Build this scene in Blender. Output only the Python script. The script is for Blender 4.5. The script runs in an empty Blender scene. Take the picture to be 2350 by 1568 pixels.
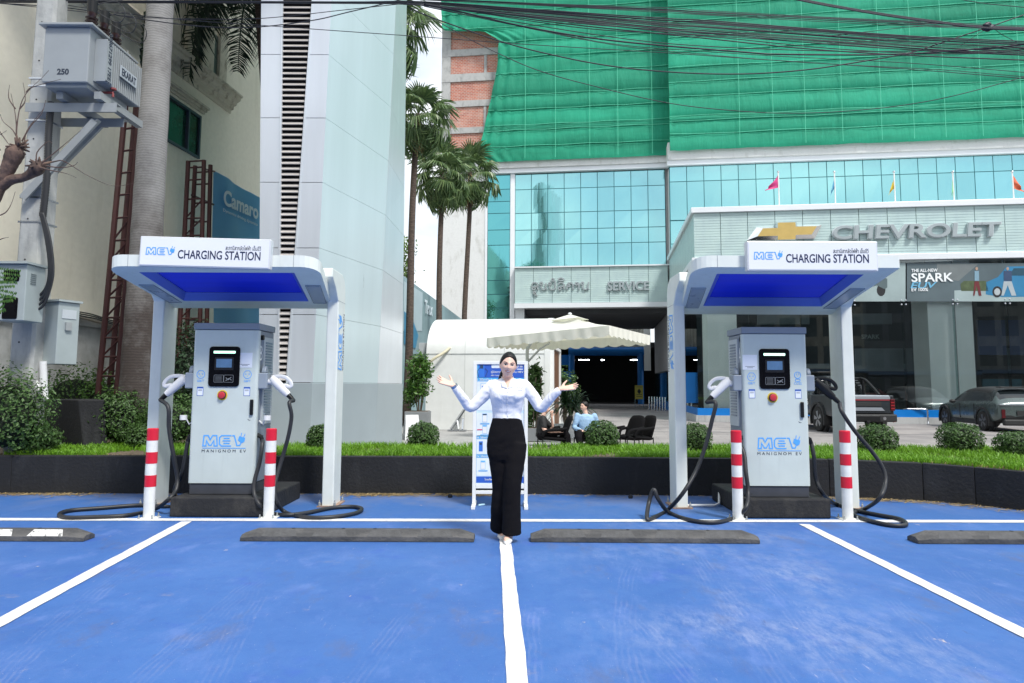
import bpy, bmesh, math, random
from mathutils import Vector, Matrix, noise
from mathutils.bvhtree import BVHTree
R = math.radians
C = bpy.context.scene.collection
SC = bpy.context.scene
V = Vector
FPX, PX, PY, CAMH = 1600.0, 1175.0, 739.0, 1.36
PITCH, ROLL = R(5.22), R(0.25)
_f = V((0, math.cos(PITCH), math.sin(PITCH)))
_u0 = V((0, -math.sin(PITCH), math.cos(PITCH)))
_r0 = V((1, 0, 0))
_U = _u0 * math.cos(ROLL) - _r0 * math.sin(ROLL)
_R = _r0 * math.cos(ROLL) + _u0 * math.sin(ROLL)
cd = bpy.data.cameras.new('camera')
cam = bpy.data.objects.new('camera', cd)
C.objects.link(cam)
cd.sensor_width = 36
cd.lens = FPX / 2350 * 36
cd.shift_y = -45 / 2350
cd.clip_start = 0.05
cd.clip_end = 3000
cam.matrix_world = Matrix(((_R.x, _U.x, -_f.x, 0), (_R.y, _U.y, -_f.y, 0), (_R.z, _U.z, -_f.z, CAMH), (0, 0, 0, 1)))
SC.camera = cam
SUN_EL, SUN_AZ = R(55), R(146)
w = bpy.data.worlds.new('World')
SC.world = w
w.use_nodes = True
nt = w.node_tree
nt.nodes.clear()
sky = nt.nodes.new('ShaderNodeTexSky')
sky.sky_type = 'NISHITA'
sky.sun_disc = False
sky.sun_elevation = SUN_EL
sky.sun_rotation = SUN_AZ
sky.air_density = 1.0
sky.dust_density = 1.5
sky.ozone_density = 1.0
tc = nt.nodes.new('ShaderNodeTexCoord')
mp = nt.nodes.new('ShaderNodeMapping')
mp.inputs['Scale'].default_value = (1, 1, 2.2)
nz = nt.nodes.new('ShaderNodeTexNoise')
nz.inputs['Scale'].default_value = 2.6
nz.inputs['Detail'].default_value = 7
nz.inputs['Roughness'].default_value = 0.55
rp = nt.nodes.new('ShaderNodeValToRGB')
rp.color_ramp.elements[0].position = 0.30
rp.color_ramp.elements[0].color = (0.6, 0.6, 0.6, 1)
rp.color_ramp.elements[1].position = 0.55
rp.color_ramp.elements[1].color = (1, 1, 1, 1)
nz2 = nt.nodes.new('ShaderNodeTexNoise')
nz2.inputs['Scale'].default_value = 5.0
nz2.inputs['Detail'].default_value = 6
rc = nt.nodes.new('ShaderNodeValToRGB')
rc.color_ramp.elements[0].position = 0.3
rc.color_ramp.elements[0].color = (4.6, 5.3, 6.2, 1)
rc.color_ramp.elements[1].position = 0.65
rc.color_ramp.elements[1].color = (7.6, 7.8, 8.0, 1)
mx = nt.nodes.new('ShaderNodeMix')
mx.data_type = 'RGBA'
bg = nt.nodes.new('ShaderNodeBackground')
bg.inputs['Strength'].default_value = 0.068
wo = nt.nodes.new('ShaderNodeOutputWorld')
L = nt.links.new
L(tc.outputs['Generated'], mp.inputs['Vector'])
L(mp.outputs['Vector'], nz.inputs['Vector'])
L(mp.outputs['Vector'], nz2.inputs['Vector'])
L(nz.outputs['Fac'], rp.inputs['Fac'])
L(nz2.outputs['Fac'], rc.inputs['Fac'])
L(rp.outputs['Color'], mx.inputs['Factor'])
L(sky.outputs['Color'], mx.inputs['A'])
L(rc.outputs['Color'], mx.inputs['B'])
L(mx.outputs['Result'], bg.inputs['Color'])
L(bg.outputs['Background'], wo.inputs['Surface'])
sd = bpy.data.lights.new('sun', 'SUN')
sd.energy = 1.5
sd.angle = R(11)
sd.color = (1.0, 0.965, 0.91)
so = bpy.data.objects.new('sun', sd)
C.objects.link(so)
_sd = V((math.sin(SUN_AZ) * math.cos(SUN_EL), math.cos(SUN_AZ) * math.cos(SUN_EL), math.sin(SUN_EL)))
so.rotation_euler = _sd.to_track_quat('Z', 'Y').to_euler()
so.location = (0, -5, 30)
SC.view_settings.view_transform = 'Standard'
SC.view_settings.look = 'None'
SC.view_settings.gamma = 1
SC.view_settings.use_curve_mapping = False
SC.view_settings.exposure = 1.42
SC.cycles.max_bounces = 8
SC.cycles.transparent_max_bounces = 16
SC.cycles.use_denoising = True
def ray(px, py):
 return _f + _R * ((px - PX) / FPX) + _U * ((PY - py) / FPX)
def at(px, py, Y):
 d = ray(px, py)
 t = Y / d.y
 return V((d.x * t, Y, CAMH + d.z * t))
def gnd(px, py, z=0.0):
 d = ray(px, py)
 t = (z - CAMH) / d.z
 return V((d.x * t, d.y * t, z))
class Wall:
 """A vertical plane: origin, yaw (its u axis points to the right), v goes away from the camera."""
 def __init__(s, origin, yaw):
  s.o = V(origin)
  s.u = V((math.cos(yaw), math.sin(yaw), 0))
  s.v = V((-math.sin(yaw), math.cos(yaw), 0))
  s.yaw = yaw
 def hit(s, px, py, v=0.0):
  d = ray(px, py)
  o = s.o + s.v * v
  t = (o - V((0, 0, CAMH))).dot(s.v) / d.dot(s.v)
  p = V((0, 0, CAMH)) + d * t - s.o
  return p.dot(s.u), p.z
 def w(s, u, v, z):
  return s.o + s.u * u + s.v * v + V((0, 0, z))
def tag(o, label=None, cat=None, group=None, kind=None):
 if label: o['label'] = label
 if cat: o['category'] = cat
 if group: o['group'] = group
 if kind: o['kind'] = kind
 return o
def empty(name, loc=(0, 0, 0), rz=0.0, label=None, cat=None, group=None, parent=None):
 o = bpy.data.objects.new(name, None)
 o.empty_display_size = 0.2
 C.objects.link(o)
 o.location = loc
 o.rotation_euler = (0, 0, rz)
 if parent: o.parent = parent
 return tag(o, label, cat, group)
def wmat(o):
 m = Matrix.LocRotScale(o.location, o.rotation_euler, o.scale)
 return wmat(o.parent) @ m if o.parent else m
def copy_tree(o, parent=None):
 c = o.copy()
 C.objects.link(c)
 if parent is not None:
  c.parent = parent
 for ch in list(o.children):
  copy_tree(ch, c)
 return c
def link_mesh(name, me, mats, parent=None):
 if not isinstance(mats, (list, tuple)): mats = [mats]
 if not me.materials:
  for m in mats: me.materials.append(m)
 o = bpy.data.objects.new(name, me)
 C.objects.link(o)
 if parent: o.parent = parent
 return o
def crom(pts, n=8, closed=False):
 """Catmull-Rom through points of any dimension."""
 out = []
 N = len(pts)
 P = [V(p) for p in pts]
 segs = N if closed else N - 1
 for i in range(segs):
  if closed:
   a, b, c, d = P[(i - 1) % N], P[i], P[(i + 1) % N], P[(i + 2) % N]
  else:
   a, b, c, d = P[max(i - 1, 0)], P[i], P[i + 1], P[min(i + 2, N - 1)]
  for k in range(n):
   t = k / n
   out.append(0.5 * ((2 * b) + (c - a) * t + (2 * a - 5 * b + 4 * c - d) * t * t + (3 * b - a - 3 * c + d) * t ** 3))
 if not closed: out.append(P[-1].copy())
 return out
class MB:
 def __init__(s):
  s.v, s.f, s.uv = [], [], None
 def add(s, verts, faces):
  b = len(s.v)
  s.v.extend(V(p) for p in verts)
  s.f.extend(tuple(i + b for i in f) for f in faces)
  return s
 def box(s, x0, x1, y0, y1, z0, z1, mat=None):
  p = [V((x, y, z)) for x in (x0, x1) for y in (y0, y1) for z in (z0, z1)]
  if mat is not None: p = [mat @ q for q in p]
  return s.add(p, [(0, 1, 3, 2), (4, 6, 7, 5), (0, 4, 5, 1), (2, 3, 7, 6), (0, 2, 6, 4), (1, 5, 7, 3)])
 def bar(s, a, b, w=0.05, h=None, up=(0, 0, 1)):
  a, b = V(a), V(b)
  h = h or w
  d = (b - a).normalized()
  up = V(up)
  if abs(d.dot(up)) > 0.98: up = V((0, 1, 0))
  x = d.cross(up).normalized() * (w / 2)
  y = x.cross(d).normalized() * (h / 2)
  p = [q + i * x + j * y for q in (a, b) for i, j in ((-1, -1), (1, -1), (1, 1), (-1, 1))]
  return s.add(p, [(3, 2, 1, 0), (4, 5, 6, 7), (0, 1, 5, 4), (1, 2, 6, 5), (2, 3, 7, 6), (3, 0, 4, 7)])
 def prism(s, poly, fn, d0, d1):
  """poly: list of 2-D points; fn(p, d) -> world point; a cap at d0 and at d1."""
  n = len(poly)
  vs = [fn(p, d0) for p in poly] + [fn(p, d1) for p in poly]
  fs = [tuple(range(n))[::-1], tuple(range(n, 2 * n))] + [(i, (i + 1) % n, n + (i + 1) % n, n + i) for i in range(n)]
  return s.add(vs, fs)
 def tube(s, pts, r, n=8, cap=True, flat=1.0, up=None):
  P = [V(p) for p in pts]
  m = len(P)
  rr = r if isinstance(r, (list, tuple)) else [r] * m
  T = [(P[min(i + 1, m - 1)] - P[max(i - 1, 0)]).normalized() for i in range(m)]
  u = V(up) if up else (V((0, 0, 1)) if abs(T[0].z) < 0.9 else V((1, 0, 0)))
  vs = []
  for i in range(m):
   x = T[i].cross(u)
   if x.length < 1e-6: x = T[i].cross(V((0.3, 1, 0.1)))
   x.normalize()
   y = x.cross(T[i]).normalized()
   if not up: u = y
   for k in range(n):
    a = 2 * math.pi * k / n
    vs.append(P[i] + x * (math.cos(a) * rr[i]) + y * (math.sin(a) * rr[i] * flat))
  fs = [(i * n + k, i * n + (k + 1) % n, (i + 1) * n + (k + 1) % n, (i + 1) * n + k) for i in range(m - 1) for k in range(n)]
  if cap:
   fs.append(tuple(range(n))[::-1])
   fs.append(tuple(range((m - 1) * n, m * n)))
  return s.add(vs, fs)
 def rings(s, rings, cap=True, closed=True):
  n = len(rings[0])
  vs = [p for r in rings for p in r]
  kk = n if closed else n - 1
  fs = [(i * n + k, i * n + (k + 1) % n, (i + 1) * n + (k + 1) % n, (i + 1) * n + k) for i in range(len(rings) - 1) for k in range(kk)]
  if cap and closed:
   fs.append(tuple(range(n))[::-1])
   fs.append(tuple(range((len(rings) - 1) * n, len(rings) * n)))
  return s.add(vs, fs)
 def lathe(s, prof, c, n=16, axis='z'):
  """prof: (radius, height) pairs."""
  c = V(c)
  rg = []
  for r, h in prof:
   ring = []
   for k in range(n):
    a = 2 * math.pi * k / n
    if axis == 'z': p = V((r * math.cos(a), r * math.sin(a), h))
    elif axis == 'y': p = V((r * math.cos(a), -h, r * math.sin(a)))
    else: p = V((h, r * math.cos(a), r * math.sin(a)))
    ring.append(c + p)
   rg.append(ring)
  return s.rings(rg)
 def quad(s, *p):
  return s.add(p, [tuple(range(len(p)))])
 def ell(s, c, r, n=12, m=8, rot=None):
  c = V(c)
  rg = []
  for i in range(m + 1):
   th = math.pi * (i + 0.02) / (m + 0.04)
   ring = []
   for k in range(n):
    a = 2 * math.pi * k / n
    p = V((r[0] * math.sin(th) * math.cos(a), r[1] * math.sin(th) * math.sin(a), -r[2] * math.cos(th)))
    if rot: p = rot @ p
    ring.append(c + p)
   rg.append(ring)
  return s.rings(rg)
 def mesh(s, name, parent=None, local=False):
  me = bpy.data.meshes.new(name)
  vs = s.v
  if parent is not None and not local:
   iv = wmat(parent).inverted()
   vs = [iv @ p for p in vs]
  me.from_pydata([tuple(p) for p in vs], [], s.f)
  me.update()
  return me
 def build(s, name, mats, parent=None, smooth=False, bevel=0, local=False, fix=True, seg=2):
  me = s.mesh(name, parent, local)
  if fix:
   bm = bmesh.new()
   bm.from_mesh(me)
   bmesh.ops.recalc_face_normals(bm, faces=bm.faces)
   bm.to_mesh(me)
   bm.free()
  o = link_mesh(name, me, mats, parent)
  if smooth:
   for p in me.polygons: p.use_smooth = True
   if smooth == 'auto':
    md = None
    bm = bmesh.new(); bm.from_mesh(me)
    for e in bm.edges:
     if len(e.link_faces) == 2 and e.calc_face_angle(0) > R(38): e.smooth = False
    bm.to_mesh(me); bm.free()
  if bevel:
   md = o.modifiers.new('bevel', 'BEVEL')
   md.width = bevel
   md.segments = seg
   md.limit_method = 'ANGLE'
   md.angle_limit = R(40)
   md.harden_normals = False
  return o
def bake(o):
 """Apply an object's modifiers into its mesh."""
 dg = bpy.context.evaluated_depsgraph_get()
 me = bpy.data.meshes.new_from_object(o.evaluated_get(dg), depsgraph=dg)
 old = o.data
 o.modifiers.clear()
 o.data = me
 return o
_font_cache = {}
def text_verts(body, bold=0.0, res=4):
 key = (body, bold, res)
 if key in _font_cache: return _font_cache[key]
 cu = bpy.data.curves.new('lettering', 'FONT')
 cu.body = body
 cu.size = 1
 cu.offset = bold
 cu.resolution_u = res
 cu.fill_mode = 'BOTH'
 cu.extrude = 0.02
 o = bpy.data.objects.new('lettering', cu)
 C.objects.link(o)
 dg = bpy.context.evaluated_depsgraph_get()
 me = bpy.data.meshes.new_from_object(o.evaluated_get(dg), depsgraph=dg)
 vs = [v.co.copy() for v in me.vertices]
 fs = [tuple(p.vertices) for p in me.polygons]
 bpy.data.objects.remove(o)
 bpy.data.curves.remove(cu)
 bpy.data.meshes.remove(me)
 _font_cache[key] = (vs, fs)
 return vs, fs
def text_into(mb, body, o, right, up, height=None, width=None, depth=0.002, bold=0.0, align='C', lift=0.0, slant=0.0, res=4):
 """Lettering on a plane through o: its box is height x width, centred (or left aligned) at o."""
 vs, fs = text_verts(body, bold, res)
 if not vs: return mb
 x0, x1 = min(v.x for v in vs), max(v.x for v in vs)
 y0, y1 = min(v.y for v in vs), max(v.y for v in vs)
 sy = height / (y1 - y0) if height else None
 sx = width / (x1 - x0) if width else sy
 if sy is None: sy = sx
 right, up = V(right).normalized(), V(up).normalized()
 nrm = right.cross(up).normalized()
 cx = (x0 + x1) / 2 if align == 'C' else (x0 if align == 'L' else x1)
 cy = (y0 + y1) / 2
 out = []
 for v in vs:
  yy = (v.y - cy) * sy
  out.append(V(o) + right * ((v.x - cx) * sx + slant * yy) + up * yy + nrm * (lift + (depth if v.z > 0 else 0.0)))
 return mb.add(out, fs)
def stroke(mb, pts, w, o, right, up, closed=False, depth=0.002, lift=0.0):
 """A mitred line of width w on the plane (o, right, up); pts are 2-D."""
 P = [V((p[0], p[1])) for p in pts]
 n = len(P)
 right, up = V(right).normalized(), V(up).normalized()
 nrm = right.cross(up).normalized()
 Lp, Rp = [], []
 for i in range(n):
  a = P[(i - 1) % n] if closed or i > 0 else None
  b = P[(i + 1) % n] if closed or i < n - 1 else None
  d0 = (P[i] - a).normalized() if a is not None else (b - P[i]).normalized()
  d1 = (b - P[i]).normalized() if b is not None else d0
  n0, n1 = V((-d0.y, d0.x)), V((-d1.y, d1.x))
  m = (n0 + n1)
  m = m.normalized() if m.length > 1e-6 else n0
  k = min(1 / max(m.dot(n0), 0.35), 2.2)
  Lp.append(P[i] + m * (w / 2 * k)); Rp.append(P[i] - m * (w / 2 * k))
 q = lambda p, h: V(o) + right * p.x + up * p.y + nrm * (lift + h)
 vs, fs = [], []
 for i in range(n):
  vs += [q(Lp[i], depth), q(Rp[i], depth), q(Lp[i], 0), q(Rp[i], 0)]
 for i in range(n if closed else n - 1):
  a, b = 4 * i, 4 * ((i + 1) % n)
  fs += [(a, a + 1, b + 1, b), (a, b, b + 2, a + 2), (a + 1, a + 3, b + 3, b + 1)]
 if not closed:
  e = 4 * (n - 1)
  fs += [(0, 2, 3, 1), (e, e + 1, e + 3, e + 2)]
 return mb.add(vs, fs)
def plate(mb, poly, o, right, up, depth=0.002, lift=0.0):
 right, up = V(right).normalized(), V(up).normalized()
 nrm = right.cross(up).normalized()
 return mb.prism(poly, lambda p, d: V(o) + right * p[0] + up * p[1] + nrm * d, lift, lift + depth)
def rrect(x0, x1, y0, y1, r, n=4):
 out = []
 for cx, cy, a0 in ((x1 - r, y1 - r, 0), (x0 + r, y1 - r, 90), (x0 + r, y0 + r, 180), (x1 - r, y0 + r, 270)):
  for k in range(n + 1):
   a = R(a0 + 90 * k / n)
   out.append((cx + r * math.cos(a), cy + r * math.sin(a)))
 return out
def arc(cx, cy, r, a0, a1, n=8, ry=None):
 ry = r if ry is None else ry
 return [(cx + r * math.cos(R(a0 + (a1 - a0) * k / n)), cy + ry * math.sin(R(a0 + (a1 - a0) * k / n))) for k in range(n + 1)]
MATS = {}
ORD = 'uppermost,second from the top,third from the top,fourth from the top,fifth from the top,sixth from the top,seventh from the top,eighth from the top,ninth from the top,tenth from the top,third from the bottom,second from the bottom,lowest'.split(',')
def M(name, col, rough=0.5, metal=0.0, var=0.08, vs=4.0, bump=0.0, bs=60.0, stretch=(1, 1, 1), spec=0.5, emit=0.0, col2=None, coat=0.0, detail=5, hue=None):
 if name in MATS: return MATS[name]
 m = bpy.data.materials.new(name)
 m.use_nodes = True
 t = m.node_tree
 b = t.nodes['Principled BSDF']
 b.inputs['Roughness'].default_value = rough
 b.inputs['Metallic'].default_value = metal
 b.inputs['Specular IOR Level'].default_value = spec
 if coat:
  b.inputs['Coat Weight'].default_value = coat
  b.inputs['Coat Roughness'].default_value = 0.05
 c = col if len(col) == 4 else (*col, 1)
 tc = t.nodes.new('ShaderNodeTexCoord')
 mp = t.nodes.new('ShaderNodeMapping')
 mp.inputs['Scale'].default_value = stretch
 t.links.new(tc.outputs['Object'], mp.inputs['Vector'])
 if var or col2:
  n = t.nodes.new('ShaderNodeTexNoise')
  n.inputs['Scale'].default_value = vs
  n.inputs['Detail'].default_value = detail
  n.inputs['Roughness'].default_value = 0.6
  t.links.new(mp.outputs['Vector'], n.inputs['Vector'])
  r = t.nodes.new('ShaderNodeValToRGB')
  r.color_ramp.elements[0].position = 0.3
  r.color_ramp.elements[1].position = 0.7
  lo = col2 if col2 else tuple(x * (1 - var) for x in c[:3])
  r.color_ramp.elements[0].color = (*lo[:3], 1)
  r.color_ramp.elements[1].color = (*[min(x * (1 + (0 if col2 else var)), 1) for x in c[:3]], 1)
  t.links.new(n.outputs['Fac'], r.inputs['Fac'])
  t.links.new(r.outputs['Color'], b.inputs['Base Color'])
  rr = t.nodes.new('ShaderNodeMapRange')
  rr.inputs['To Min'].default_value = max(rough - 0.08, 0.02)
  rr.inputs['To Max'].default_value = min(rough + 0.08, 1)
  t.links.new(n.outputs['Fac'], rr.inputs['Value'])
  t.links.new(rr.outputs['Result'], b.inputs['Roughness'])
 else:
  b.inputs['Base Color'].default_value = c
 if bump:
  n2 = t.nodes.new('ShaderNodeTexNoise')
  n2.inputs['Scale'].default_value = bs
  n2.inputs['Detail'].default_value = 4
  t.links.new(mp.outputs['Vector'], n2.inputs['Vector'])
  bp = t.nodes.new('ShaderNodeBump')
  bp.inputs['Strength'].default_value = bump
  bp.inputs['Distance'].default_value = 0.02
  t.links.new(n2.outputs['Fac'], bp.inputs['Height'])
  t.links.new(bp.outputs['Normal'], b.inputs['Normal'])
 if emit:
  b.inputs['Emission Color'].default_value = c
  b.inputs['Emission Strength'].default_value = emit
 MATS[name] = m
 return m
def nodes_of(m):
 t = m.node_tree
 return t, t.nodes['Principled BSDF'], t.links.new
def dirty(name, col, dirt, rough=0.6, scale=(1.5, 1.5, 0.25), amount=(0.45, 0.75), fine=25, bump=0.15, metal=0.0):
 """A painted or plastered surface with streaks of dirt running down it."""
 if name in MATS: return MATS[name]
 m = bpy.data.materials.new(name)
 m.use_nodes = True
 t, b, L = nodes_of(m)
 b.inputs['Roughness'].default_value = rough
 b.inputs['Metallic'].default_value = metal
 tc = t.nodes.new('ShaderNodeTexCoord')
 mp = t.nodes.new('ShaderNodeMapping')
 mp.inputs['Scale'].default_value = scale
 L(tc.outputs['Object'], mp.inputs['Vector'])
 n = t.nodes.new('ShaderNodeTexNoise')
 n.inputs['Scale'].default_value = 3
 n.inputs['Detail'].default_value = 8
 n.inputs['Roughness'].default_value = 0.65
 L(mp.outputs['Vector'], n.inputs['Vector'])
 r = t.nodes.new('ShaderNodeValToRGB')
 r.color_ramp.elements[0].position = amount[0]
 r.color_ramp.elements[0].color = (0, 0, 0, 1)
 r.color_ramp.elements[1].position = amount[1]
 r.color_ramp.elements[1].color = (1, 1, 1, 1)
 L(n.outputs['Fac'], r.inputs['Fac'])
 n2 = t.nodes.new('ShaderNodeTexNoise')
 n2.inputs['Scale'].default_value = fine
 n2.inputs['Detail'].default_value = 6
 L(tc.outputs['Object'], n2.inputs['Vector'])
 mx0 = t.nodes.new('ShaderNodeMix'); mx0.data_type = 'RGBA'
 mx0.inputs['A'].default_value = (*[x * 0.9 for x in col], 1)
 mx0.inputs['B'].default_value = (*[min(x * 1.08, 1) for x in col], 1)
 L(n2.outputs['Fac'], mx0.inputs['Factor'])
 mx = t.nodes.new('ShaderNodeMix'); mx.data_type = 'RGBA'
 L(r.outputs['Color'], mx.inputs['Factor'])
 L(mx0.outputs['Result'], mx.inputs['A'])
 mx.inputs['B'].default_value = (*dirt, 1)
 L(mx.outputs['Result'], b.inputs['Base Color'])
 bp = t.nodes.new('ShaderNodeBump')
 bp.inputs['Strength'].default_value = bump
 bp.inputs['Distance'].default_value = 0.02
 L(n2.outputs['Fac'], bp.inputs['Height'])
 L(bp.outputs['Normal'], b.inputs['Normal'])
 MATS[name] = m
 return m
def glassy(name, tint, refl=0.35, rough=0.01, rcol=(0.9, 0.95, 0.95)):
 """Plate glass seen from outside: lets tinted light through and mirrors the street."""
 if name in MATS: return MATS[name]
 m = bpy.data.materials.new(name)
 m.use_nodes = True
 t = m.node_tree
 t.nodes.clear()
 L = t.links.new
 tr = t.nodes.new('ShaderNodeBsdfTransparent')
 tr.inputs['Color'].default_value = (*tint, 1)
 gl = t.nodes.new('ShaderNodeBsdfGlossy')
 gl.inputs['Color'].default_value = (*rcol, 1)
 gl.inputs['Roughness'].default_value = rough
 lw = t.nodes.new('ShaderNodeFresnel')
 lw.inputs['IOR'].default_value = 1.5
 ad = t.nodes.new('ShaderNodeMath'); ad.operation = 'ADD'; ad.use_clamp = True
 ad.inputs[1].default_value = refl
 L(lw.outputs['Fac'], ad.inputs[0])
 mx = t.nodes.new('ShaderNodeMixShader')
 L(ad.outputs['Value'], mx.inputs['Fac'])
 L(tr.outputs['BSDF'], mx.inputs[1])
 L(gl.outputs['BSDF'], mx.inputs[2])
 o = t.nodes.new('ShaderNodeOutputMaterial')
 L(mx.outputs['Shader'], o.inputs['Surface'])
 MATS[name] = m
 return m
def leafmat(name, c1, c2, rough=0.45, trans=0.25, scale=6.0):
 if name in MATS: return MATS[name]
 m = bpy.data.materials.new(name)
 m.use_nodes = True
 t, b, L = nodes_of(m)
 gi = t.nodes.new('ShaderNodeNewGeometry')
 tc = t.nodes.new('ShaderNodeTexCoord')
 n = t.nodes.new('ShaderNodeTexNoise')
 n.inputs['Scale'].default_value = scale
 L(tc.outputs['Object'], n.inputs['Vector'])
 ad = t.nodes.new('ShaderNodeMath'); ad.operation = 'ADD'
 L(gi.outputs['Random Per Island'], ad.inputs[0])
 L(n.outputs['Fac'], ad.inputs[1])
 r = t.nodes.new('ShaderNodeMapRange')
 r.inputs['From Min'].default_value = 0.3
 r.inputs['From Max'].default_value = 1.4
 L(ad.outputs['Value'], r.inputs['Value'])
 mx = t.nodes.new('ShaderNodeMix'); mx.data_type = 'RGBA'
 mx.inputs['A'].default_value = (*c1, 1)
 mx.inputs['B'].default_value = (*c2, 1)
 L(r.outputs['Result'], mx.inputs['Factor'])
 L(mx.outputs['Result'], b.inputs['Base Color'])
 b.inputs['Roughness'].default_value = rough
 tl = t.nodes.new('ShaderNodeBsdfTranslucent')
 L(mx.outputs['Result'], tl.inputs['Color'])
 ms = t.nodes.new('ShaderNodeMixShader')
 ms.inputs['Fac'].default_value = trans
 out = [x for x in t.nodes if x.type == 'OUTPUT_MATERIAL'][0]
 L(b.outputs['BSDF'], ms.inputs[1])
 L(tl.outputs['BSDF'], ms.inputs[2])
 L(ms.outputs['Shader'], out.inputs['Surface'])
 MATS[name] = m
 return m
WHITE = dirty('white_metal', (0.74, 0.78, 0.735), (0.58, 0.60, 0.56), 0.38, (5, 5, 0.5), (0.56, 0.95), 6, 0.02)
WPAINT = M('white_paint', (0.80, 0.81, 0.78), 0.4, 0, 0.04, 2)
BLACK = M('black_plastic', (0.008, 0.009, 0.010), 0.4, 0, 0.1, 5, spec=.3)
RUBBER = M('cable_rubber', (0.018, 0.020, 0.024), 0.5, 0, 0.15, 5)
STEEL = M('stainless_steel', (0.55, 0.57, 0.6), 0.25, 1.0, 0.05, 3)
GALV = M('galvanised_steel', (0.35, 0.37, 0.37), 0.5, 0.3, 0.12, 4)
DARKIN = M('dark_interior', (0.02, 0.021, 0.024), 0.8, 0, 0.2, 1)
LOGOBLUE = M('logo_blue', (0.09, 0.37, 0.86), 0.45, 0, 0.0)
NAVY = M('navy_print', (0.012, 0.02, 0.07), 0.5, 0, 0.0)
CONC = dirty('concrete', (0.42, 0.43, 0.43), (0.24, 0.25, 0.25), 0.8, amount=(0.5, 0.8))
# ================================================================== GROUND
def ground_material():
 m = bpy.data.materials.new('blue_deck_paint')
 m.use_nodes = True
 t, b, L = nodes_of(m)
 N = t.nodes.new
 tc = N('ShaderNodeTexCoord')
 def noise_(scale, detail=6, rough=0.6, stretch=(1, 1, 1), off=(0, 0, 0), rot=0):
  mp = N('ShaderNodeMapping')
  mp.inputs['Scale'].default_value = stretch
  mp.inputs['Location'].default_value = off
  mp.inputs['Rotation'].default_value = (0, 0, rot)
  L(tc.outputs['Object'], mp.inputs['Vector'])
  n = N('ShaderNodeTexNoise')
  n.inputs['Scale'].default_value = scale
  n.inputs['Detail'].default_value = detail
  n.inputs['Roughness'].default_value = rough
  L(mp.outputs['Vector'], n.inputs['Vector'])
  return n.outputs['Fac']
 def ramp(x, a, c):
  r = N('ShaderNodeMapRange')
  r.interpolation_type = 'SMOOTHSTEP'
  r.inputs['From Min'].default_value = a
  r.inputs['From Max'].default_value = c
  L(x, r.inputs['Value'])
  return r.outputs['Result']
 def mul(a, c):
  n = N('ShaderNodeMath'); n.operation = 'MULTIPLY'
  for i, x in enumerate((a, c)):
   if isinstance(x, (int, float)): n.inputs[i].default_value = x
   else: L(x, n.inputs[i])
  return n.outputs[0]
 def op(o, a, c=0.0):
  n = N('ShaderNodeMath'); n.operation = o
  for i, x in enumerate((a, c)):
   if isinstance(x, (int, float)): n.inputs[i].default_value = x
   else: L(x, n.inputs[i])
  return n.outputs[0]
 def mixc(f, a, col):
  n = N('ShaderNodeMix'); n.data_type = 'RGBA'
  L(f, n.inputs['Factor'])
  if isinstance(a, tuple): n.inputs['A'].default_value = (*a, 1)
  else: L(a, n.inputs['A'])
  n.inputs['B'].default_value = (*col, 1)
  return n.outputs['Result']
 sx = N('ShaderNodeSeparateXYZ')
 L(tc.outputs['Object'], sx.inputs['Vector'])
 X, Y = sx.outputs['X'], sx.outputs['Y']
 base = mixc(ramp(noise_(0.7), 0.35, 0.7), (0.038, 0.118, 0.350), (0.052, 0.146, 0.40))
 base = mixc(mul(ramp(noise_(9, 8, 0.7), 0.45, 0.75), 0.35), base, (0.024, 0.078, 0.31))
 sweep = mul(ramp(noise_(1.1, 7, 0.62, off=(3, 1, 0)), 0.40, 0.66), ramp(op('ABSOLUTE', op('SUBTRACT', op('ADD', X, mul(Y, -0.1)), 1.15)), 1.6, 0.2))
 fib = ramp(noise_(9, 10, 0.78, (1, 0.4, 1), (4, 12, 0), 0.45), 0.36, 0.66)
 sweep = mul(sweep, fib)
 base = mixc(mul(sweep, 0.95), base, (0.185, 0.25, 0.44))
 base = mixc(mul(mul(ramp(noise_(0.9, 8, 0.66, off=(7, 5, 0)), 0.48, 0.72), fib), 0.6), base, (0.12, 0.20, 0.46))
 wall = mul(ramp(Y, 7.3, 8.9), ramp(noise_(1.4, 8, 0.65, off=(1, 9, 0)), 0.38, 0.62))
 base = mixc(mul(wall, 0.75), base, (0.30, 0.28, 0.27))
 base = mixc(mul(ramp(noise_(2.3, 8, 0.7, (0.7, 1, 1), (9, 2, 0)), 0.62, 0.76), 0.5), base, (0.28, 0.24, 0.25))
 base = mixc(mul(ramp(noise_(3.2, 9, 0.72, (1, 0.55, 1), (21, 4, 0)), 0.52, 0.70), 0.55), base, (0.12, 0.20, 0.47))
 base = mixc(mul(ramp(noise_(1.7, 9, 0.7, (1, 1, 1), (2, 31, 0)), 0.55, 0.72), 0.5), base, (0.033, 0.085, 0.40))
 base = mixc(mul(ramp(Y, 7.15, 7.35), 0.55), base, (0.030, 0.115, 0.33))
 base = mixc(mul(ramp(noise_(2.6, 9, 0.72, (1, 0.45, 1), (17, 6, 0), 0.5), 0.54, 0.70), 0.6), base, (0.085, 0.118, 0.24))
 base = mixc(mul(ramp(noise_(5.5, 9, 0.72, (1, 0.35, 1), (3, 44, 0), 0.8), 0.62, 0.72), 0.55), base, (0.05, 0.07, 0.16))
 base = mixc(mul(ramp(noise_(55, 5, 0.7), 0.42, 0.75), 0.22), base, (0.10, 0.17, 0.42))
 sc = mul(ramp(noise_(26, 9, 0.75, (1, 0.16, 1), (0, 0, 0), 0.35), 0.60, 0.72), ramp(noise_(1.3, 3, 0.5, off=(4, 4, 0)), 0.48, 0.62))
 base = mixc(mul(sc, 0.55), base, (0.42, 0.40, 0.50))
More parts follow.
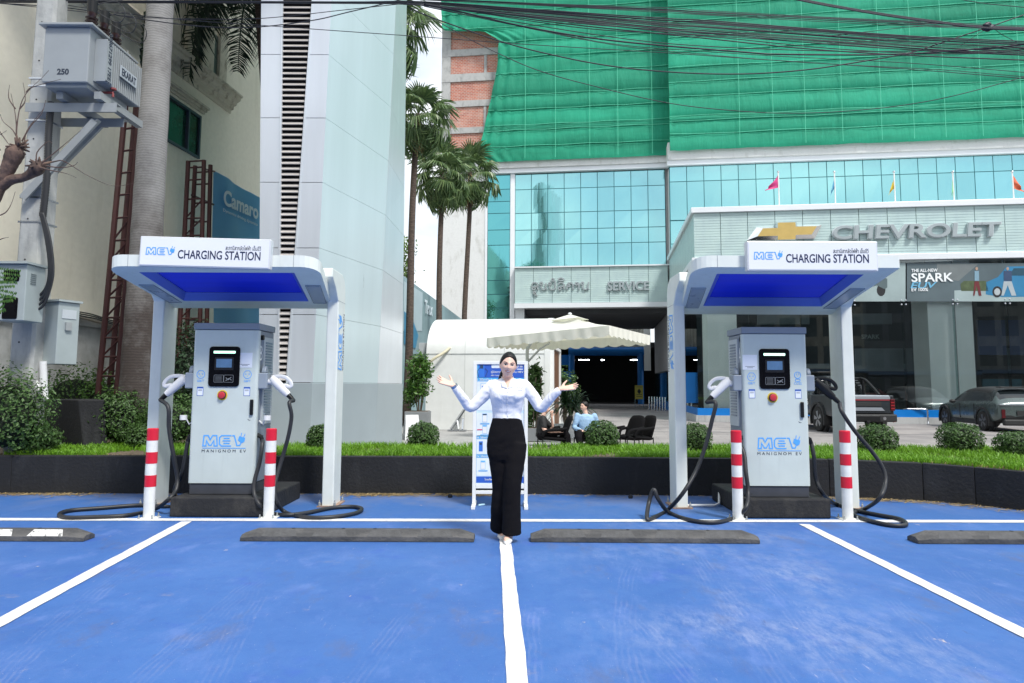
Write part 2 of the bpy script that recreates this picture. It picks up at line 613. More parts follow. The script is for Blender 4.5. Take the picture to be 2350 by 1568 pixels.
 sc2 = mul(ramp(noise_(30, 9, 0.75, (1, 0.12, 1), (5, 0, 0), -0.5), 0.61, 0.72), ramp(noise_(1.6, 3, 0.5, off=(8, 4, 0)), 0.50, 0.62))
 base = mixc(mul(sc2, 0.5), base, (0.40, 0.38, 0.46))
 def track(x0, a, c2, y0, y1, wd, s):
  cx = op('SUBTRACT', X, op('ADD', x0, op('ADD', mul(op('SUBTRACT', Y, y0), a), mul(op('MULTIPLY', op('SUBTRACT', Y, y0), op('SUBTRACT', Y, y0)), c2))))
  cx = op('ADD', cx, mul(op('SUBTRACT', noise_(3.0, 4, 0.6, (1, 1, 1), (s * 2, 1, 0)), 0.5), 0.06))
  band = ramp(op('ABSOLUTE', cx), wd, wd * 0.7)
  rib = ramp(op('SINE', mul(cx, 2 * math.pi / 0.032)), -0.3, 0.8)
  span = mul(ramp(Y, y0 - 0.15, y0 + 0.25), ramp(Y, y1, y1 - 0.3))
  return mul(mul(mul(band, rib), span), mul(ramp(noise_(7, 8, 0.7, (1, 0.5, 1), (s, s, 0)), 0.36, 0.74), 0.11))
 for args in ((0.1, -.05, .03, 2.6, 4.6, .09, 7), (1.15, .10, .0, 2.4, 5.9, .10, 8), (2.6, .3, .0, 3.0, 5.6, .1, 9), (-2.3, -.35, .05, 3.2, 5.8, .1, 10), (-1.2, -.2, .0, 2.4, 4.9, .1, 11), (0.55, 0.03, 0.05, 3.0, 5.6, 0.085, 1), (1.45, 0.18, -0.02, 2.6, 5.4, 0.09, 2), (2.0, 0.22, 0.0, 2.6, 4.8, 0.08, 3), (-1.65, -0.1, 0.02, 2.6, 5.2, 0.09, 4), (-0.75, 0.02, 0.03, 2.5, 4.4, 0.08, 5), (0.95, -0.12, 0.0, 2.5, 4.3, 0.08, 6)):
  base = mixc(track(*args), base, (0.50, 0.46, 0.55))
 chips = mul(ramp(noise_(8, 9, 0.65, (1, 0.5, 1), (13, 3, 0)), 0.66, 0.70), ramp(noise_(0.9, 2, 0.5, off=(2, 8, 0)), 0.45, 0.6))
 base = mixc(mul(chips, 0.9), base, (0.50, 0.42, 0.38))
 sp = ramp(noise_(95, 3, 0.5), 0.705, 0.75)
 base = mixc(mul(sp, 0.7), base, (0.55, 0.55, 0.6))
 L(base, b.inputs['Base Color'])
 rg = N('ShaderNodeMapRange')
 rg.inputs['To Min'].default_value = 0.42
 rg.inputs['To Max'].default_value = 0.75
 L(noise_(2.0, 6, 0.6, off=(6, 6, 0)), rg.inputs['Value'])
 L(rg.outputs['Result'], b.inputs['Roughness'])
 b.inputs['Specular IOR Level'].default_value = 0.35
 bp = N('ShaderNodeBump')
 bp.inputs['Strength'].default_value = 0.25
 bp.inputs['Distance'].default_value = 0.004
 L(noise_(120, 6, 0.6), bp.inputs['Height'])
 L(bp.outputs['Normal'], b.inputs['Normal'])
 return m
def line_material():
 m = M('line_paint', (0.72, 0.72, 0.70), 0.6, 0, 0, 5)
 t, b, L = nodes_of(m)
 tc = t.nodes.new('ShaderNodeTexCoord')
 n = t.nodes.new('ShaderNodeTexNoise'); n.inputs['Scale'].default_value = 14; n.inputs['Detail'].default_value = 9; n.inputs['Roughness'].default_value = 0.75
 r = t.nodes.new('ShaderNodeValToRGB')
 r.color_ramp.elements[0].position = 0.30; r.color_ramp.elements[0].color = (0.40, 0.42, 0.48, 1)
 r.color_ramp.elements[1].position = 0.52; r.color_ramp.elements[1].color = (0.72, 0.715, 0.70, 1)
 L(tc.outputs['Object'], n.inputs['Vector']); L(n.outputs['Fac'], r.inputs['Fac']); L(r.outputs['Color'], b.inputs['Base Color'])
 return m
LOT = -0.2
mb = MB(); mb.quad((-600, -300, LOT - 0.06), (600, -300, LOT - 0.06), (600, 900, LOT - 0.06), (-600, 900, LOT - 0.06))
tag(mb.build('ground', dirty('ground_dust', (0.28, 0.27, 0.25), (0.2, 0.19, 0.18), 0.9), fix=False), kind='structure')
mb = MB(); mb.box(-30, 30, -9, 9.0, -0.3, 0.0)
tag(mb.build('parking_deck', ground_material()), kind='structure')
mb = MB(); mb.box(-60, 60, -24, -9, -0.3, -0.05)
tag(mb.build('road', M('asphalt', (0.06, 0.06, 0.062), 0.85, 0, 0.25, 8, 0.3, 80)), kind='structure')
def paver_material():
 m = bpy.data.materials.new('pavers'); m.use_nodes = True
 t, b, L = nodes_of(m)
 tc = t.nodes.new('ShaderNodeTexCoord')
 mp = t.nodes.new('ShaderNodeMapping'); mp.inputs['Rotation'].default_value = (0, 0, R(7.5))
 br = t.nodes.new('ShaderNodeTexBrick')
 br.inputs['Scale'].default_value = 1.0
 br.inputs['Brick Width'].default_value = 0.8
 br.inputs['Row Height'].default_value = 0.4
 br.inputs['Mortar Size'].default_value = 0.012
 br.inputs['Color1'].default_value = (0.34, 0.318, 0.305, 1)
 br.inputs['Color2'].default_value = (0.315, 0.294, 0.284, 1)
 br.inputs['Mortar'].default_value = (0.23, 0.215, 0.21, 1)
 L(tc.outputs['Object'], mp.inputs['Vector']); L(mp.outputs['Vector'], br.inputs['Vector'])
 n = t.nodes.new('ShaderNodeTexNoise'); n.inputs['Scale'].default_value = 0.5; n.inputs['Detail'].default_value = 8
 L(tc.outputs['Object'], n.inputs['Vector'])
 mx = t.nodes.new('ShaderNodeMix'); mx.data_type = 'RGBA'; mx.blend_type = 'MULTIPLY'
 r = t.nodes.new('ShaderNodeValToRGB'); r.color_ramp.elements[0].position = 0.35; r.color_ramp.elements[0].color = (0.62, 0.62, 0.64, 1); r.color_ramp.elements[1].position = 0.65
 L(n.outputs['Fac'], r.inputs['Fac']); mx.inputs['Factor'].default_value = 1
 L(br.outputs['Color'], mx.inputs['A']); L(r.outputs['Color'], mx.inputs['B']); L(mx.outputs['Result'], b.inputs['Base Color'])
 b.inputs['Roughness'].default_value = 0.8
 return m
mb = MB(); mb.quad((-1.6, 8.7, LOT), (45, 8.7, LOT), (45, 75, LOT), (-1.6, 75, LOT))
tag(mb.build('forecourt', paver_material(), fix=False), kind='structure')
mb = MB()
for (px, py) in ((1560, 937), (1520, 950), (1560, 968), (1480, 990)):
 p = gnd(px, py, LOT)
 d = V((math.cos(R(-7.5)), math.sin(R(-7.5)), 0)); n_ = V((-d.y, d.x, 0)) * 0.09
 a, c = p - d * (p.x + 0.2), p + d * 13
 z = V((0, 0, 0.004))
 mb.quad(a - n_ + z, c - n_ + z, c + n_ + z, a + n_ + z)
tag(mb.build('paver_course', M('dark_paver', (0.16, 0.16, 0.165), 0.8, 0, 0.15, 3), fix=False), kind='structure')
LINE = line_material()
def ground_line(a, b_, wd, z):
 a, b_ = V(a), V(b_)
 d = (b_ - a).normalized(); n_ = V((-d.y, d.x, 0)) * (wd / 2)
 rnd = random.Random(int(a.x * 100))
 K = 40
 ring_l, ring_r = [], []
 for i in range(K + 1):
  p = a.lerp(b_, i / K); p.z = z
  ring_l.append(p + n_ * (1 + rnd.uniform(-0.07, 0.07))); ring_r.append(p - n_ * (1 + rnd.uniform(-0.07, 0.07)))
 m_ = MB()
 m_.add(ring_r + ring_l, [(i, i + 1, K + 2 + i, K + 1 + i) for i in range(K)])
 o = m_.build('bay_line', LINE, fix=False)
 return tag(o, kind='structure')
def ext(a, b_, k):
 return a + (b_ - a) * k
hl, hr = gnd(-900, 1190.7), gnd(3300, 1199.4)
ground_line(hl, hr, 0.13, 0.004)
a, b_ = gnd(428, 1198), gnd(-8, 1434); ground_line(a, ext(a, b_, 2.2), 0.105, 0.005)
a, b_ = gnd(1160, 1250), gnd(1188, 1568); ground_line(gnd(1156, 1200), ext(a, b_, 1.6), 0.10, 0.005)
a, b_ = gnd(1845, 1204), gnd(2350, 1455); ground_line(a, ext(a, b_, 2.0), 0.105, 0.005)
# ================================================================== PLANTER
BLACKWALL = dirty('black_painted_render', (0.009, 0.010, 0.013), (0.030, 0.032, 0.036), 0.8, (1.2, 1.2, 0.4), (0.52, 0.82), 30, 0.35)
PW = [gnd(-420, 1131), gnd(22, 1132.5), gnd(1175, 1134), gnd(1905, 1141), gnd(2120, 1150), gnd(2240, 1160), gnd(2500, 1190), gnd(3100, 1262)]
PT = 0.46
planter = empty('planter_wall', (0, 8.6, 0), 0, 'low black painted retaining wall of the grass strip behind the chargers', 'wall')
for i in range(len(PW) - 1):
 a, b_ = PW[i].copy(), PW[i + 1].copy()
 a.z = b_.z = 0
 d = (b_ - a).normalized(); n_ = V((-d.y, d.x, 0)) * 0.14
 g = d * 0.0012
 t0, t1 = PT, PT
 if i >= 3: t0, t1 = (PT - 0.012 * (i - 3)), (PT - 0.012 * (i - 2))
 m_ = MB()
 m_.add([a + g + V((0, 0, -0.02)), b_ - g + V((0, 0, -0.02)), b_ - g + n_ + V((0, 0, -0.02)), a + g + n_ + V((0, 0, -0.02)),
   a + g + V((0, 0, t0)), b_ - g + V((0, 0, t1)), b_ - g + n_ + V((0, 0, t1)), a + g + n_ + V((0, 0, t0))],
           [(0, 1, 5, 4), (1, 2, 6, 5), (2, 3, 7, 6), (3, 0, 4, 7), (4, 5, 6, 7), (3, 2, 1, 0)])
 m_.build('wall_section', BLACKWALL, planter, bevel=0.008)
for px in (1040, 1432):
 p = gnd(px, 1130); p.y = 8.63
 m_ = MB(); m_.ell(p + V((0, 0, 0.02)), (0.03, 0.012, 0.03), 10, 6)
 m_.build('drain_hole', DARKIN, planter)
SOIL = M('soil', (0.11, 0.085, 0.06), 0.95, 0, 0.3, 6, 0.5, 30)
def off(p, d): return V((p.x, p.y + d, 0))
bedpts = [off(p, 0.13) for p in PW]
back = [V((24, 10.75, 0)), V((-4.5, 10.75, 0)), V((-4.5, 13.5, 0)), V((-6.5, 20.5, 0)), V((-30, 20.5, 0))]
mb = MB(); mb.prism([(p.x, p.y) for p in bedpts + back], lambda p, d: V((p[0], p[1], d)), LOT, PT - 0.035)
tag(mb.build('garden_bed', SOIL), kind='structure')
# ================================================================== DEALERSHIP BUILDING
YAW = R(-7.5)
_o = at(1600, 900, 31.2); _o.z = LOT
BW = Wall(_o, YAW)
def bh(px, py, v=0.0): return BW.hit(px, py, v)
bld = empty('dealership_building', _o, YAW, 'glass fronted car showroom under a green netted concrete upper storey', 'building')
def bb(name, mats, u0, u1, v0, v1, z0, z1, parent=None, bevel=0):
 m_ = MB(); m_.box(u0, u1, v0, v1, z0, z1)
 return m_.build(name, mats, parent or bld, local=True, bevel=bevel)
def Z(px, py, v=0.0): return bh(px, py, v)[1]
def Uc(px, py, v=0.0): return bh(px, py, v)[0]
LWv, URv = 12.7, 11.5
CWHITE = dirty('white_concrete', (0.66, 0.67, 0.665), (0.40, 0.40, 0.37), 0.75, (0.7, 0.7, 0.35), (0.55, 0.85), 9, 0.25)
ALU = M('white_aluminium', (0.74, 0.77, 0.80), 0.35, 0.1, 0.03, 0.7)
RCONC = dirty('raw_concrete', (0.40, 0.405, 0.40), (0.22, 0.23, 0.225), 0.85, (1, 1, 0.6), (0.48, 0.75), 6, 0.4)
def glass_mirror(name, tint, dark, f=0.8):
 m = bpy.data.materials.new(name); m.use_nodes = True
 t, b, L = nodes_of(m)
 b.inputs['Metallic'].default_value = 1.0
 b.inputs['Roughness'].default_value = 0.03
 gi = t.nodes.new('ShaderNodeObjectInfo')
 mx = t.nodes.new('ShaderNodeMix'); mx.data_type = 'RGBA'
 mx.inputs['A'].default_value = (*tint, 1)
 mx.inputs['B'].default_value = (*[c * 0.88 for c in tint], 1)
 L(gi.outputs['Random'], mx.inputs['Factor'])
 L(mx.outputs['Result'], b.inputs['Base Color'])
 tc = t.nodes.new('ShaderNodeTexCoord')
 mp = t.nodes.new('ShaderNodeMapping'); mp.inputs['Scale'].default_value = (2.5, 1, 0.15)
 n = t.nodes.new('ShaderNodeTexNoise'); n.inputs['Scale'].default_value = 5; n.inputs['Detail'].default_value = 5
 L(tc.outputs['Object'], mp.inputs['Vector']); L(mp.outputs['Vector'], n.inputs['Vector'])
 r = t.nodes.new('ShaderNodeMapRange'); r.inputs['From Min'].default_value = 0.45; r.inputs['From Max'].default_value = 0.8; r.inputs['To Min'].default_value = 0.02; r.inputs['To Max'].default_value = 0.16
 L(n.outputs['Fac'], r.inputs['Value']); L(r.outputs['Result'], b.inputs['Roughness'])
 df = t.nodes.new('ShaderNodeBsdfDiffuse'); df.inputs['Color'].default_value = (*dark, 1)
 ms = t.nodes.new('ShaderNodeMixShader'); ms.inputs['Fac'].default_value = f
 out = [x for x in t.nodes if x.type == 'OUTPUT_MATERIAL'][0]
 L(df.outputs['BSDF'], ms.inputs[1]); L(b.outputs['BSDF'], ms.inputs[2]); L(ms.outputs['Shader'], out.inputs['Surface'])
 return m
MIRROR = glass_mirror('cyan_mirror_glass', (0.40, 0.73, 0.74), (0.10, 0.44, 0.45))
MIRRORD = glass_mirror('dark_teal_glass', (0.16, 0.52, 0.56), (0.01, 0.06, 0.07), 0.85)
MULL = M('teal_mullion', (0.02, 0.13, 0.15), 0.4, 0.2, 0.0)
uL = Uc(1006, 600, LWv)
uGap0, uGap1 = Uc(1203, 750, LWv), Uc(1531, 750, LWv)
zBand0, zBand1 = Z(1350, 697, LWv), Z(1350, 616, LWv)
zGl0, zGl1 = Z(1350, 611, LWv), Z(1350, 394, LWv)
zBeam = Z(1350, 361, LWv)
zTop = 31.0
U_END = Uc(2480, 450, URv)
body = bb('wall', [CWHITE], uL, Uc(1118, 600, LWv), LWv, 28, 0, Z(1080, 345, LWv))
bb('wall', [CWHITE], Uc(1118, 600, LWv) + 0.003, uGap0 - 0.42, LWv + 0.25, 28, 0, zGl1)
bb('wall', [CWHITE], uGap0 - 0.415, U_END, LWv + 0.25, 28, zBand0 - 0.05, zGl1)
bb('wall', [RCONC], Uc(1011, 250, LWv), U_END, LWv + 0.35, 28, zGl1 + 0.003, zTop)
bb('column', [ALU], Uc(1171, 600, LWv), Uc(1181.5, 600, LWv), LWv - 0.1, LWv + 0.3, 0, zGl1)
bb('column', [ALU], Uc(1113, 600, LWv), Uc(1118, 600, LWv), LWv - 0.06, LWv + 0.3, 0, zGl1)
bb('column', [ALU], Uc(1182, 720, LWv), uGap0, LWv - 0.03, LWv + 0.5, 0, zBand0 - 0.2)
bb('edge_beam', [CWHITE], uL - 0.05, Uc(1533, 380, LWv), LWv - 0.45, LWv + 0.34, Z(1350, 384, LWv), zBeam + 0.25, bevel=0.03)
bb('edge_trim', [ALU], Uc(1113, 390, LWv), Uc(1533, 390, LWv), LWv - 0.30, LWv + 0.24, zGl1 + 0.01, Z(1350, 384, LWv) - 0.005)
def curtain(u0, zs, du, n, v, mat, name):
 cw = empty(name, (0, 0, 0), 0, parent=bld)
 mm = MB()
 shared = {}
 for r in range(len(zs) - 1):
  za, zb = zs[r], zs[r + 1]
  for k in range(n):
   ua, ub = u0 + k * du, u0 + (k + 1) * du
   m_ = MB()
   tilt = [random.uniform(-0.004, 0.004) for _ in range(2)]
   g = 0.022
   p = [(ua + g, v + tilt[0], za + g), (ub - g, v - tilt[0], za + g), (ub - g, v - tilt[1], zb - g), (ua + g, v + tilt[1], zb - g)]
   q = [(a, b + 0.05, c) for a, b, c in p]
   m_.add(p + q, [(0, 1, 2, 3), (0, 4, 5, 1), (1, 5, 6, 2), (2, 6, 7, 3), (3, 7, 4, 0)])
   m_.build('pane', mat, cw, local=True, fix=False)
 for z in zs:
  mm.box(u0 - 0.03, u0 + n * du + 0.03, v + 0.02, v + 0.12, z - 0.026, z + 0.026)
 for k in range(n + 1):
  mm.box(u0 + k * du - 0.024, u0 + k * du + 0.024, v + 0.018, v + 0.122, zs[0] - 0.03, zs[-1] + 0.03)
 mm.build('mullions', MULL, cw, local=True)
 return cw
random.seed(4)
rows = [Z(1220, y, LWv) for y in (613, 562, 528, 489.5, 435, 400)]
du = (Uc(1533, 500, LWv) - Uc(1182, 500, LWv)) / 9.15
curtain(Uc(1182, 500, LWv), rows, du, 9, LWv, MIRROR, 'curtain_wall')
rows = [Z(1145, y, LWv) for y in (740, 707, 676, 644, 615, 563, 528, 490, 463, 435, 401)]
curtain(Uc(1118.5, 550, LWv), rows, (Uc(1170.5, 550, LWv) - Uc(1118.5, 550, LWv)), 1, LWv, MIRRORD, 'glass_strip')
rows = [Z(1780, 500, URv), Z(1780, 410, URv), Z(1780, 374.5, URv)]
u0 = Uc(1536.5, 400, URv)
du = (Uc(1818, 400, URv) - Uc(1737, 400, URv)) / 2
curtain(u0, rows, du, int((U_END - u0) / du), URv, MIRROR, 'curtain_wall')
zr = Z(1780, 374, URv)
bb('edge_trim', [ALU], u0 - 0.15, U_END, URv - 0.25, URv + 0.3, zr + 0.005, Z(1780, 363, URv))
bb('edge_beam', [CWHITE], u0 - 0.12, U_END, URv - 0.4, URv + 0.9, Z(1780, 363, URv) + 0.005, Z(1780, 333, URv) + 0.3, bevel=0.03)
bb('wall', [CWHITE], u0, U_END, URv + 0.14, LWv + 0.2, 6.5, zr)
u1 = Uc(1537, 560, URv)
rows = [Z(1580, 640, URv), Z(1560, 560, URv), Z(1780, 500, URv) - 0.03]
curtain(u0, rows, du, 3, URv, MIRROR, 'curtain_wall')
BRICK = bpy.data.materials.new('red_brick'); BRICK.use_nodes = True
t, b, L = nodes_of(BRICK)
tc = t.nodes.new('ShaderNodeTexCoord'); mp = t.nodes.new('ShaderNodeMapping'); mp.inputs['Rotation'].default_value = (R(90), 0, 0)
br = t.nodes.new('ShaderNodeTexBrick'); br.inputs['Scale'].default_value = 1; br.inputs['Brick Width'].default_value = 0.24; br.inputs['Row Height'].default_value = 0.11
br.inputs['Mortar Size'].default_value = 0.012; br.inputs['Color1'].default_value = (0.50, 0.17, 0.105, 1); br.inputs['Color2'].default_value = (0.36, 0.115, 0.08, 1); br.inputs['Mortar'].default_value = (0.5, 0.42, 0.38, 1)
L(tc.outputs['Object'], mp.inputs['Vector']); L(mp.outputs['Vector'], br.inputs['Vector'])
n = t.nodes.new('ShaderNodeTexNoise'); n.inputs['Scale'].default_value = 1.5; n.inputs['Detail'].default_value = 9; n.inputs['Roughness'].default_value = 0.7
L(tc.outputs['Object'], n.inputs['Vector'])
mx = t.nodes.new('ShaderNodeMix'); mx.data_type = 'RGBA'; r = t.nodes.new('ShaderNodeMapRange'); r.inputs['From Min'].default_value = 0.45; r.inputs['From Max'].default_value = 0.75; r.inputs['To Max'].default_value = 0.6
L(n.outputs['Fac'], r.inputs['Value']); L(r.outputs['Result'], mx.inputs['Factor']); L(br.outputs['Color'], mx.inputs['A']); mx.inputs['B'].default_value = (0.58, 0.44, 0.38, 1)
L(mx.outputs['Result'], b.inputs['Base Color']); b.inputs['Roughness'].default_value = 0.9
bp = t.nodes.new('ShaderNodeBump'); bp.inputs['Strength'].default_value = 0.6; bp.inputs['Distance'].default_value = 0.02; L(br.outputs['Fac'], bp.inputs['Height']); bp.invert = True; L(bp.outputs['Normal'], b.inputs['Normal'])
ub0, ub1 = Uc(1012, 250, LWv), Uc(1160, 250, LWv)
levels = [(-60, -42), (0, 12), (55, 70), (112, 127), (168, 186), (230, 244), (292, 305)]
zb = [(Z(1080, b_, LWv), Z(1080, a_, LWv)) for a_, b_ in levels]
for z0, z1 in zb:
 bb('floor_beam', [RCONC], ub0, ub1, LWv + 0.02, LWv + 0.34, z0, z1)
bb('corner_column', [RCONC], ub0, Uc(1033, 200, LWv), LWv + 0.04, LWv + 0.345, Z(1080, 346, LWv), zTop)
zprev = Z(1080, 346, LWv)
for i, (z0, z1) in enumerate(sorted(zb)):
 bb('brick_bay', [BRICK], Uc(1033, 200, LWv) + 0.003, ub1, LWv + 0.12, LWv + 0.348, zprev + 0.003, z0 - 0.003)
 if i in (1, 3):
  bb('tie_column', [RCONC], Uc(1110, 200, LWv), Uc(1116, 200, LWv), LWv + 0.06, LWv + 0.2, zprev + 0.002, z0 - 0.002)
 zprev = z1
NETM = bpy.data.materials.new('green_netting'); NETM.use_nodes = True
t, b, L = nodes_of(NETM)
tc = t.nodes.new('ShaderNodeTexCoord')
def _n(scale, st, d=6):
 mp = t.nodes.new('ShaderNodeMapping'); mp.inputs['Scale'].default_value = st
 n = t.nodes.new('ShaderNodeTexNoise'); n.inputs['Scale'].default_value = scale; n.inputs['Detail'].default_value = d; n.inputs['Roughness'].default_value = 0.6
 L(tc.outputs['Object'], mp.inputs['Vector']); L(mp.outputs['Vector'], n.inputs['Vector']); return n.outputs['Fac']
def _mixn(f, a, c, lo, hi):
 r = t.nodes.new('ShaderNodeMapRange'); r.inputs['From Min'].default_value = lo; r.inputs['From Max'].default_value = hi; L(f, r.inputs['Value'])
 n = t.nodes.new('ShaderNodeMix'); n.data_type = 'RGBA'; L(r.outputs['Result'], n.inputs['Factor'])
 for k, x in (('A', a), ('B', c)):
  if isinstance(x, tuple): n.inputs[k].default_value = (*x, 1)
  else: L(x, n.inputs[k])
 return n.outputs['Result']
c0 = _mixn(_n(0.5, (0.25, 1, 1.6)), (0.006, 0.27, 0.155), (0.018, 0.40, 0.24), 0.35, 0.65)
c0 = _mixn(_n(3, (3, 1, 0.4)), c0, (0.03, 0.47, 0.30), 0.55, 0.95)
oi = t.nodes.new('ShaderNodeObjectInfo'); mr_ = t.nodes.new('ShaderNodeMapRange'); mr_.inputs['To Min'].default_value = .72; mr_.inputs['To Max'].default_value = 1.08; L(oi.outputs['Random'], mr_.inputs['Value'])
hs = t.nodes.new('ShaderNodeHueSaturation'); L(mr_.outputs['Result'], hs.inputs['Value']); L(c0, hs.inputs['Color']); c0 = hs.outputs['Color']
L(c0, b.inputs['Base Color']); b.inputs['Roughness'].default_value = 0.75
tl = t.nodes.new('ShaderNodeBsdfTranslucent'); L(c0, tl.inputs['Color'])
ms = t.nodes.new('ShaderNodeMixShader'); ms.inputs['Fac'].default_value = 0.25
bpn = t.nodes.new('ShaderNodeBump'); bpn.inputs['Strength'].default_value = 0.5; bpn.inputs['Distance'].default_value = 0.1
L(_n(2.2, (2.2, 1, 0.5)), bpn.inputs['Height']); L(bpn.outputs['Normal'], b.inputs['Normal'])
out = [x for x in t.nodes if x.type == 'OUTPUT_MATERIAL'][0]
L(b.outputs['BSDF'], ms.inputs[1]); L(tl.outputs['BSDF'], ms.inputs[2]); L(ms.outputs['Shader'], out.inputs['Surface'])
def lerp_tab(tab, x):
 if x <= tab[0][0]: return tab[0][1]
 for (a, fa), (c, fc) in zip(tab, tab[1:]):
  if x <= c: return fa + (fc - fa) * (x - a) / (c - a)
 return tab[-1][1]
def make_net(zs0, uleft, u1, v, label, jag):
 """zs0: heights of the ledgers (bottom first); uleft(z): the left edge; panels lap over the ledger below and belly out between."""
 nm = empty('scaffold_net', (_o.x, _o.y, _o.z), YAW, label, 'scaffold net', 'green scaffold nets over the upper storeys')
 rnd = random.Random(int(v * 100))
 NU = 90
 for i in range(len(zs0) - 1):
  za, zb_ = zs0[i], zs0[i + 1]
  m_ = MB()
  rws = 9
  amp = rnd.uniform(0.03, 0.12)
  rows_ = []
  for j in range(rws + 1):
   f = j / rws
   z = za - 0.10 + (zb_ - za + 0.10) * f
   row = []
   for k in range(NU + 1):
    uu = uleft(z); u_ = uu + (u1 - uu) * k / NU
    d = u_ - uu
    prof = math.sin(math.pi * f ** 0.7) * amp + 0.05 * (1 - f)
    fold = 0.05 * noise.noise(V((u_ * 1.6, z * 0.5, v))) + 0.03 * noise.noise(V((u_ * 4.5, z * 0.8, v + 5)))
    fold += jag * 0.16 * math.sin(d * 9 + z * 0.8 + 0.8 * noise.noise(V((u_, z * 0.4, 1)))) * math.exp(-d / 0.9)
    sag = 0.05 * noise.noise(V((u_ * 0.5, i * 3.1, v))) * (1 if j in (0,) else 0.4)
    row.append(V((u_, v - prof - fold, z + sag)))
   rows_.append(row)
  m_.rings(rows_, cap=False, closed=False)
  o = m_.build('net_panel', NETM, nm, smooth=True, local=True, fix=False)
 m_ = MB()
 k = 0
 ROPE = M('pale_green_rope', (0.10, 0.55, 0.36), 0.7, 0, 0.1, 3)
 for i in range(1, len(zs0) - 1):
  z = zs0[i] - 0.09
  p0 = uleft(z)
  pts = [V((p0 + (u1 - p0) * q / 12, v - 0.12 - 0.02 * math.sin(q * 2.1 + i), z + 0.03 * math.sin(q * 1.7 + i * 2))) for q in range(13)]
  mt = MB(); mt.tube(pts, 0.016, 5); mt.build('ledger_rope', ROPE, nm, local=True)
 return nm, ROPE
zr0 = Z(1350, 361, LWv - 0.6)
zsL = [zr0] + [Z(1350, y, LWv - 0.6) for y in (327, 290, 278, 242, 208, 158, 120, 83, 48, 12, -30)]
zsL += [zsL[-1] + 1.2 * k for k in range(1, 7)]
edge = [(Z(1350, y, LWv - 0.6) if True else 0, Uc(x, y, LWv - 0.6)) for y, x in ((366, 1114), (345, 1099), (290, 1112), (210, 1127), (140, 1141), (84, 1146), (72, 1128), (58, 1108), (50, 1016), (-40, 1012), (-300, 1010))]
edge.sort()
netL, ROPE = make_net(zsL, lambda z: lerp_tab(edge, z), Uc(1535, 250, LWv - 0.6), LWv - 0.6, 'green net hung over the brick wall with its left edge pulled aside', 1.0)
zsR = [Z(1780, y, URv - 0.6) for y in (334, 297, 266, 255, 209, 175, 140, 104, 70, 34, -2, -40)]
zsR += [zsR[-1] + 1.2 * k for k in range(1, 6)]
uN = Uc(1535.5, 250, URv - 0.6)
netR, _ = make_net(zsR, lambda z: uN, U_END + 1, URv - 0.6, 'wide green net with horizontal laps above the showroom roof', 0.25)
def net_poles(nm, xs, v, z0, z1, py):
 for x in xs:
  u_ = Uc(x, py, v)
  mt = MB()
  mt.tube([V((u_ + 0.02 * math.sin(i), v - 0.27, z0 + (z1 - z0) * i / 6)) for i in range(7)], 0.014, 5)
  mt.build('tie_rope', ROPE, nm, local=True)
net_poles(netL, (1206, 1275, 1353, 1417, 1495), LWv - 0.6, zsL[0], zTop, 250)
net_poles(netR, (1616 + .3125 * q for q in (250, 495, 730, 1000, 1285, 1520, 1750, 2020, 2310)), URv - 0.6, zsR[0], zTop, 250)
def rib_panel_mesh(w_, h, name, rib=0.115):
 m_ = MB()
 n_ = max(int(h / rib), 1)
 pr = []
 for i in range(n_):
  z0 = h * i / n_; z1 = h * (i + 1) / n_
  pr += [(0.0, z0), (0.0, z1 - 0.018), (0.014, z1 - 0.014), (0.014, z1 - 0.002)]
 pr.append((0.0, h))
 rg = [[V((x, d, z)) for d, z in pr] for x in (0, w_)]
 m_.rings(rg, cap=False, closed=False)
 m_.add([V((0, 0, 0)), V((0, 0.05, 0)), V((0, 0.05, h)), V((0, 0, h)), V((w_, 0, 0)), V((w_, 0.05, 0)), V((w_, 0.05, h)), V((w_, 0, h))], [(3, 2, 1, 0), (4, 5, 6, 7), (0, 1, 5, 4), (3, 7, 6, 2)])
 me = m_.mesh(name, None, True)
 return me
CLAD = dirty('pale_green_cladding', (0.50, 0.64, 0.62), (0.40, 0.52, 0.53), 0.35, (0.5, 0.5, 0.5), (0.4, 0.7), 3, 0.03)
def band(name, u0, u1, v, z0, z1, pw, side=None):
 bd = empty(name, (0, 0, 0), 0, parent=bld)
 n_ = max(round((u1 - u0) / pw), 1); w_ = (u1 - u0) / n_
 me = rib_panel_mesh(w_ - 0.025, z1 - z0, 'panel')
 for k in range(n_):
  o = link_mesh('panel', me, CLAD, bd)
  if side is None: o.location = (u0 + k * w_, v, z0)
  else:
   o.location = (side, u1 - k * w_, z0); o.rotation_euler = (0, 0, R(-90))
 return bd
LETTER = M('silver_letter_face', (0.42, 0.47, 0.48), 0.35, 0.6, 0.05, 2)
LETTERE = M('letter_edge', (0.66, 0.70, 0.71), 0.3, 0.5, 0)
uS0, uS1 = Uc(1181.5, 660, LWv - 0.5), Uc(1534, 660, LWv - 0.5)
svc = band('sign_band', uS0, uS1, LWv - 0.5, zBand0 + 0.02, zBand1, 1.18)
bb('band_backing', [MULL], uS0, uS1, LWv - 0.44, LWv + 0.2, zBand0, zBand1)
bb('white_rail', [ALU], uS0 - 0.05, uS1 + 0.1, LWv - 0.62, LWv - 0.1, zBand1 + 0.003, Z(1350, 610, LWv - 0.5))
bb('white_rail', [ALU], uS0 - 0.02, uS1 + 0.1, LWv - 0.60, LWv + 0.2, Z(1350, 706, LWv - 0.5), zBand0 - 0.003)
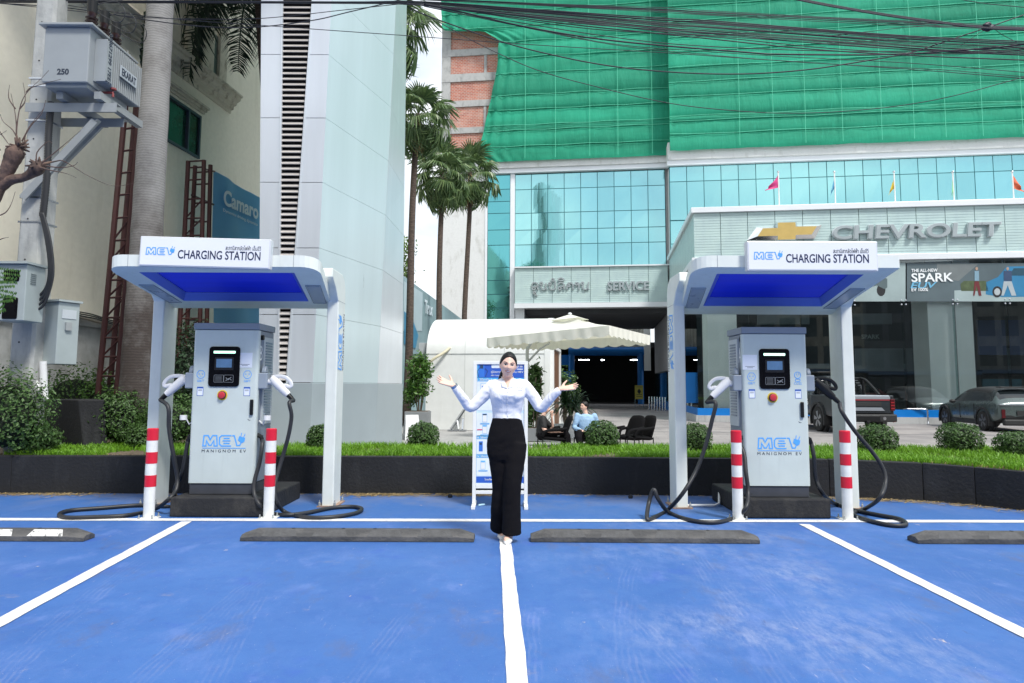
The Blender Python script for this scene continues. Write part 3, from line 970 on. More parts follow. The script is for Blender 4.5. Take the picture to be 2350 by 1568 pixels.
def letters(parent, body, u0, u1, v, z0, z1, mats, depth=0.12, bold=0.01, slant=0.0, name='letter'):
 """One raised letter after another, set so that the word fills u0..u1."""
 vs, fs = text_verts(body, bold, 4)
 X0, X1 = min(p.x for p in vs), max(p.x for p in vs)
 sx = (u1 - u0) / (X1 - X0)
 cap = text_verts('H', bold, 4)[0]; ch = max(p.y for p in cap) - min(p.y for p in cap); by = min(p.y for p in cap)
 sz = (z1 - z0) / ch
 for i, chx in enumerate(body):
  if chx == ' ': continue
  pv, _ = text_verts(body[:i + 1], bold, 4)
  xr = max(p.x for p in pv)
  lv, lf = text_verts(chx, bold, 4)
  lx1 = max(p.x for p in lv)
  m_ = MB()
  out = [V((u0 + (p.x - lx1 + xr - X0) * sx + slant * (p.y - by) * sz, v - (depth if p.z > 0 else 0), z0 + (p.y - by) * sz)) for p in lv]
  m_.add(out, lf)
  m_.build(name, mats, parent, local=True)
v_ = LWv - 0.515
letters(svc, 'SERVICE', Uc(1394, 655, v_), Uc(1490, 655, v_), v_, Z(1440, 667, v_), Z(1440, 646, v_), LETTER, 0.10, 0.03)
def lao(glyphs, parent, v):
 for pts_list in glyphs:
  m_ = MB()
  for pts, cl in pts_list:
   q = [bh(x, y, v) for x, y in pts]
   o = V((q[0][0], v, q[0][1]))
   stroke(m_, [(a - q[0][0], c - q[0][1]) for a, c in q], 0.085, o, (1, 0, 0), (0, 0, 1), cl, 0.09)
  m_.build('letter', LETTER, parent, local=True)
def circ(cx, cy, r, n_=10): return ([(cx + r * math.cos(2 * math.pi * k / n_), cy - r * math.sin(2 * math.pi * k / n_)) for k in range(n_)], True)
def px7(pts): return [(1129 + x * .2108, 367 + y * .2108) for x, y in pts]
G = []
G.append([(px7([(436, 1360), (450, 1340), (475, 1338), (495, 1350), (500, 1375), (500, 1415)]), False), circ(1129 + 458 * .2108, 367 + 1402 * .2108, 3.3), (px7([(468, 1385), (480, 1378), (496, 1388)]), False), (px7([(436, 1372), (440, 1385), (446, 1390)]), False)])
G.append([circ(1129 + 465 * .2108, 367 + 1448 * .2108, 2.6), (px7([(476, 1450), (476, 1475), (496, 1475)]), False)])
G.append([circ(1129 + 538 * .2108, 367 + 1348 * .2108, 3.0), (px7([(538, 1362), (538, 1395), (552, 1414), (572, 1414), (584, 1398), (588, 1345)]), False), (px7([(584, 1398), (600, 1416)]), False)])
G.append([circ(1129 + 632 * .2108, 367 + 1350 * .2108, 3.0), (px7([(632, 1364), (628, 1395), (642, 1414), (675, 1414), (690, 1398), (690, 1350), (690, 1320)]), False)])
G.append([circ(1129 + 664 * .2108, 367 + 1308 * .2108, 3.0)])
G.append([(px7([(722, 1362), (740, 1338), (770, 1340), (786, 1362), (786, 1414)]), False), circ(1129 + 738 * .2108, 367 + 1400 * .2108, 3.3), (px7([(750, 1388), (768, 1376), (784, 1390)]), False)])
G.append([(px7([(722, 1310), (732, 1294), (752, 1287), (774, 1294), (786, 1308)]), False), (px7([(724, 1316), (784, 1316)]), False)])
G.append([(px7([(818, 1414), (818, 1362), (834, 1342), (868, 1342), (884, 1362), (884, 1414)]), False), circ(1129 + 838 * .2108, 367 + 1370 * .2108, 2.6)])
G.append([circ(1129 + 920 * .2108, 367 + 1352 * .2108, 2.8), (px7([(926, 1342), (944, 1346), (948, 1370), (948, 1414)]), False)])
G.append([circ(1129 + 985 * .2108, 367 + 1346 * .2108, 2.8), (px7([(990, 1360), (990, 1395), (1004, 1412), (1026, 1412), (1042, 1396), (1052, 1330)]), False), (px7([(1042, 1396), (1056, 1412)]), False)])
lao(G, svc, v_)
uE = Uc(2470, 600, 0) + 8
zF0, zF1 = Z(1850, 587, 0), Z(1850, 483, 0)
fas = band('sign_band', 0.0, uE, 0, zF0, zF1, 1.17)
fsd = band('side_band', 0.02, LWv - 0.6, 0, zF0, zF1, 1.2, side=0.0)
for o in fsd.children: pass
bb('band_backing', [MULL], 0.06, uE, 0.06, 1.0, zF0 - 0.01, zF1)
bb('band_backing', [MULL], 0.06, 0.9, 1.005, LWv - 0.5, zF0 - 0.01, zF1)
zW1 = Z(1850, 470.5, 0)
bb('white_rail', [ALU], -0.12, uE, -0.12, 1.0, zF1 + 0.004, zW1, bevel=0.01)
bb('white_rail', [ALU], -0.12, 1.0, 1.004, LWv - 0.5, zF1 + 0.004, zW1, bevel=0.01)
bb('podium_roof', [CWHITE], 1.004, uE, 1.008, URv - 0.1, zF1 - 0.4, zF1 + 0.3)
zR0 = Z(1850, 601, 0)
bb('white_rail', [ALU], -0.12, uE, -0.12, 0.9, zR0, zF0 - 0.015, bevel=0.01)
bb('white_rail', [ALU], -0.12, 0.9, 0.904, LWv - 0.5, zR0, zF0 - 0.015, bevel=0.01)
v_ = -0.02
LET2 = [LETTER]
letters(fas, 'CHEVROLET', Uc(1907, 530, v_), Uc(2290, 528, v_), v_, Z(2090, 547, v_), Z(2090, 516, v_), LETTER, 0.16, 0.02, 0.12)
letters(fas, 'CHEVROLET', Uc(1905, 530, v_), Uc(2292, 528, v_), v_, Z(2090, 548, v_), Z(2090, 515, v_), LETTERE, 0.12, 0.034, 0.12, 'letter_rim')
def bow(pts, v0, depth, inset, mats):
 q = [bh(x, y, v_) for x, y in pts]
 c = (sum(a for a, _ in q) / len(q), sum(z for _, z in q) / len(q))
 m_ = MB()
 m_.prism(q, lambda p, d: V((p[0], d, p[1])), v0, v0 - depth)
 return m_
emb = empty('emblem', (0, 0, 0), 0, parent=fas)
outer = [(1713, 553), (1735, 523), (1778, 523), (1779, 512), (1826, 511), (1828, 520), (1884, 518), (1868, 549), (1826, 550), (1825, 554), (1778, 555), (1777, 552)]
inner = [(1736, 545), (1748, 527), (1782, 526), (1782, 514), (1822, 513), (1823, 523), (1871, 522), (1859, 541), (1823, 542), (1822, 552), (1782, 553), (1782, 544)]
CHROME = M('chrome', (0.8, 0.82, 0.84), 0.12, 1.0, 0)
GOLD = M('gold_face', (0.56, 0.40, 0.13), 0.4, 0.25, 0.06, 3)
q0 = [bh(x, y, v_) for x, y in outer]; q1 = [bh(x, y, v_) for x, y in inner]
m_ = MB()
m_.rings([[V((a, 0, z)) for a, z in q0], [V((a, -0.14, z)) for a, z in q0], [V((a, -0.26, z)) for a, z in q1]], cap=False)
m_.build('bevel_frame', CHROME, fas, local=True)
m_ = MB(); m_.prism(q1, lambda p, d: V((p[0], d, p[1])), -0.1, -0.262)
m_.build('emblem_face', GOLD, fas, local=True)
bpy.data.objects.remove(emb)
GLASS = glassy('showroom_glass', (0.97, 1.0, 0.99), 0.05)
zP1, zP0 = Z(2000, 940, 0), Z(2000, 957, 0)
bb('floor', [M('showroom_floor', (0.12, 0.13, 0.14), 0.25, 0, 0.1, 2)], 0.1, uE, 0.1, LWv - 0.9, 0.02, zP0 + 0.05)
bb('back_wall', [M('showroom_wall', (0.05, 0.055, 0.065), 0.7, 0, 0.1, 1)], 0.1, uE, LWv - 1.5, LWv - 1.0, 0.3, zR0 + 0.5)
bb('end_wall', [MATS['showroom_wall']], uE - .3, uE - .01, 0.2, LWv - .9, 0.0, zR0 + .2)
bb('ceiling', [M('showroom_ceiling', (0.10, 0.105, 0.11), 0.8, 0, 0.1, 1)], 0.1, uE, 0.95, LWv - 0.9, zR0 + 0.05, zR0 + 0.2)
BLUEP = M('corporate_blue', (0.0, 0.16, 0.52), 0.4, 0, 0.06, 2)
bb('blue_plinth', [BLUEP], 0.0, uE, 0.0, 0.12, zP0, zP1)
bb('blue_plinth', [BLUEP], 0.0, 0.12, 0.124, LWv - 0.7, zP0, zP1)
bb('concrete_base', [CONC], -0.08, uE, -0.1, 0.4, 0.0, zP0 - 0.003)
bb('concrete_base', [CONC], -0.08, 0.4, 0.404, LWv - 0.7, 0.0, zP0 - 0.003)
front = empty('glass_front', (0, 0, 0), 0, parent=bld)
us = [0.02] + [Uc(x, 800, 0) for x in (1722, 1842, 1961, 2079, 2198, 2319, 2440, 2560)] + [uE]
zm = Z(2000, 695, 0)
for i in range(len(us) - 1):
 for za, zb_ in ((zP1 + 0.01, zm - 0.012), (zm + 0.012, zR0 - 0.01)):
  m_ = MB(); m_.box(us[i] + 0.012, us[i + 1] - 0.012, 0.03, 0.042, za, zb_)
  m_.build('pane', GLASS, front, local=True)
 m_ = MB()
 for dx in (-0.09, 0.09):
  for dz in (-0.09, 0.09):
   m_.lathe([(0.0, 0), (0.035, 0.0), (0.035, 0.03), (0.0, 0.04)], (us[i + 1] + dx, 0.03, zm + dz), 8, 'y')
   m_.tube([(us[i + 1] + dx, 0.05, zm + dz), (us[i + 1], 0.2, zm)], 0.012, 5)
 m_.tube([(us[i + 1], 0.2, zm), (us[i + 1], 0.22, zR0)], 0.02, 6)
 m_.build('spider_clamp', STEEL, front, local=True)
 m_ = MB(); m_.box(us[i + 1] - 0.008, us[i + 1] + 0.008, 0.06, 0.28, zP1, zR0)
 m_.build('glass_fin', glassy('fin_glass', (0.7, 0.85, 0.85), 0.25), front, local=True)
k = 6
for i in range(k):
 va = 0.1 + (LWv - 0.9) * i / k; vb = 0.1 + (LWv - 0.9) * (i + 1) / k
 for za, zb_ in ((zP1 + 0.01, zm - 0.012), (zm + 0.012, zR0 - 0.01)):
  m_ = MB(); m_.box(0.03, 0.042, va + 0.012, vb - 0.012, za, zb_)
  m_.build('pane', GLASS, front, local=True)
PALE = M('pale_column', (0.88, 0.93, 0.92), 0.5, 0, 0.03, 1)
for a_, c_, v0 in ((2133, 2236, 0.36), (1624, 1692, 0.36)):
 bb('column', [PALE], Uc(a_, 800, v0), Uc(c_, 800, v0), v0, v0 + 1.6, zP0 + 0.06, zR0 + 0.04)
INL = M('inside_board', (0.16, 0.20, 0.22), 0.6, 0, 0.15, 1)
for (a_, c_, y0, y1, v0, mat_) in ((1955, 2130, 800, 852, 4.0, INL), (1700, 1950, 835, 846, 4.0, INL), (1960, 2050, 720, 745, 3.5, INL), (2245, 2420, 735, 815, 3.0, M('navy_board', (0.008, 0.03, 0.10), 0.5, 0, 0.1, 1)), (2250, 2340, 870, 905, 3.2, M('teal_board', (0.02, 0.09, 0.13), 0.5, 0, 0.1, 1)), (1568, 1600, 855, 925, 0.9, BLUEP), (1740, 1860, 720, 745, 5, INL)):
 bb('display_board', [mat_], Uc(a_, 800, v0), Uc(c_, 800, v0), v0, v0 + 0.06, Z(a_, y1, v0), Z(a_, y0, v0))
pv = 0.018
def pq(x, y): return V((*bh(x, y, pv),))
pos = empty('window_poster', (0, 0, 0), 0, parent=bld)
def pflat(name, mat, poly, lift):
 m_ = MB(); m_.prism([bh(x, y, pv) for x, y in poly], lambda p, d: V((p[0], pv - d, p[1])), lift, lift + 0.003)
 return m_.build(name, mat, pos, local=True)
PGREY = M('poster_grey', (0.085, 0.12, 0.135), 0.5, 0, 0.15, 0.6)
PROAD = M('poster_road', (0.30, 0.38, 0.385), 0.5, 0, 0.15, 0.6)
pflat('print_sheet', PGREY, [(2081, 604), (2560, 604), (2560, 692), (2081, 692)], 0.0)
pflat('print_sheet', PROAD, [(1900, 604), (2078, 604), (2078, 692), (1900, 692)], 0.0)
pflat('printed_ground', PROAD, [(2190, 667), (2450, 655), (2450, 692), (2190, 692)], 0.004)
pflat('printed_wall', M('poster_wall', (0.15, 0.175, 0.18), 0.5), [(2150, 606), (2245, 606), (2200, 645), (2150, 640)], 0.004)
pflat('printed_hedge', M('poster_hedge', (0.07, 0.10, 0.045), 0.5, 0, 0.3, 6), [(2204, 652), (2212, 645), (2262, 645), (2268, 668), (2206, 668)], 0.008)
PCAR = M('poster_car', (0.03, 0.19, 0.36), 0.4, 0, 0.1, 1)
pflat('printed_car', PCAR, [(2262, 676), (2263, 648), (2290, 636), (2310, 612), (2450, 610), (2450, 680), (2300, 682)], 0.008)
pflat('printed_car_window', M('poster_glass', (0.02, 0.07, 0.11), 0.4), [(2316, 633), (2326, 616), (2450, 615), (2450, 632)], 0.012)
pflat('printed_tyre', DARKIN, [(2288 + 11 * math.cos(k * .4), 670 + 13 * math.sin(k * .4)) for k in range(16)], 0.012)
pflat('printed_rim', M('poster_rim', (0.4, 0.44, 0.46), 0.4), [(2288 + 7 * math.cos(k * .4), 670 + 8 * math.sin(k * .4)) for k in range(16)], 0.016)
for (hx, top, leg, w0) in ((2241, M('poster_top', (0.20, 0.33, 0.42), 0.5), M('poster_red', (0.14, 0.02, 0.025), 0.5), 5), (2312, M('poster_navy', (0.03, 0.06, 0.13), 0.5), M('poster_white', (0.36, 0.42, 0.45), 0.5), 9)):
 pflat('printed_figure_head', M('poster_skin', (0.4, 0.27, 0.2), 0.5), [(hx + 3 * math.cos(k * .7), 617 + 4 * math.sin(k * .7)) for k in range(9)], 0.016)
 pflat('printed_figure_top', top, [(hx - w0, 622), (hx + w0, 622), (hx + w0 * 1.1, 645), (hx - w0, 645)], 0.016)
 pflat('printed_figure_legs', leg, [(hx - w0, 646), (hx + w0, 646), (hx + w0 * 2.2, 679), (hx + w0, 679), (hx, 655), (hx - w0, 679), (hx - w0 * 1.6, 679)], 0.016)
PW_ = M('poster_text', (0.80, 0.84, 0.86), 0.5)
for body_, x, y, hh, ww, mat_, sl in (('THE ALL-NEW', 2121, 621, None, 60, PW_, 0), ('SPARK', 2139, 637, None, 96, PW_, 0), ('EUV', 2119, 655, None, 56, M('poster_blue_text', (0.15, 0.42, 0.62), 0.5), 0.35), ('EV 100%', 2110, 665, None, 38, PW_, 0)):
 a = bh(x - ww / 2, y, pv); c = bh(x + ww / 2, y, pv)
 m_ = MB(); text_into(m_, body_, V(((a[0] + c[0]) / 2, pv, (a[1] + c[1]) / 2)), (1, 0, 0), (0, 0, 1), width=c[0] - a[0], height=(c[0] - a[0]) * {'THE ALL-NEW': .135, 'SPARK': .23, 'EUV': .27, 'EV 100%': .22}[body_], depth=0.003, bold=0.02, lift=0.03, slant=sl)
 m_.build('lettering', mat_, pos, local=True)
m_ = MB(); m_.prism([(bh(2022 + 10 * math.cos(k * .4), 666 + 14 * math.sin(k * .4), pv)) for k in range(16)], lambda p, d: V((p[0], pv - d, p[1])), 0.004, 0.007); m_.build('printed_tyre', DARKIN, pos, local=True)
pflat('printed_car', M('poster_dark_car', (0.10, 0.14, 0.15), 0.4), [(1950, 640), (2005, 628), (2036, 640), (2036, 660), (2030, 664), (2012, 655), (1950, 672)], 0.0075)
for body_, x, y, ww, v0, up_ in (('SPARK', 1998, 773, 42, 3.94, 1),):
 a = bh(x - ww / 2, y, v0); c = bh(x + ww / 2, y, v0)
 m_ = MB(); text_into(m_, body_, V(((a[0] + c[0]) / 2, v0, a[1])), (1, 0, 0), (0, 0, 1), width=c[0] - a[0], depth=0.003, bold=0.02)
 m_.build('lettering', M('grey_text', (0.25, 0.3, 0.31), 0.5), bld, local=True)
zS = zBand0 - 0.25
DK = M('passage_soffit', (0.075, 0.078, 0.085), 0.8, 0, 0.15, 1)
bb('passage_ceiling', [DK], uGap0, -0.05, LWv + 0.55, 25.9, zS - 0.35, zS)
bb('passage_wall', [M('passage_grey', (0.20, 0.205, 0.22), 0.7, 0, 0.1, 1)], uGap0 - 0.4, uGap0 - 0.01, LWv + 0.52, 20, 0, zS)
bb('passage_wall', [M('passage_side', (0.40, 0.41, 0.43), 0.7, 0, 0.1, 1)], 0.02, 0.4, LWv - 0.4, 26, 2.6, zS + 0.2)
bb('passage_wall', [MIRRORD], 0.03, 0.3, LWv - 0.4, 26, 0.6, 2.5)
bb('blue_plinth', [BLUEP], 0.02, 0.3, LWv - 0.4, 26, 0.0, 0.55)
WV = 30.0
wsu0, wsu1 = Uc(1308, 870, WV), Uc(1478, 870, WV)
zw = Z(1400, 812, WV)
ws = empty('workshop_front', (0, 0, 0), 0, parent=bld)
m_ = MB(); m_.tube([V((wsu0 - 0.1, WV - 0.1, zw + 0.2)), V((wsu1 + 0.2, WV - 0.1, zw + 0.2))], 0.38, 16); m_.build('blue_beam', BLUEP, ws, local=True, smooth='auto')
for x in (1312, 1470):
 m_ = MB(); uu = Uc(x, 870, WV); m_.tube([V((uu, WV - 0.15, 0)), V((uu, WV - 0.15, zw + 0.1))], 0.27, 16); m_.build('blue_column', BLUEP, ws, local=True, smooth='auto')
m_ = MB()
CORR = M('corrugated_sheet', (0.50, 0.49, 0.43), 0.5, 0.1, 0.12, 2)
ub, ue = Uc(1330, 770, WV), Uc(1480, 770, WV)
npr = 44; pts_ = []
for i in range(npr + 1):
 u_ = ub + (ue - ub) * i / npr
 pts_.append((u_, 0.0 if i % 2 else 0.07))
m_.rings([[V((a, WV + d, zw + 0.5)) for a, d in pts_], [V((a, WV + d, zS + 1.2)) for a, d in pts_]], cap=False, closed=False)
m_.build('corrugated_sheet', CORR, ws, local=True)
bb('column', [PALE], Uc(1478, 800, WV - .5), Uc(1493, 800, WV - .5), WV - 0.6, WV - 0.2, 2.9, zS + 1, ws)
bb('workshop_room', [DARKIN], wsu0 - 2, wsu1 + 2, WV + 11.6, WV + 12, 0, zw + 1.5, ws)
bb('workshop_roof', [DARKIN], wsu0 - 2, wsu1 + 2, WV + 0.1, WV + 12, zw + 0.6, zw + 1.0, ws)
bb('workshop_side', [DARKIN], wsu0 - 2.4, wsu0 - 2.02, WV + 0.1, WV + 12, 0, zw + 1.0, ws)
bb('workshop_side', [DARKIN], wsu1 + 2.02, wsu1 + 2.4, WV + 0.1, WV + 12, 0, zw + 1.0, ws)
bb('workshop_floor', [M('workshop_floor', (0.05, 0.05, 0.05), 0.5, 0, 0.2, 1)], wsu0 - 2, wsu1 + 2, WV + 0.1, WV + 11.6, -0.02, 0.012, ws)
LAMP = M('tube_light', (0.9, 0.95, 1.0), 0.4, 0, 0, emit=9.0)
for x, ww in ((1340, 12), (1383, 3.5), (1455, 8)):
 a = Uc(x - ww / 2 * 2, 826, WV + 4); c = Uc(x + ww / 2 * 2, 826, WV + 4)
 bb('strip_light', [LAMP], a, c, WV + 4, WV + 4.12, Z(x, 827, WV + 4), Z(x, 825.4, WV + 4), ws)
for y0, y1 in ((815, 838), (852, 868)):
 m_ = MB(); a = bh(1255, (y0 + y1) / 2, WV + 0.4)
 m_.box(a[0], wsu0, WV + 0.3, WV + 0.6, Z(1290, y1, WV + .4), Z(1290, y0, WV + .4)); m_.build('blue_beam', BLUEP, ws, local=True)
FLAGS = (('pink', 1787, (0.62, 0.05, 0.22), -1.0), ('blue', 1916, (0.10, 0.34, 0.52), -0.35), ('yellow', 2053, (0.62, 0.45, 0.03), -0.45), ('pale green', 2188, (0.30, 0.62, 0.30), -0.15), ('orange red', 2325, (0.62, 0.13, 0.06), 0.8))
for nm_, px, col, lean in FLAGS:
 vv = 0.45
 u_ = Uc(px, 430, vv)
 z1 = Z(px, 396, vv)
 base = BW.w(u_, vv, zW1 - 0.0)
 fp = empty('flagpole', base, YAW, nm_ + ' flag on a white pole along the showroom roof edge', 'flag', 'flagpoles on the showroom roof')
 hgt = z1 - zW1
 m_ = MB(); m_.tube([(0, 0, 0), (0, 0, hgt)], 0.028, 8); m_.build('pole', WPAINT, fp, local=True, smooth='auto')
 m_ = MB(); m_.ell((0, 0, hgt + 0.03), (0.06, 0.06, 0.05)); m_.build('finial', STEEL, fp, local=True, smooth=True)
 m_ = MB()
 rows_ = []
 L_ = 0.62
 for j in range(9):
  f = j / 8
  row = []
  for k in range(7):
   g = k / 6
   drop = g * 0.85 * (1.15 - 0.5 * abs(lean))
   row.append(V((lean * g * 0.6 * (0.6 + 0.4 * f) + 0.04 * math.sin(f * 9 + g * 3), 0.09 * math.sin(f * 8 + g * 4) * g, hgt - 0.08 - f * 0.62 * (1 - 0.55 * g) - drop * 0.9)))
  rows_.append(row)
 m_.rings(rows_, cap=False, closed=False)
 m_.build('flag', M('flag_' + nm_.replace(' ', '_'), col, 0.7, 0, 0.05, 3), fp, local=True, smooth=True, fix=False)
# ================================================================== CHARGING BAYS
XR, YF, ZU = V((1, 0, 0)), V((0, 1, 0)), V((0, 0, 1))
BODY = dirty('charger_body', (0.535, 0.605, 0.59), (0.44, 0.50, 0.49), 0.38, (4, 4, .5), (0.56, 0.95), 5, 0.01)
SIDE = M('charger_side', (0.20, 0.235, 0.285), 0.45, 0, 0.04, 2)
CAPM = M('charger_cap', (0.22, 0.26, 0.31), 0.45, 0, 0.04, 2)
VENT = M('vent_panel', (0.48, 0.52, 0.54), 0.4, 0, 0.03, 2)
BASE = M('charger_base', (0.05, 0.055, 0.068), 0.5, 0, 0.15, 6)
SCREENB = M('screen_bezel', (0.004, 0.004, 0.006), 0.12, 0, 0)
PLUGW = M('plug_white', (0.72, 0.73, 0.74), 0.35, 0, 0.03, 4)
PAPER = M('paper', (0.72, 0.77, 0.85), 0.6, 0, 0.0)
BLUEST = M('sticker_blue', (0.02, 0.10, 0.42), 0.5, 0, 0)
INK = M('ink', (0.02, 0.03, 0.05), 0.6, 0, 0)
LED = M('led_bar', (0.50, 0.95, 0.72), 0.4, 0, 0, emit=0.9)
LCD = M('lcd', (0.05, 0.10, 0.19), 0.2, 0, 0.2, 12, emit=0.35)
CONCBLK = dirty('black_painted_concrete', (0.011, 0.012, 0.015), (0.045, 0.043, 0.04), 0.8, (1.5, 1.5, 0.8), (0.5, 0.78), 30, 0.4)
def mev_logo(mbk, o, right, up, w, depth=0.002, lift=0.0, flip=False):
 """Outline letters M E V whose last stroke ends in a plug; w is the width of the whole mark, o its centre."""
 s = w / 108.0
 def P(pts): return [((x - 54) * s, (y - 12) * s) for x, y in pts]
 st = 3.0 * s
 stroke(mbk, P([(1, 0), (3, 25), (13, 25), (18.5, 15), (24, 25), (34, 25), (36, 0), (28.5, 0), (27.5, 13), (21, 1.5), (16, 1.5), (9.5, 13), (8.5, 0)]), st, o, right, up, True, depth, lift)
 stroke(mbk, P([(70, 0), (46, 0), (41, 5), (41, 20), (46, 25), (70, 25)]), st, o, right, up, False, depth, lift)
 stroke(mbk, P([(66, 6.5), (51, 6.5)]), st, o, right, up, False, depth, lift)
 stroke(mbk, P([(49, 12.5), (68, 12.5)]), st, o, right, up, False, depth, lift)
 stroke(mbk, P([(51, 18.5), (66, 18.5)]), st, o, right, up, False, depth, lift)
 stroke(mbk, P([(71.8, 25), (77, 25), (84, 1.5), (91, 1.5), (95, 10)]), st, o, right, up, False, depth, lift)
 plate(mbk, P([(91, 10.2), (86, 14), (89, 24), (104, 20), (102, 10.2), (96.5, 7)]), o, right, up, depth, lift + 0.0004)
 stroke(mbk, P([(93, 23.6), (95, 32)]), 1.8 * s, o, right, up, False, depth, lift)
 stroke(mbk, P([(100, 21.8), (103.4, 29.5)]), 1.8 * s, o, right, up, False, depth, lift)
def bolt_sign(mbk, o, right, up, s, depth=0.002, lift=0.0):
 plate(mbk, [(x * s, y * s) for x, y in ((-1, .2), (.3, .4), (.1, 1.2), (1.1, -.2), (-.2, -.3), (0, -1.2))], o, right, up, depth, lift)
def charger(x0, x1, yf, z0, h, dpt, side, letter, right_std, label):
 """side=+1: the visible flank is the right one. Front face spans x0..x1 at y=yf."""
 root = empty('ev_charger', ((x0 + x1) / 2, yf + dpt / 2, z0), 0, label, 'ev charger', 'ev chargers')
 W = x1 - x0
 ins = 0.012
 m_ = MB(); m_.box(x0 + ins, x1 - ins, yf + 0.05, yf + dpt, z0 + 0.115, z0 + h - 0.075); m_.build('cabinet', SIDE, root, bevel=0.008)
 m_ = MB()
 prof = [(x0 + 0.002, yf + 0.055), (x0 + 0.002, yf + 0.03)] + [(x0 + 0.032 - 0.03 * math.cos(R(a)), yf + 0.03 - 0.03 * math.sin(R(a))) for a in (22, 45, 68, 90)]
 prof += [(x1 - 0.032 + 0.03 * math.sin(R(a)), yf + 0.03 - 0.03 * math.cos(R(a))) for a in (0, 22, 45, 68)] + [(x1 - 0.002, yf + 0.03), (x1 - 0.002, yf + 0.055)]
 m_.prism(prof, lambda p, d: V((p[0], p[1], d)), z0 + 0.118, z0 + h - 0.078)
 door = m_.build('front_door', BODY, root, smooth='auto')
 m_ = MB(); m_.box(x0 - 0.004, x1 + 0.004, yf - 0.004, yf + dpt + 0.006, z0 + h - 0.072, z0 + h); m_.build('top_cap', CAPM, root, bevel=0.01)
 m_ = MB(); m_.box(x0 + 0.02, x1 - 0.02, yf + 0.012, yf + dpt - 0.01, z0, z0 + 0.112); m_.build('foot_plinth', BASE, root, bevel=0.006)
 fx = lambda f: x0 + W * f
 sx0, sx1, sz0, sz1 = fx(.255), fx(.725), z0 + 1.135, z0 + 1.565
 cx, cz = (sx0 + sx1) / 2, (sz0 + sz1) / 2
 o = V((cx, yf, cz))
 hw, hh = (sx1 - sx0) / 2, (sz1 - sz0) / 2
 m_ = MB(); plate(m_, rrect(-hw, hw, -hh, hh, 0.035), o, XR, ZU, 0.012, 0.0); sp = m_.build('screen_panel', SCREENB, root, bevel=0.003)
 m_ = MB(); plate(m_, rrect(-hw * .70, hw * .70, hh * .66, hh * .775, 0.004), o, XR, ZU, 0.003, 0.012); m_.build('status_light', LED, sp)
 m_ = MB(); plate(m_, rrect(-hw * .62, hw * .62, -hh * .18, hh * .46, 0.01), o, XR, ZU, 0.003, 0.012); m_.build('display_frame', M('display_frame', (0.012, 0.012, 0.014), 0.35, 0, 0), sp)
 m_ = MB(); plate(m_, rrect(-hw * .50, hw * .50, -hh * .05, hh * .38, 0.004), o, XR, ZU, 0.003, 0.0152); m_.build('display', LCD, sp)
 m_ = MB()
 stroke(m_, rrect(-hw * .62, -hw * .01, -hh * .78, -hh * .42, 0.008, 2), 0.003, o, XR, ZU, True, 0.002, 0.012)
 stroke(m_, rrect(hw * .02, hw * .62, -hh * .78, -hh * .42, 0.008, 2), 0.003, o, XR, ZU, True, 0.002, 0.012)
 for k in range(5): stroke(m_, [(-hw * .54, -hh * (.48 + .06 * k)), (-hw * .12, -hh * (.48 + .06 * k))], 0.003, o, XR, ZU, False, 0.002, 0.012)
 stroke(m_, [(hw * .14, -hh * .55), (hw * .30, -hh * .66), (hw * .5, -hh * .52)], 0.006, o, XR, ZU, False, 0.002, 0.012)
 stroke(m_, [(hw * .14, -hh * .70), (hw * .36, -hh * .58), (hw * .52, -hh * .68)], 0.006, o, XR, ZU, False, 0.002, 0.012)
 m_.build('card_reader_print', M('grey_print', (0.22, 0.24, 0.26), 0.5), sp)
 pap = .80 if side > 0 else .115
 o2 = V((fx(pap), yf, z0 + 1.42))
 m_ = MB(); plate(m_, [(-.078, -.08), (.078, -.08), (.078, .08), (-.078, .08)], o2, XR, ZU, 0.0015, 0.0005); ps = m_.build('paper_notice', PAPER, root)
 for k, ww in enumerate((.05, .032)):
  m_ = MB(); stroke(m_, [(-ww, -.045 - .014 * k), (ww, -.045 - .014 * k)], 0.004, o2, XR, ZU, False, 0.001, 0.002); m_.build('printed_line', INK, ps)
 for f_, txt in ((.135, 'GB/T'), (.845, right_std)):
  o3 = V((fx(f_), yf, z0 + 1.265))
  m_ = MB()
  if txt == 'GB/T':
   stroke(m_, arc(0, 0, .042, 62, -242, 18), 0.006, o3, XR, ZU, False, 0.0015, 0.0005)
   stroke(m_, [(-.024, .042), (.024, .042)], 0.005, o3, XR, ZU, False, 0.0015, 0.0005)
   for a_, b_ in ((-.018, .006), (.018, .006)): plate(m_, arc(a_, b_, .0065, 0, 315, 7), o3, XR, ZU, 0.0015, 0.0005)
   plate(m_, arc(0, -.02, .0045, 0, 315, 7), o3, XR, ZU, 0.0015, 0.0005)
  else:
   stroke(m_, arc(0, .02, .034, 0, 345, 18), 0.006, o3, XR, ZU, True, 0.0015, 0.0005)
   stroke(m_, rrect(-.026, .026, -.048, -.022, .012, 3), 0.006, o3, XR, ZU, True, 0.0015, 0.0005)
   for a_, b_ in ((-.012, .024), (.012, .024), (0, .01), (-.01, .036), (.01, .036)): plate(m_, arc(a_, b_, .004, 0, 315, 7), o3, XR, ZU, 0.0015, 0.0005)
  text_into(m_, txt, o3 + V((0, 0, -.068)), XR, ZU, height=0.024, depth=0.0015, lift=0.0005)
  m_.build('socket_symbol', LOGOBLUE, root)
  o4 = V((fx(f_), yf, z0 + 1.085))
  m_ = MB(); plate(m_, [(-.034, -.048), (.034, -.048), (.034, .048), (-.034, .048)], o4, XR, ZU, 0.001, 0.0003); st = m_.build('instruction_sticker', BLUEST, root)
  m_ = MB(); plate(m_, [(-.029, -.043), (.029, -.043), (.029, .030), (-.029, .030)], o4, XR, ZU, 0.001, 0.0014); m_.build('sticker_face', PAPER, st)
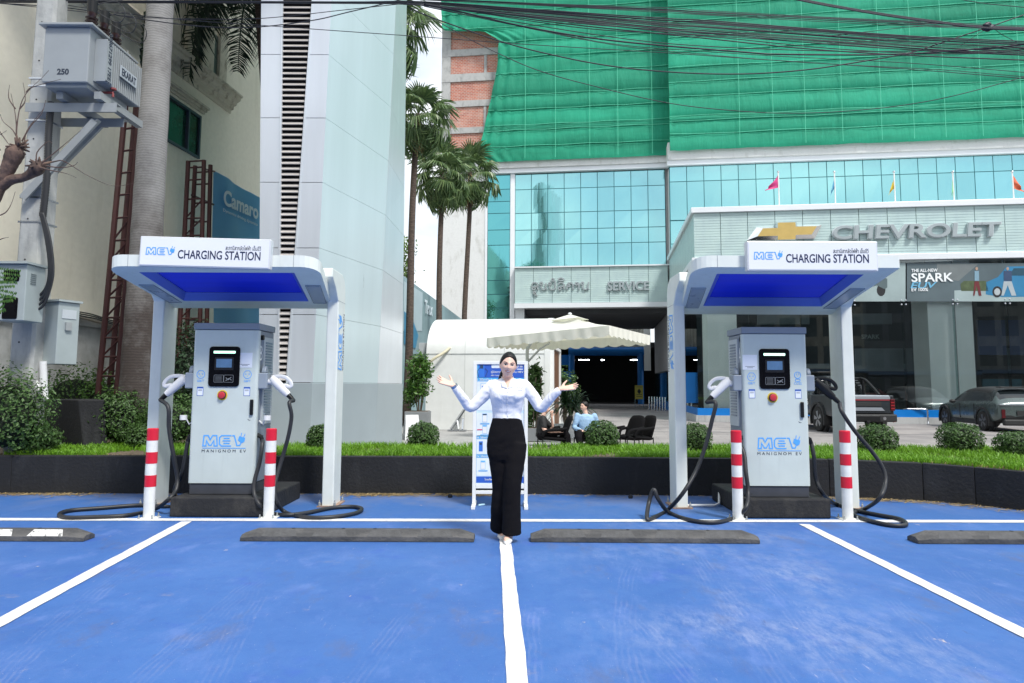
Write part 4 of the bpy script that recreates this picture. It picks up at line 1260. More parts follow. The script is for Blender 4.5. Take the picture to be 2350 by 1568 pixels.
  for k in range(2):
   m_ = MB(); stroke(m_, [(-.02, .018 - .01 * k), (.02, .018 - .01 * k)], 0.003, o4, XR, ZU, False, 0.001, 0.0026); m_.build('printed_line', INK, st)
 ex, ez = fx(.475 if side > 0 else .45), z0 + 1.045
 m_ = MB(); m_.lathe([(0, 0), (.055, 0), (.055, .004), (0, .004)], (ex, yf, ez), 24, 'y'); eb = m_.build('emergency_stop', M('yellow_ring', (0.72, 0.50, 0.02), 0.5, 0, 0.1, 30), root)
 m_ = MB(); m_.lathe([(.044, .004), (.044, .012), (.036, .014), (.036, .004)], (ex, yf, ez), 20, 'y'); m_.build('collar', M('button_collar', (0.06, 0.03, 0.035), 0.5), eb)
 m_ = MB(); m_.lathe([(0, .012), (.034, .012), (.037, .022), (.033, .032), (.015, .036), (0, .0365)], (ex, yf, ez), 20, 'y'); m_.build('push_button', M('button_red', (0.52, 0.035, 0.05), 0.35, 0, 0.0), eb, smooth='auto')
 hx = fx(.93) if side > 0 else fx(.895)
 m_ = MB(); m_.box(hx - .018, hx + .018, yf - .022, yf, z0 + .835, z0 + 1.0); m_.build('door_handle', BLACK, root, bevel=0.008)
 m_ = MB(); stroke(m_, arc(hx - .02, z0 + .80, .02, 200, 300, 6), 0.005, V((0, yf, 0)), XR, ZU, False, 0.001, 0.0005); m_.build('lock_mark', INK, root)
 lo = V((fx(.54), yf, z0 + 0.56))
 m_ = MB(); mev_logo(m_, lo, XR, ZU, 0.47, 0.0015, 0.0005)
 stroke(m_, [(-.235, -.075), (.225, -.075)], 0.007, lo, XR, ZU, False, 0.0015, 0.0005)
 m_.build('logo', LOGOBLUE, root)
 m_ = MB(); text_into(m_, 'M A N I G N O M   E V', lo + V((-.005, 0, -.105)), XR, ZU, height=0.030, width=0.47, depth=0.0015, lift=0.0005); m_.build('lettering', INK, root)
 for s in (-1, 1):
  xs = x1 - ins if s > 0 else x0 + ins
  rt = V((0, 1, 0)) if s > 0 else V((0, -1, 0))
  ya, yb = yf + 0.16, yf + dpt - 0.03
  yc = (ya + yb) / 2
  o5 = V((xs, yc, z0 + 1.28))
  m_ = MB(); plate(m_, rrect(-(yb - ya) / 2, (yb - ya) / 2, -.55, .40, .01, 2), o5, rt, ZU, 0.012, 0.0); vp = m_.build('vent_panel', VENT, root)
  me = None
  for k in range(26):
   zz = .34 - k * .031
   if -.09 < zz < -.02: continue
   if me is None:
    m_ = MB(); oo = o5
    n_ = rt.cross(ZU)
    for (q0, q1) in ((.0, .016),):
     m_.add([oo + rt * a + n_ * b + ZU * c for a, b, c in ((-.10, .0122, .010), (.10, .0122, .010), (.10, .022, -.008), (-.10, .022, -.008), (-.10, .0122, -.0085), (.10, .0122, -.0085))], [(0, 1, 2, 3), (3, 2, 5, 4), (0, 3, 4), (1, 5, 2)])
    me = m_.mesh('louvre', vp)
    base = o5
   o_ = link_mesh('louvre', me, SIDE, vp); o_.location = (0, 0, zz)
  m_ = MB(); text_into(m_, letter, V((xs + 0.002 * s, yf + 0.105, z0 + 1.50)), rt, ZU, height=0.16, width=0.075, depth=0.002, bold=0.0)
  if s == side: m_.build('bay_letter', WPAINT, root)
  m_ = MB(); m_.lathe([(0, 0), (.028, 0), (.028, .03), (0, .034)], (xs, yf + .10, z0 + 1.67), 10, 'x')
  if s == side: m_.build('knob', BLACK, root)
  hz = z0 + 1.20
  m_ = MB(); m_.box(*sorted((xs + .001 * s, xs + 0.10 * s)), yf + .03, yf + .19, hz - .085, hz + .085)
  m_.prism([(yf + .055 + .055 - .055 * math.cos(R(a)), hz + .086 + .075 * math.sin(R(a))) for a in range(0, 181, 20)], lambda p, d: V((d, p[0], p[1])), xs + .03 * s, xs + .075 * s)
  ho = m_.build('plug_holster', M('holster', (0.27, 0.315, 0.37), 0.4, 0, 0.03, 3), root, bevel=0.01)
  black = (right_std == 'CCS2' and s > 0)
  pm = BLACK if black else PLUGW
  p0 = V((xs + .10 * s, yf + .10, hz - .01))
  pl = MB()
  pl.tube([p0, p0 + V((.05 * s, 0, 0))], .032, 14)
  ax = V((s * .72, -.05, -.69)).normalized()
  q0 = p0 + V((.05 * s, 0, .02));
  pl.tube([q0 - ax * .03, q0 + ax * .02, q0 + ax * .10, q0 + ax * .20, q0 + ax * .235], [.036, .044, .042, .036, .03], 12, flat=1.15)
  po = pl.build('charging_plug', pm, root, smooth='auto')
  hd = MB()
  lp = [q0 + V((-.02 * s, 0, .03)), q0 + V((.05 * s, -.005, .040)), q0 + V((.13 * s, -.012, .030)), q0 + V((.185 * s, -.015, -.015)), q0 + V((.20 * s, -.015, -.055)), q0 + V((.18 * s, -.015, -.072)), q0 + V((.135 * s, -.01, -.06)), q0 + ax * .11 + V((.01 * s, 0, .0))]
  hd.tube(crom(lp, 5), .0135, 8, flat=1.5); hd.build('grip', pm, po, smooth='auto')
  gl = MB(); gl.tube([q0 + ax * .225, q0 + ax * .27, q0 + ax * .33], [.027, .026, .019], 10); gl.build('cable_gland', BLACK, po, smooth='auto')
  root['plug%d' % s] = 0
  PLUGEND[(letter, s)] = q0 + ax * .32
  cp = MB(); cc = V((xs + .11 * s, yf + .06, z0 + .80)); cp.tube([cc + V((0, 0, -.022)), cc + V((0, 0, .028))], .038, 14); cp.tube([cc + V((-.03 * s, 0, -.01)), cc + V((-.05 * s, .03, -.07)), cc + V((-.1 * s, .04, -.03))], .008, 6)
  if letter == 'B': cp.build('dust_cap', PLUGW, root, smooth='auto')
  m_ = MB(); m_.tube([V((xs, yf + .08, z0 + .62)), V((xs + .045 * s, yf + .08, z0 + .60)), V((xs + .06 * s, yf + .08, z0 + .55))], .024, 8); m_.build('cable_outlet', BLACK, root, smooth='auto')
  OUTLET[(letter, s)] = V((xs + .06 * s, yf + .08, z0 + .56))
 for k in list(root.keys()):
  if k.startswith('plug'): del root[k]
 return root
PLUGEND, OUTLET = {}, {}
p = gnd(388, 1187); YPL = p.y
kB = gnd(428, 1135, .20)
chB = charger(kB.x, kB.x + .705, kB.y, .20, 1.82, .50, 1, 'B', 'GB/T', 'grey charger with letter B and two white plugs by the black tower side bay')
kA = gnd(1863, 1142, .20)
chA = charger(kA.x - .695, kA.x, kA.y, .20, 1.80, .50, -1, 'A', 'CCS2', 'grey charger with letter A, one white plug and one black plug')
def plinth(x0, x1, y0, y1, z1, label):
 m_ = MB(); m_.box(x0, x1, y0, y1, 0.0, z1)
 o = m_.build('concrete_plinth', CONCBLK, None, bevel=0.015)
 tag(o, label, 'plinth', 'black concrete plinths under the chargers')
 return o
pa, pb = gnd(388, 1187), gnd(607, 1187)
plinth(pa.x, pb.x, pa.y, 8.55, .198, 'black painted concrete plinth carrying charger B')
pa, pb = gnd(1708, 1190), gnd(1906, 1190)
plinth(pa.x, pb.x, pa.y, 8.55, .198, 'black painted concrete plinth carrying charger A with a white pipe beside it')
def cable(pts, name_parent, r=.0215, n=7):
 pp = []
 for q in pts:
  if isinstance(q, V): pp.append(q)
  elif q[2] == 'g': pp.append(gnd(q[0], q[1], .023))
  else: pp.append(at(q[0], q[1], q[2]))
 m_ = MB(); m_.tube(crom(pp, n), r, 10)
 return m_.build('charging_cable', RUBBER, name_parent, smooth=True)
kb, ka = kB.y, kA.y
cable([PLUGEND[('B', -1)], (386, 935, kb), (388, 985, kb), (398, 1045, kb), (407, 1095, kb + .05), (404, 1125, kb), (385, 1148, kb - .1), (352, 1170, 'g'), (290, 1183, 'g'), (215, 1187, 'g'), (155, 1188, 'g'), (136, 1181, 'g'), (160, 1172, 'g'), (235, 1166, 'g'), (315, 1160, 'g'), (372, 1162, 'g'), (398, 1160, 'g'), (402, 1120, kb + .25), (418, 1085, kb + .1), OUTLET[('B', -1)]], chB)
cable([PLUGEND[('B', 1)], (664, 925, kb), (669, 955, kb), (662, 1000, kb), (648, 1050, kb), (636, 1090, kb - .05), (630, 1120, kb - .1), (634, 1150, kb - .12), (655, 1176, 'g'), (700, 1187, 'g'), (760, 1187, 'g'), (815, 1178, 'g'), (830, 1168, 'g'), (808, 1163, 'g'), (760, 1166, 'g'), (705, 1177, 'g'), (660, 1182, 'g'), (622, 1178, 'g'), (597, 1160, kb - .2), (584, 1135, kb - .14), (584, 1105, kb - .1), (596, 1060, kb - .05), (602, 1020, kb), OUTLET[('B', 1)]], chB)
cable([PLUGEND[('A', -1)], (1642, 925, ka), (1634, 965, ka), (1620, 1020, ka), (1598, 1080, ka - .02), (1565, 1135, ka - .1), (1530, 1172, 'g'), (1500, 1188, 'g'), (1485, 1192, 'g'), (1489, 1155, ka - .1), (1500, 1124, ka - .1), (1510, 1145, ka - .1), (1535, 1176, 'g'), (1585, 1194, 'g'), (1640, 1199, 'g'), (1685, 1189, 'g'), (1712, 1165, ka - .25), (1717, 1130, ka - .12), (1712, 1085, ka - .08), (1707, 1040, ka), OUTLET[('A', -1)]], chA)
cable([PLUGEND[('A', 1)], (1932, 945, ka), (1962, 990, ka), (2000, 1035, ka - .02), (2026, 1075, ka - .05), (2032, 1108, ka - .1), (2017, 1145, ka - .2), (1985, 1168, 'g'), (1958, 1179, 'g'), (1985, 1192, 'g'), (2040, 1205, 'g'), (2078, 1205, 'g'), (2066, 1192, 'g'), (2010, 1181, 'g'), (1955, 1170, 'g'), (1920, 1158, 'g'), (1890, 1135, ka + .1), (1872, 1098, ka + .1), (1868, 1050, ka + .05), OUTLET[('A', 1)]], chA)
m_ = MB(); m_.tube([gnd(1560, 1160, .02), gnd(1640, 1160, .02), gnd(1650, 1156, .03), gnd(1651, 1150, .03) + V((0, 0, .10)), gnd(1653, 1150, .03) + V((.04, .0, .13))], .014, 8)
tag(m_.build('conduit_pipe', PLUGW, None, smooth='auto'), 'thin white conduit pipe lying beside the plinth of charger A', 'pipe')
BLUEC = M('canopy_blue', (0.010, 0.035, 0.68), 0.4, 0, 0.08, 1.5, stretch=(0.3, 6, 1))
LIP = M('canopy_lip', (0.10, 0.17, 0.62), 0.45, 0, 0.02)
def canopy(xf0, xf1, xb0, xb1, yfr, ybk, zfr, zbk, mir, sharp, signc, signroll, label, pz):
 """A tilted white hood with rounded front corners; its two flat posts bend forward at the top."""
 xl = xf0
 root = empty('charging_canopy', ((xf0 + xf1) / 2, 8.0, 0), 0, label, 'canopy', 'charging bay canopies')
 W, D = xf1 - xf0, ybk - yfr
 th = 0.12
 rl, rr = .20, .20
 if sharp == 'r': rr = 0.012
 out = [(0, D), (0, D * .5), (0, rl)]
 out += [(rl - rl * math.cos(R(a)), rl - rl * math.sin(R(a))) for a in range(15, 91, 15)]
 out += [(W * .33, 0), (W * .66, 0)]
 out += [(W - rr + rr * math.sin(R(a)), rr - rr * math.cos(R(a))) for a in range(0, 91, 15)]
 out += [(W, D * .5), (W, D)] + [(W * .66, D), (W * .33, D)]
 ix0, ix1, iy0, iy1 = .28, W - .28, .15, D - .24
 def inner(p, g):
  return (min(max(p[0], ix0 + g), ix1 - g), min(max(p[1], iy0 + g), iy1 - g))
 def zz(y): return zfr + (zbk - zfr) * y / D
 def w3(p, dz):
  f = p[1] / D; a0 = xf0 + (xb0 - xf0) * f; a1 = xf1 + (xb1 - xf1) * f
  return V((a0 + (a1 - a0) * p[0] / W, yfr + p[1], zz(p[1]) + dz))
 m_ = MB()
 m_.rings([[w3(p, th) for p in out], [w3(p, 0.0) for p in out], [w3(inner(p, 0), 0.0) for p in out]], cap=False)
 m_.build('hood_frame', WHITE, root)
 m_ = MB(); m_.rings([[w3(inner(p, 0.001), -0.001) for p in out], [w3(inner(p, .07), .07) for p in out]], cap=False); m_.build('hood_lip', LIP, root)
 for xx in (rl + .06, W - .26):
  m_ = MB(); m_.box(xl + xx - .002, xl + xx + .002, yfr - .0025, yfr + .02, zfr - .001, zfr + th + .001)
  m_.build('seam', M('seam_grey', (0.3, 0.33, 0.36), 0.6), root)
 m_ = MB()
 npr = 46
 pr = [(iy0 + .07 + (iy1 - iy0 - .14) * i / npr, .072 + (.009 if i % 2 else 0)) for i in range(npr + 1)]
 m_.rings([[w3((ix0 + .06, y), dz) for y, dz in pr], [w3((ix1 - .06, y), dz) for y, dz in pr]], cap=False, closed=False)
 m_.build('ceiling_sheet', BLUEC, root, fix=False)
 m_ = MB(); m_.add([w3(p, th - .004) for p in out], [tuple(range(len(out)))]); m_.build('roof_sheet', WPAINT, root)
 for cx in (.14, W - .14):
  m_ = MB()
  q = [(cx - .075, D * .42), (cx + .075, D * .42), (cx + .075, D * .82), (cx - .075, D * .82)]
  m_.add([w3(p, -.006) for p in q] + [w3(p, .002) for p in q], [(3, 2, 1, 0), (0, 1, 5, 4), (1, 2, 6, 5), (2, 3, 7, 6), (3, 0, 4, 7)])
  m_.build('light_panel', M('light_lens', (0.32, 0.37, 0.44), 0.3, 0, 0.05, 4), root, fix=False)
  m_ = MB(); stroke_pts = [w3(p, -.004) for p in ((cx - .085, D * .40), (cx + .085, D * .40), (cx + .085, D * .84), (cx - .085, D * .84))]
  m_.tube(stroke_pts + stroke_pts[:1], .004, 4); m_.build('light_gasket', M('seam_grey', (0.3, 0.33, 0.36)), root)
 pw = 0.13
 for s in (-1, 1):
  xi = (xb0 if s < 0 else xb1) + s * .004
  xo = xi + s * pw
  ypost, yb_ = 7.95, 8.275
  rr_ = .20
  poly = [(ypost, 0), (ypost, pz - .34), (ypost - .13, pz - .20), (ypost - .30, pz - .10), (ypost - .30, pz)]
  poly += [(yb_ - rr_ + rr_ * math.sin(R(a)), pz - rr_ + rr_ * math.cos(R(a))) for a in range(0, 91, 15)] + [(yb_, 0)]
  m_ = MB(); m_.prism(poly, lambda p, d: V((d, p[0], p[1])), min(xi, xo), max(xi, xo))
  po = m_.build('post', WHITE, root, bevel=0.012)
  zj = pz - .33
  m_ = MB(); m_.box(min(xi, xo) - .0015, max(xi, xo) + .0015, ypost - .0015, yb_ + .0015, zj - .002, zj + .002); m_.build('seam', MATS['seam_grey'], po)
  m_ = MB(); m_.box(*sorted((xo + s * .045, xi - s * .045)), ypost - .04, yb_ + .04, .0, .014); m_.build('foot_plate', M('rusty_plate', (0.30, 0.20, 0.15), 0.8, 0, 0.3, 8), po)
  for dx in (-.085, .085):
   for yy in (ypost - .015, yb_ + .015):
    m_ = MB(); m_.lathe([(0, .014), (.013, .014), (.013, .05), (.006, .055), (.006, .075), (0, .075)], ((xo + xi) / 2 + dx, yy, 0), 6); m_.build('anchor_bolt', GALV, po)
  if s == mir:
   out_n = V((s, 0, 0))
   rt = V((0, 0, 1)) if mir > 0 else V((0, 0, -1))
   up_ = out_n.cross(rt).normalized()
   ob = V((xo, ypost + .162, 1.86))
   m_ = MB(); mev_logo(m_, ob + up_ * .035, rt, up_, .66, .0015, .001); m_.build('logo', LOGOBLUE, po)
   m_ = MB(); text_into(m_, 'CHARGING STATION', ob - up_ * .105, rt, up_, width=.66, height=.05, depth=.0015, lift=.001); m_.build('lettering', NAVY, po)
 sw, sh, sdp = 1.315, .305, .085
 rot = Matrix.Translation(signc) @ Matrix.Rotation(signroll, 4, 'Y')
 m_ = MB(); m_.box(-sw / 2, sw / 2, -sdp, 0, -sh / 2, sh / 2, rot); sb = m_.build('sign_box', M('sign_frame', (0.66, 0.68, 0.70), 0.35, 0.1, 0), root, bevel=0.008)
 o = rot @ V((0, -sdp, 0)); rx = rot.to_3x3() @ XR; uz = rot.to_3x3() @ ZU
 m_ = MB(); plate(m_, rrect(-sw / 2 + .014, sw / 2 - .014, -sh / 2 + .014, sh / 2 - .014, .006, 2), o, rx, uz, .003, .0); m_.build('sign_face', M('sign_white', (0.80, 0.82, 0.85), 0.35, 0, 0.02, 2), sb)
 m_ = MB(); mev_logo(m_, o + rx * -.44, rx, uz, .30, .0015, .0034); m_.build('logo', LOGOBLUE, sb)
 m_ = MB(); text_into(m_, 'CHARGING STATION', o + rx * .147 + uz * -.024, rx, uz, width=.83, height=.088, depth=.0015, lift=.0034, bold=.012); m_.build('lettering', NAVY, sb)
 m_ = MB(); text_into(m_, 'สะถานีสากลัดไฟฟ้า เอ็มอีวี', o + rx * .385 + uz * .056, rx, uz, width=.355, height=.05, depth=.0015, lift=.0034, res=2); m_.build('lettering', INK, sb)
 for dx in (-.4, .4):
  m_ = MB(); m_.box(-.02 + dx, .02 + dx, 0.002, .07, -.05, .05, rot); m_.build('sign_bracket', GALV, sb)
 return root
YFR, YBK = 7.0, 8.2
zpost = at(790, 630, 8.1).z
def canopy_from(f0, f1, b0, b1, mir, sharp, sc, roll, label, y_bk, y_fr, ptop):
 ff, gg = at(f0, y_fr, YFR), at(f1, y_fr, YFR); a, c = at(b0, y_bk, YBK), at(b1, y_bk, YBK)
 return canopy(ff.x, gg.x, a.x, c.x, YFR, YBK, (ff.z + gg.z) / 2, (a.z + c.z) / 2, mir, sharp, at(sc[0], sc[1], YFR - .005), roll, label, ptop)
canL = canopy_from(234, 732, 402, 763, 1, '', (478.5, 583.5), R(1.3), 'white canopy with blue ceiling and tilted sign over charger B', 708, 612, zpost)
canR = canopy_from(1588, 2066, 1560, 1906, -1, 'r', (1856.5, 591.5), R(0.0), 'white canopy with blue ceiling and level sign over charger A', 722, 614, zpost - .03)
RED = M('bollard_red', (0.62, 0.012, 0.035), 0.4, 0, 0.05, 6)
BWHT = M('bollard_white', (0.75, 0.76, 0.73), 0.45, 0, 0.08, 9)
def make_bollard(p, label):
 root = empty('bollard', p, 0, label, 'bollard', 'red and white bollards before the chargers')
 r = .053
 m_ = MB(); m_.lathe([(r, .01), (r, .90), (r - .006, .906), (0, .908)], (0, 0, 0), 24); m_.build('tube', BWHT, root, local=True, smooth='auto')
 m_ = MB(); m_.box(-.085, .085, -.085, .085, 0, .012); m_.build('base_plate', BWHT, root, local=True, bevel=.003)
 for a in (-1, 1):
  for b_ in (-1, 1):
   m_ = MB(); m_.lathe([(0, .012), (.013, .012), (.013, .024), (.007, .026), (.007, .05), (0, .05)], (a * .066, b_ * .066, 0), 6); m_.build('anchor_bolt', GALV, root, local=True)
 for k in (0, 1, 2):
  z1 = .902 - k * .232
  m_ = MB(); m_.lathe([(r + .0002, z1 - .115), (r + .0015, z1 - .115), (r + .0015, z1), (r + .0002, z1)], (0, 0, 0), 24); m_.build('red_band', RED, root, local=True, smooth='auto')
 m_ = MB(); m_.lathe([(r + .0015, .9022), (r - .006, .9085), (0, .9102)], (0, 0, 0), 24); m_.build('red_cap', RED, root, local=True, smooth='auto')
 return root
bl = make_bollard(gnd(341, 1191), 'red and white bollard by the left post of the canopy over charger B')
for px, py, lb in ((616, 1190, 'red and white bollard in front of the right flank of charger B'), (1694, 1194, 'red and white bollard in front of the left flank of charger A'), (1946, 1193, 'red and white bollard before the right post of the canopy over charger A')):
 o = copy_tree(bl); o.location = gnd(px, py); o.rotation_euler.z = R(px % 7); o['label'] = lb
STOP = dirty('black_rubber', (0.055, 0.056, 0.058), (0.15, 0.145, 0.14), 0.8, (1, 3, 3), (0.45, 0.8), 40, 0.4)
STOPD = M('rubber_pad', (0.075, 0.076, 0.078), 0.75, 0, 0.3, 12, 0.3, 80)
def make_stop(length, pads, label):
 root = empty('wheel_stop', (0, 0, 0), 0, label, 'wheel stop', 'black rubber wheel stops')
 h = length / 2
 prof = [(-.085, 0), (-.085, .042), (-.028, .095), (.028, .095), (.085, .042), (.085, 0)]
 e = [(-.085, 0), (-.085, .03), (-.04, .05), (.04, .05), (.085, .03), (.085, 0)]
 m_ = MB()
 m_.rings([[V((-h, y, z)) for y, z in e], [V((-h + .13, y, z)) for y, z in prof], [V((h - .13, y, z)) for y, z in prof], [V((h, y, z)) for y, z in e]])
 m_.build('stop_body', STOP, root, local=True, bevel=.004)
 for k, c in enumerate((-.68, -.24, .24, .68)):
  mt = pads if isinstance(pads, list) else [pads] * 4
  m_ = MB()
  a = math.atan2(.053, .057)
  def q(x, f, l=.0015): return V((x, -.085 + .057 * f - l * math.sin(a), .042 + .053 * f + l * math.cos(a)))
  L_ = .155
  c_ = c * (h / 1.02)
  top = [q(c_ - L_, .05), q(c_ + L_, .05), q(c_ + L_ * .8, .93), q(c_ - L_ * .8, .93)]
  bot = [q(c_ - L_, .05, -.002), q(c_ + L_, .05, -.002), q(c_ + L_ * .8, .93, -.002), q(c_ - L_ * .8, .93, -.002)]
  m_.add(top + bot, [(0, 1, 2, 3), (1, 0, 4, 5), (2, 1, 5, 6), (3, 2, 6, 7), (0, 3, 7, 4)])
  m_.build('reflector_pad', mt[k], root, local=True)
  m_ = MB(); m_.lathe([(0, .095), (.016, .0951), (.016, .098), (0, .0985)], (c_ + .2 * (1 if k < 2 else -1) * .5, .0, 0), 8); m_.build('bolt_cap', DARKIN, root, local=True)
 return root
REFW = dirty('worn_white_pad', (0.66, 0.66, 0.64), (0.10, 0.10, 0.10), 0.6, (8, 8, 8), (0.55, 0.62), 20, 0.2)
a, b_ = gnd(550, 1243), gnd(1088, 1244)
s1 = make_stop(b_.x - a.x, STOPD, 'long black rubber wheel stop left of the woman'); s1.location = ((a.x + b_.x) / 2, a.y + .085, 0.002)
a2, b2 = gnd(1218, 1245), gnd(1745, 1249)
s2 = copy_tree(s1); s2['label'] = 'long black rubber wheel stop right of the woman'; s2.location = ((a2.x + b2.x) / 2, (a2.y + b2.y) / 2 + .085, 0.002); s2.rotation_euler.z = math.atan2(b2.y - a2.y, b2.x - a2.x); s2.scale.x = (b2.x - a2.x) / (b_.x - a.x)
s3 = make_stop(b_.x - a.x, [REFW, REFW, REFW, REFW], 'black wheel stop with worn white pads at the left edge'); e = gnd(191, 1244); s3.location = (e.x - (b_.x - a.x) / 2, e.y + .085, 0.002)
s4 = copy_tree(s1); s4['label'] = 'black rubber wheel stop at the right edge without white pads'; e = gnd(2107, 1249); s4.location = (e.x + (b_.x - a.x) / 2, e.y + .085, 0.002)
stY = gnd(1147, 1163).y
def sp(x, y): return at(x, y, stY)
zb0 = 0.0
xl, xr = sp(1089, 1000).x, sp(1207, 1000).x
zt = sp(1147, 829).z; zpb, zpt = sp(1147, 1108).z, sp(1147, 834).z
stand = empty('info_stand', ((xl + xr) / 2, stY, 0), 0, 'white framed stand with a blue printed charging guide behind the woman', 'sign stand')
for x in (xl, xr):
 m_ = MB(); m_.box(x - .02, x + .02, stY - .02, stY + .02, .035, zt - .022); m_.build('upright', WPAINT, stand, bevel=.003)
 m_ = MB(); m_.box(x - .022, x + .022, stY - .20, stY + .22, 0.0, .033); m_.build('foot', WPAINT, stand, bevel=.003)
for z in (zt - .02, zpb - .03, .16):
 m_ = MB(); m_.box(xl - .021 + .042 * (z < zt - .03), xr + .021 - .042 * (z < zt - .03), stY - .019, stY + .019, z - .018 - .014 * (z == zpb - .03), z + .02); m_.build('cross_bar', WPAINT, stand, bevel=.003)
m_ = MB(); m_.box(xl + .022, xr - .022, stY - .006, stY + .012, zpb - .008, zt - .042); pn = m_.build('print_panel', M('print_pale', (0.55, 0.72, 0.86), 0.45, 0, 0.02, 2), stand)
PB = {'a': M('print_blue', (0.03, 0.11, 0.50), 0.45), 'b': M('print_cyan', (0.10, 0.42, 0.78), 0.45), 'w': M('print_white', (0.74, 0.80, 0.86), 0.45), 'd': M('print_dark', (0.03, 0.06, 0.12), 0.45), 'r': M('print_red', (0.6, 0.10, 0.16), 0.45), 't': WPAINT, 'm': M('print_mid', (0.04, 0.18, 0.62), 0.45)}
def pr(k, x0, x1, y0, y1, lift, r=0):
 a, b2_ = sp(x0, y1), sp(x1, y0)
 m_ = MB(); o = V((0, stY - .006, 0))
 x0_, x1_ = max(a.x, xl + .024), min(b2_.x, xr - .024)
 poly = rrect(x0_, x1_, a.z, b2_.z, r, 2) if r else [(x0_, a.z), (x1_, a.z), (x1_, b2_.z), (x0_, b2_.z)]
 plate(m_, poly, o, XR, ZU, .0008, lift); return m_.build('print', PB[k], pn)
def ptx(k, s, x, y, w_, h_, lift, al='L'):
 m_ = MB(); o = sp(x, y); ww = abs(sp(x + w_, y).x - o.x); hh = abs(sp(x, y).z - sp(x, y + h_).z)
 text_into(m_, s, V((o.x, stY - .006, o.z)), XR, ZU, width=ww, height=hh, depth=.0008, lift=lift, align=al, bold=.01, res=2); m_.build('lettering', PB[k], pn)
pr('a', 1093, 1204, 834, 867, .0005); pr('b', 1093, 1204, 867, 875, .0005); pr('b', 1093, 1102, 834, 866, .0014)
pr('m', 1098, 1112, 836, 866, .0022); pr('d', 1102, 1109, 838, 846, .003); pr('w', 1128, 1150, 835, 845, .0022, .008); pr('w', 1186, 1200, 846.5, 848.5, .0022)
m_ = MB(); stroke(m_, [(a.x, a.z) for a in (sp(1101, 844), sp(1096, 852), sp(1098, 865))], .006, V((0, stY - .006, 0)), XR, ZU, False, .0008, .003); stroke(m_, [(a.x, a.z) for a in (sp(1113, 846), sp(1119, 852), sp(1114, 865))], .006, V((0, stY - .006, 0)), XR, ZU, False, .0008, .003); m_.build('print', PB['d'], pn)
ptx('t', '24 Hr', 1186, 841, 14, 6, .0022); ptx('t', 'คู่มือการชาร์จไฟฟ้ากับ MEV', 1127, 854, 74, 7, .0022); ptx('t', 'MEV CHARGING STATION', 1127, 862, 50, 3, .0022); ptx('t', 'I. วิธีชาร์จ / ...', 1095, 871, 40, 6, .0022)
for y0, y1, s in ((877, 942, None), (948, 1001, 'II. วิธีชาร์จ'), (1009, 1043, 'III. วิธีชาร์จ'), (1052, 1092, 'IV. วิธีชาร์จ')):
 pr('w', 1094, 1203, y0, y1, .0005, .012)
 if s and y0 > 950: pr('b', 1093, 1204, y0 - 9, y0 - 1.5, .0005); ptx('t', s, 1095, y0 - 5, 26, 5, .0022)
for x in (1103, 1118, 1134, 1165, 1185):
 pr('b', x, x + 12, 880, 905, .0016); pr('t', x + .7, x + 11.3, 880.7, 904.3, .0026); pr('m', x + 3, x + 9, 886, 894, .0036)
for x, y in ((1107, 949), (1160, 949), (1107, 975), (1165, 975), (1103, 1057), (1165, 1057)):
 pr('b', x, x + 11, y, y + 20, .0016); pr('t', x + .6, x + 10.4, y + .6, y + 19.4, .0026); pr('d' if y < 960 else 'b', x + 1, x + 10, y + 1, y + 4, .0036)
 for q in range(2): pr('b', x - 5, x + 16, y + 22 + q * 2, y + 22.9 + q * 2, .0026)
for x in (1099, 1160, 1185):
 pr('m', x, x + 9, 1013, 1036, .0016); pr('d', x + 2, x + 7, 1016, 1021, .0026)
pr('r', 1095, 1107, 985, 987.5, .0026)
pr('a', 1093, 1204, 1094, 1108, .0005); ptx('t', 'โทรศัพท์ 020', 1112, 1100, 34, 5, .0022)
m_ = MB(); m_.tube([gnd(1098, 1160, .012), gnd(1112, 1158, .012)], .012, 8); tag(m_.build('plastic_bottle', M('bottle_blue', (0.4, 0.6, 0.7), 0.2), None, smooth='auto'), 'small crumpled plastic bottle lying behind the foot of the info stand', 'bottle')
# ================================================================== GREY TOWER
TOWP = M('tower_panel', (0.60, 0.71, 0.74), 0.30, 0.25, 0.04, 0.8, stretch=(3, 3, 0.3))
TOWL = M('tower_side_panel', (0.66, 0.70, 0.74), 0.32, 0.3, 0.06, 0.8, stretch=(3, 3, 0.3))
TOWD = M('tower_void', (0.015, 0.012, 0.012), 0.9, 0, 0)
SLAT = M('tower_slat', (0.50, 0.47, 0.45), 0.5, 0.1, 0.06, 2)
TC = (-3.77, 15.4)
zA, zB = 1.36 + (885 - 880) * 12 / 1600, 7.9
def tcorner(i, z):
 f = max((z - zA) / (zB - zA), -.3)
 x = [-4.34 - .20 * f, -3.41 + .12 * f, -2.75 + .17 * f, -2.57 - .04 * f, -3.41 + .12 * f, -4.34 - .20 * f, -5.05 - .22 * f, -4.95 - .22 * f][i]
 if z > 13.5: x = TC[0] + (x - TC[0]) * (1 - .45 * (z - 13.5) / 9)
 return V((x, (12, 12, 14.35, 16.4, 18.8, 18.8, 16.4, 14.35)[i], z))
tower = empty('sign_tower', (TC[0], TC[1], 0), 0, 'tall grey metal clad tower with a dark louvred slot', 'tower')
ZT = 22.3
levels = [-.05, zA]
z = zA
for k in range(18): z += 1.17; levels.append(min(z, ZT))
levels = [l for l in levels if l <= ZT]
m_ = MB()
rg = []
for z in (-.05, zA, 4, zB, 11, 13.5, 18, ZT - .02):
 c = V((TC[0], 15.4, z)); rg.append([c + (tcorner(i, z) - c) * .955 + V((0, 0, 0)) for i in range(8)])
m_.rings(rg); m_.build('core', TOWD, tower)
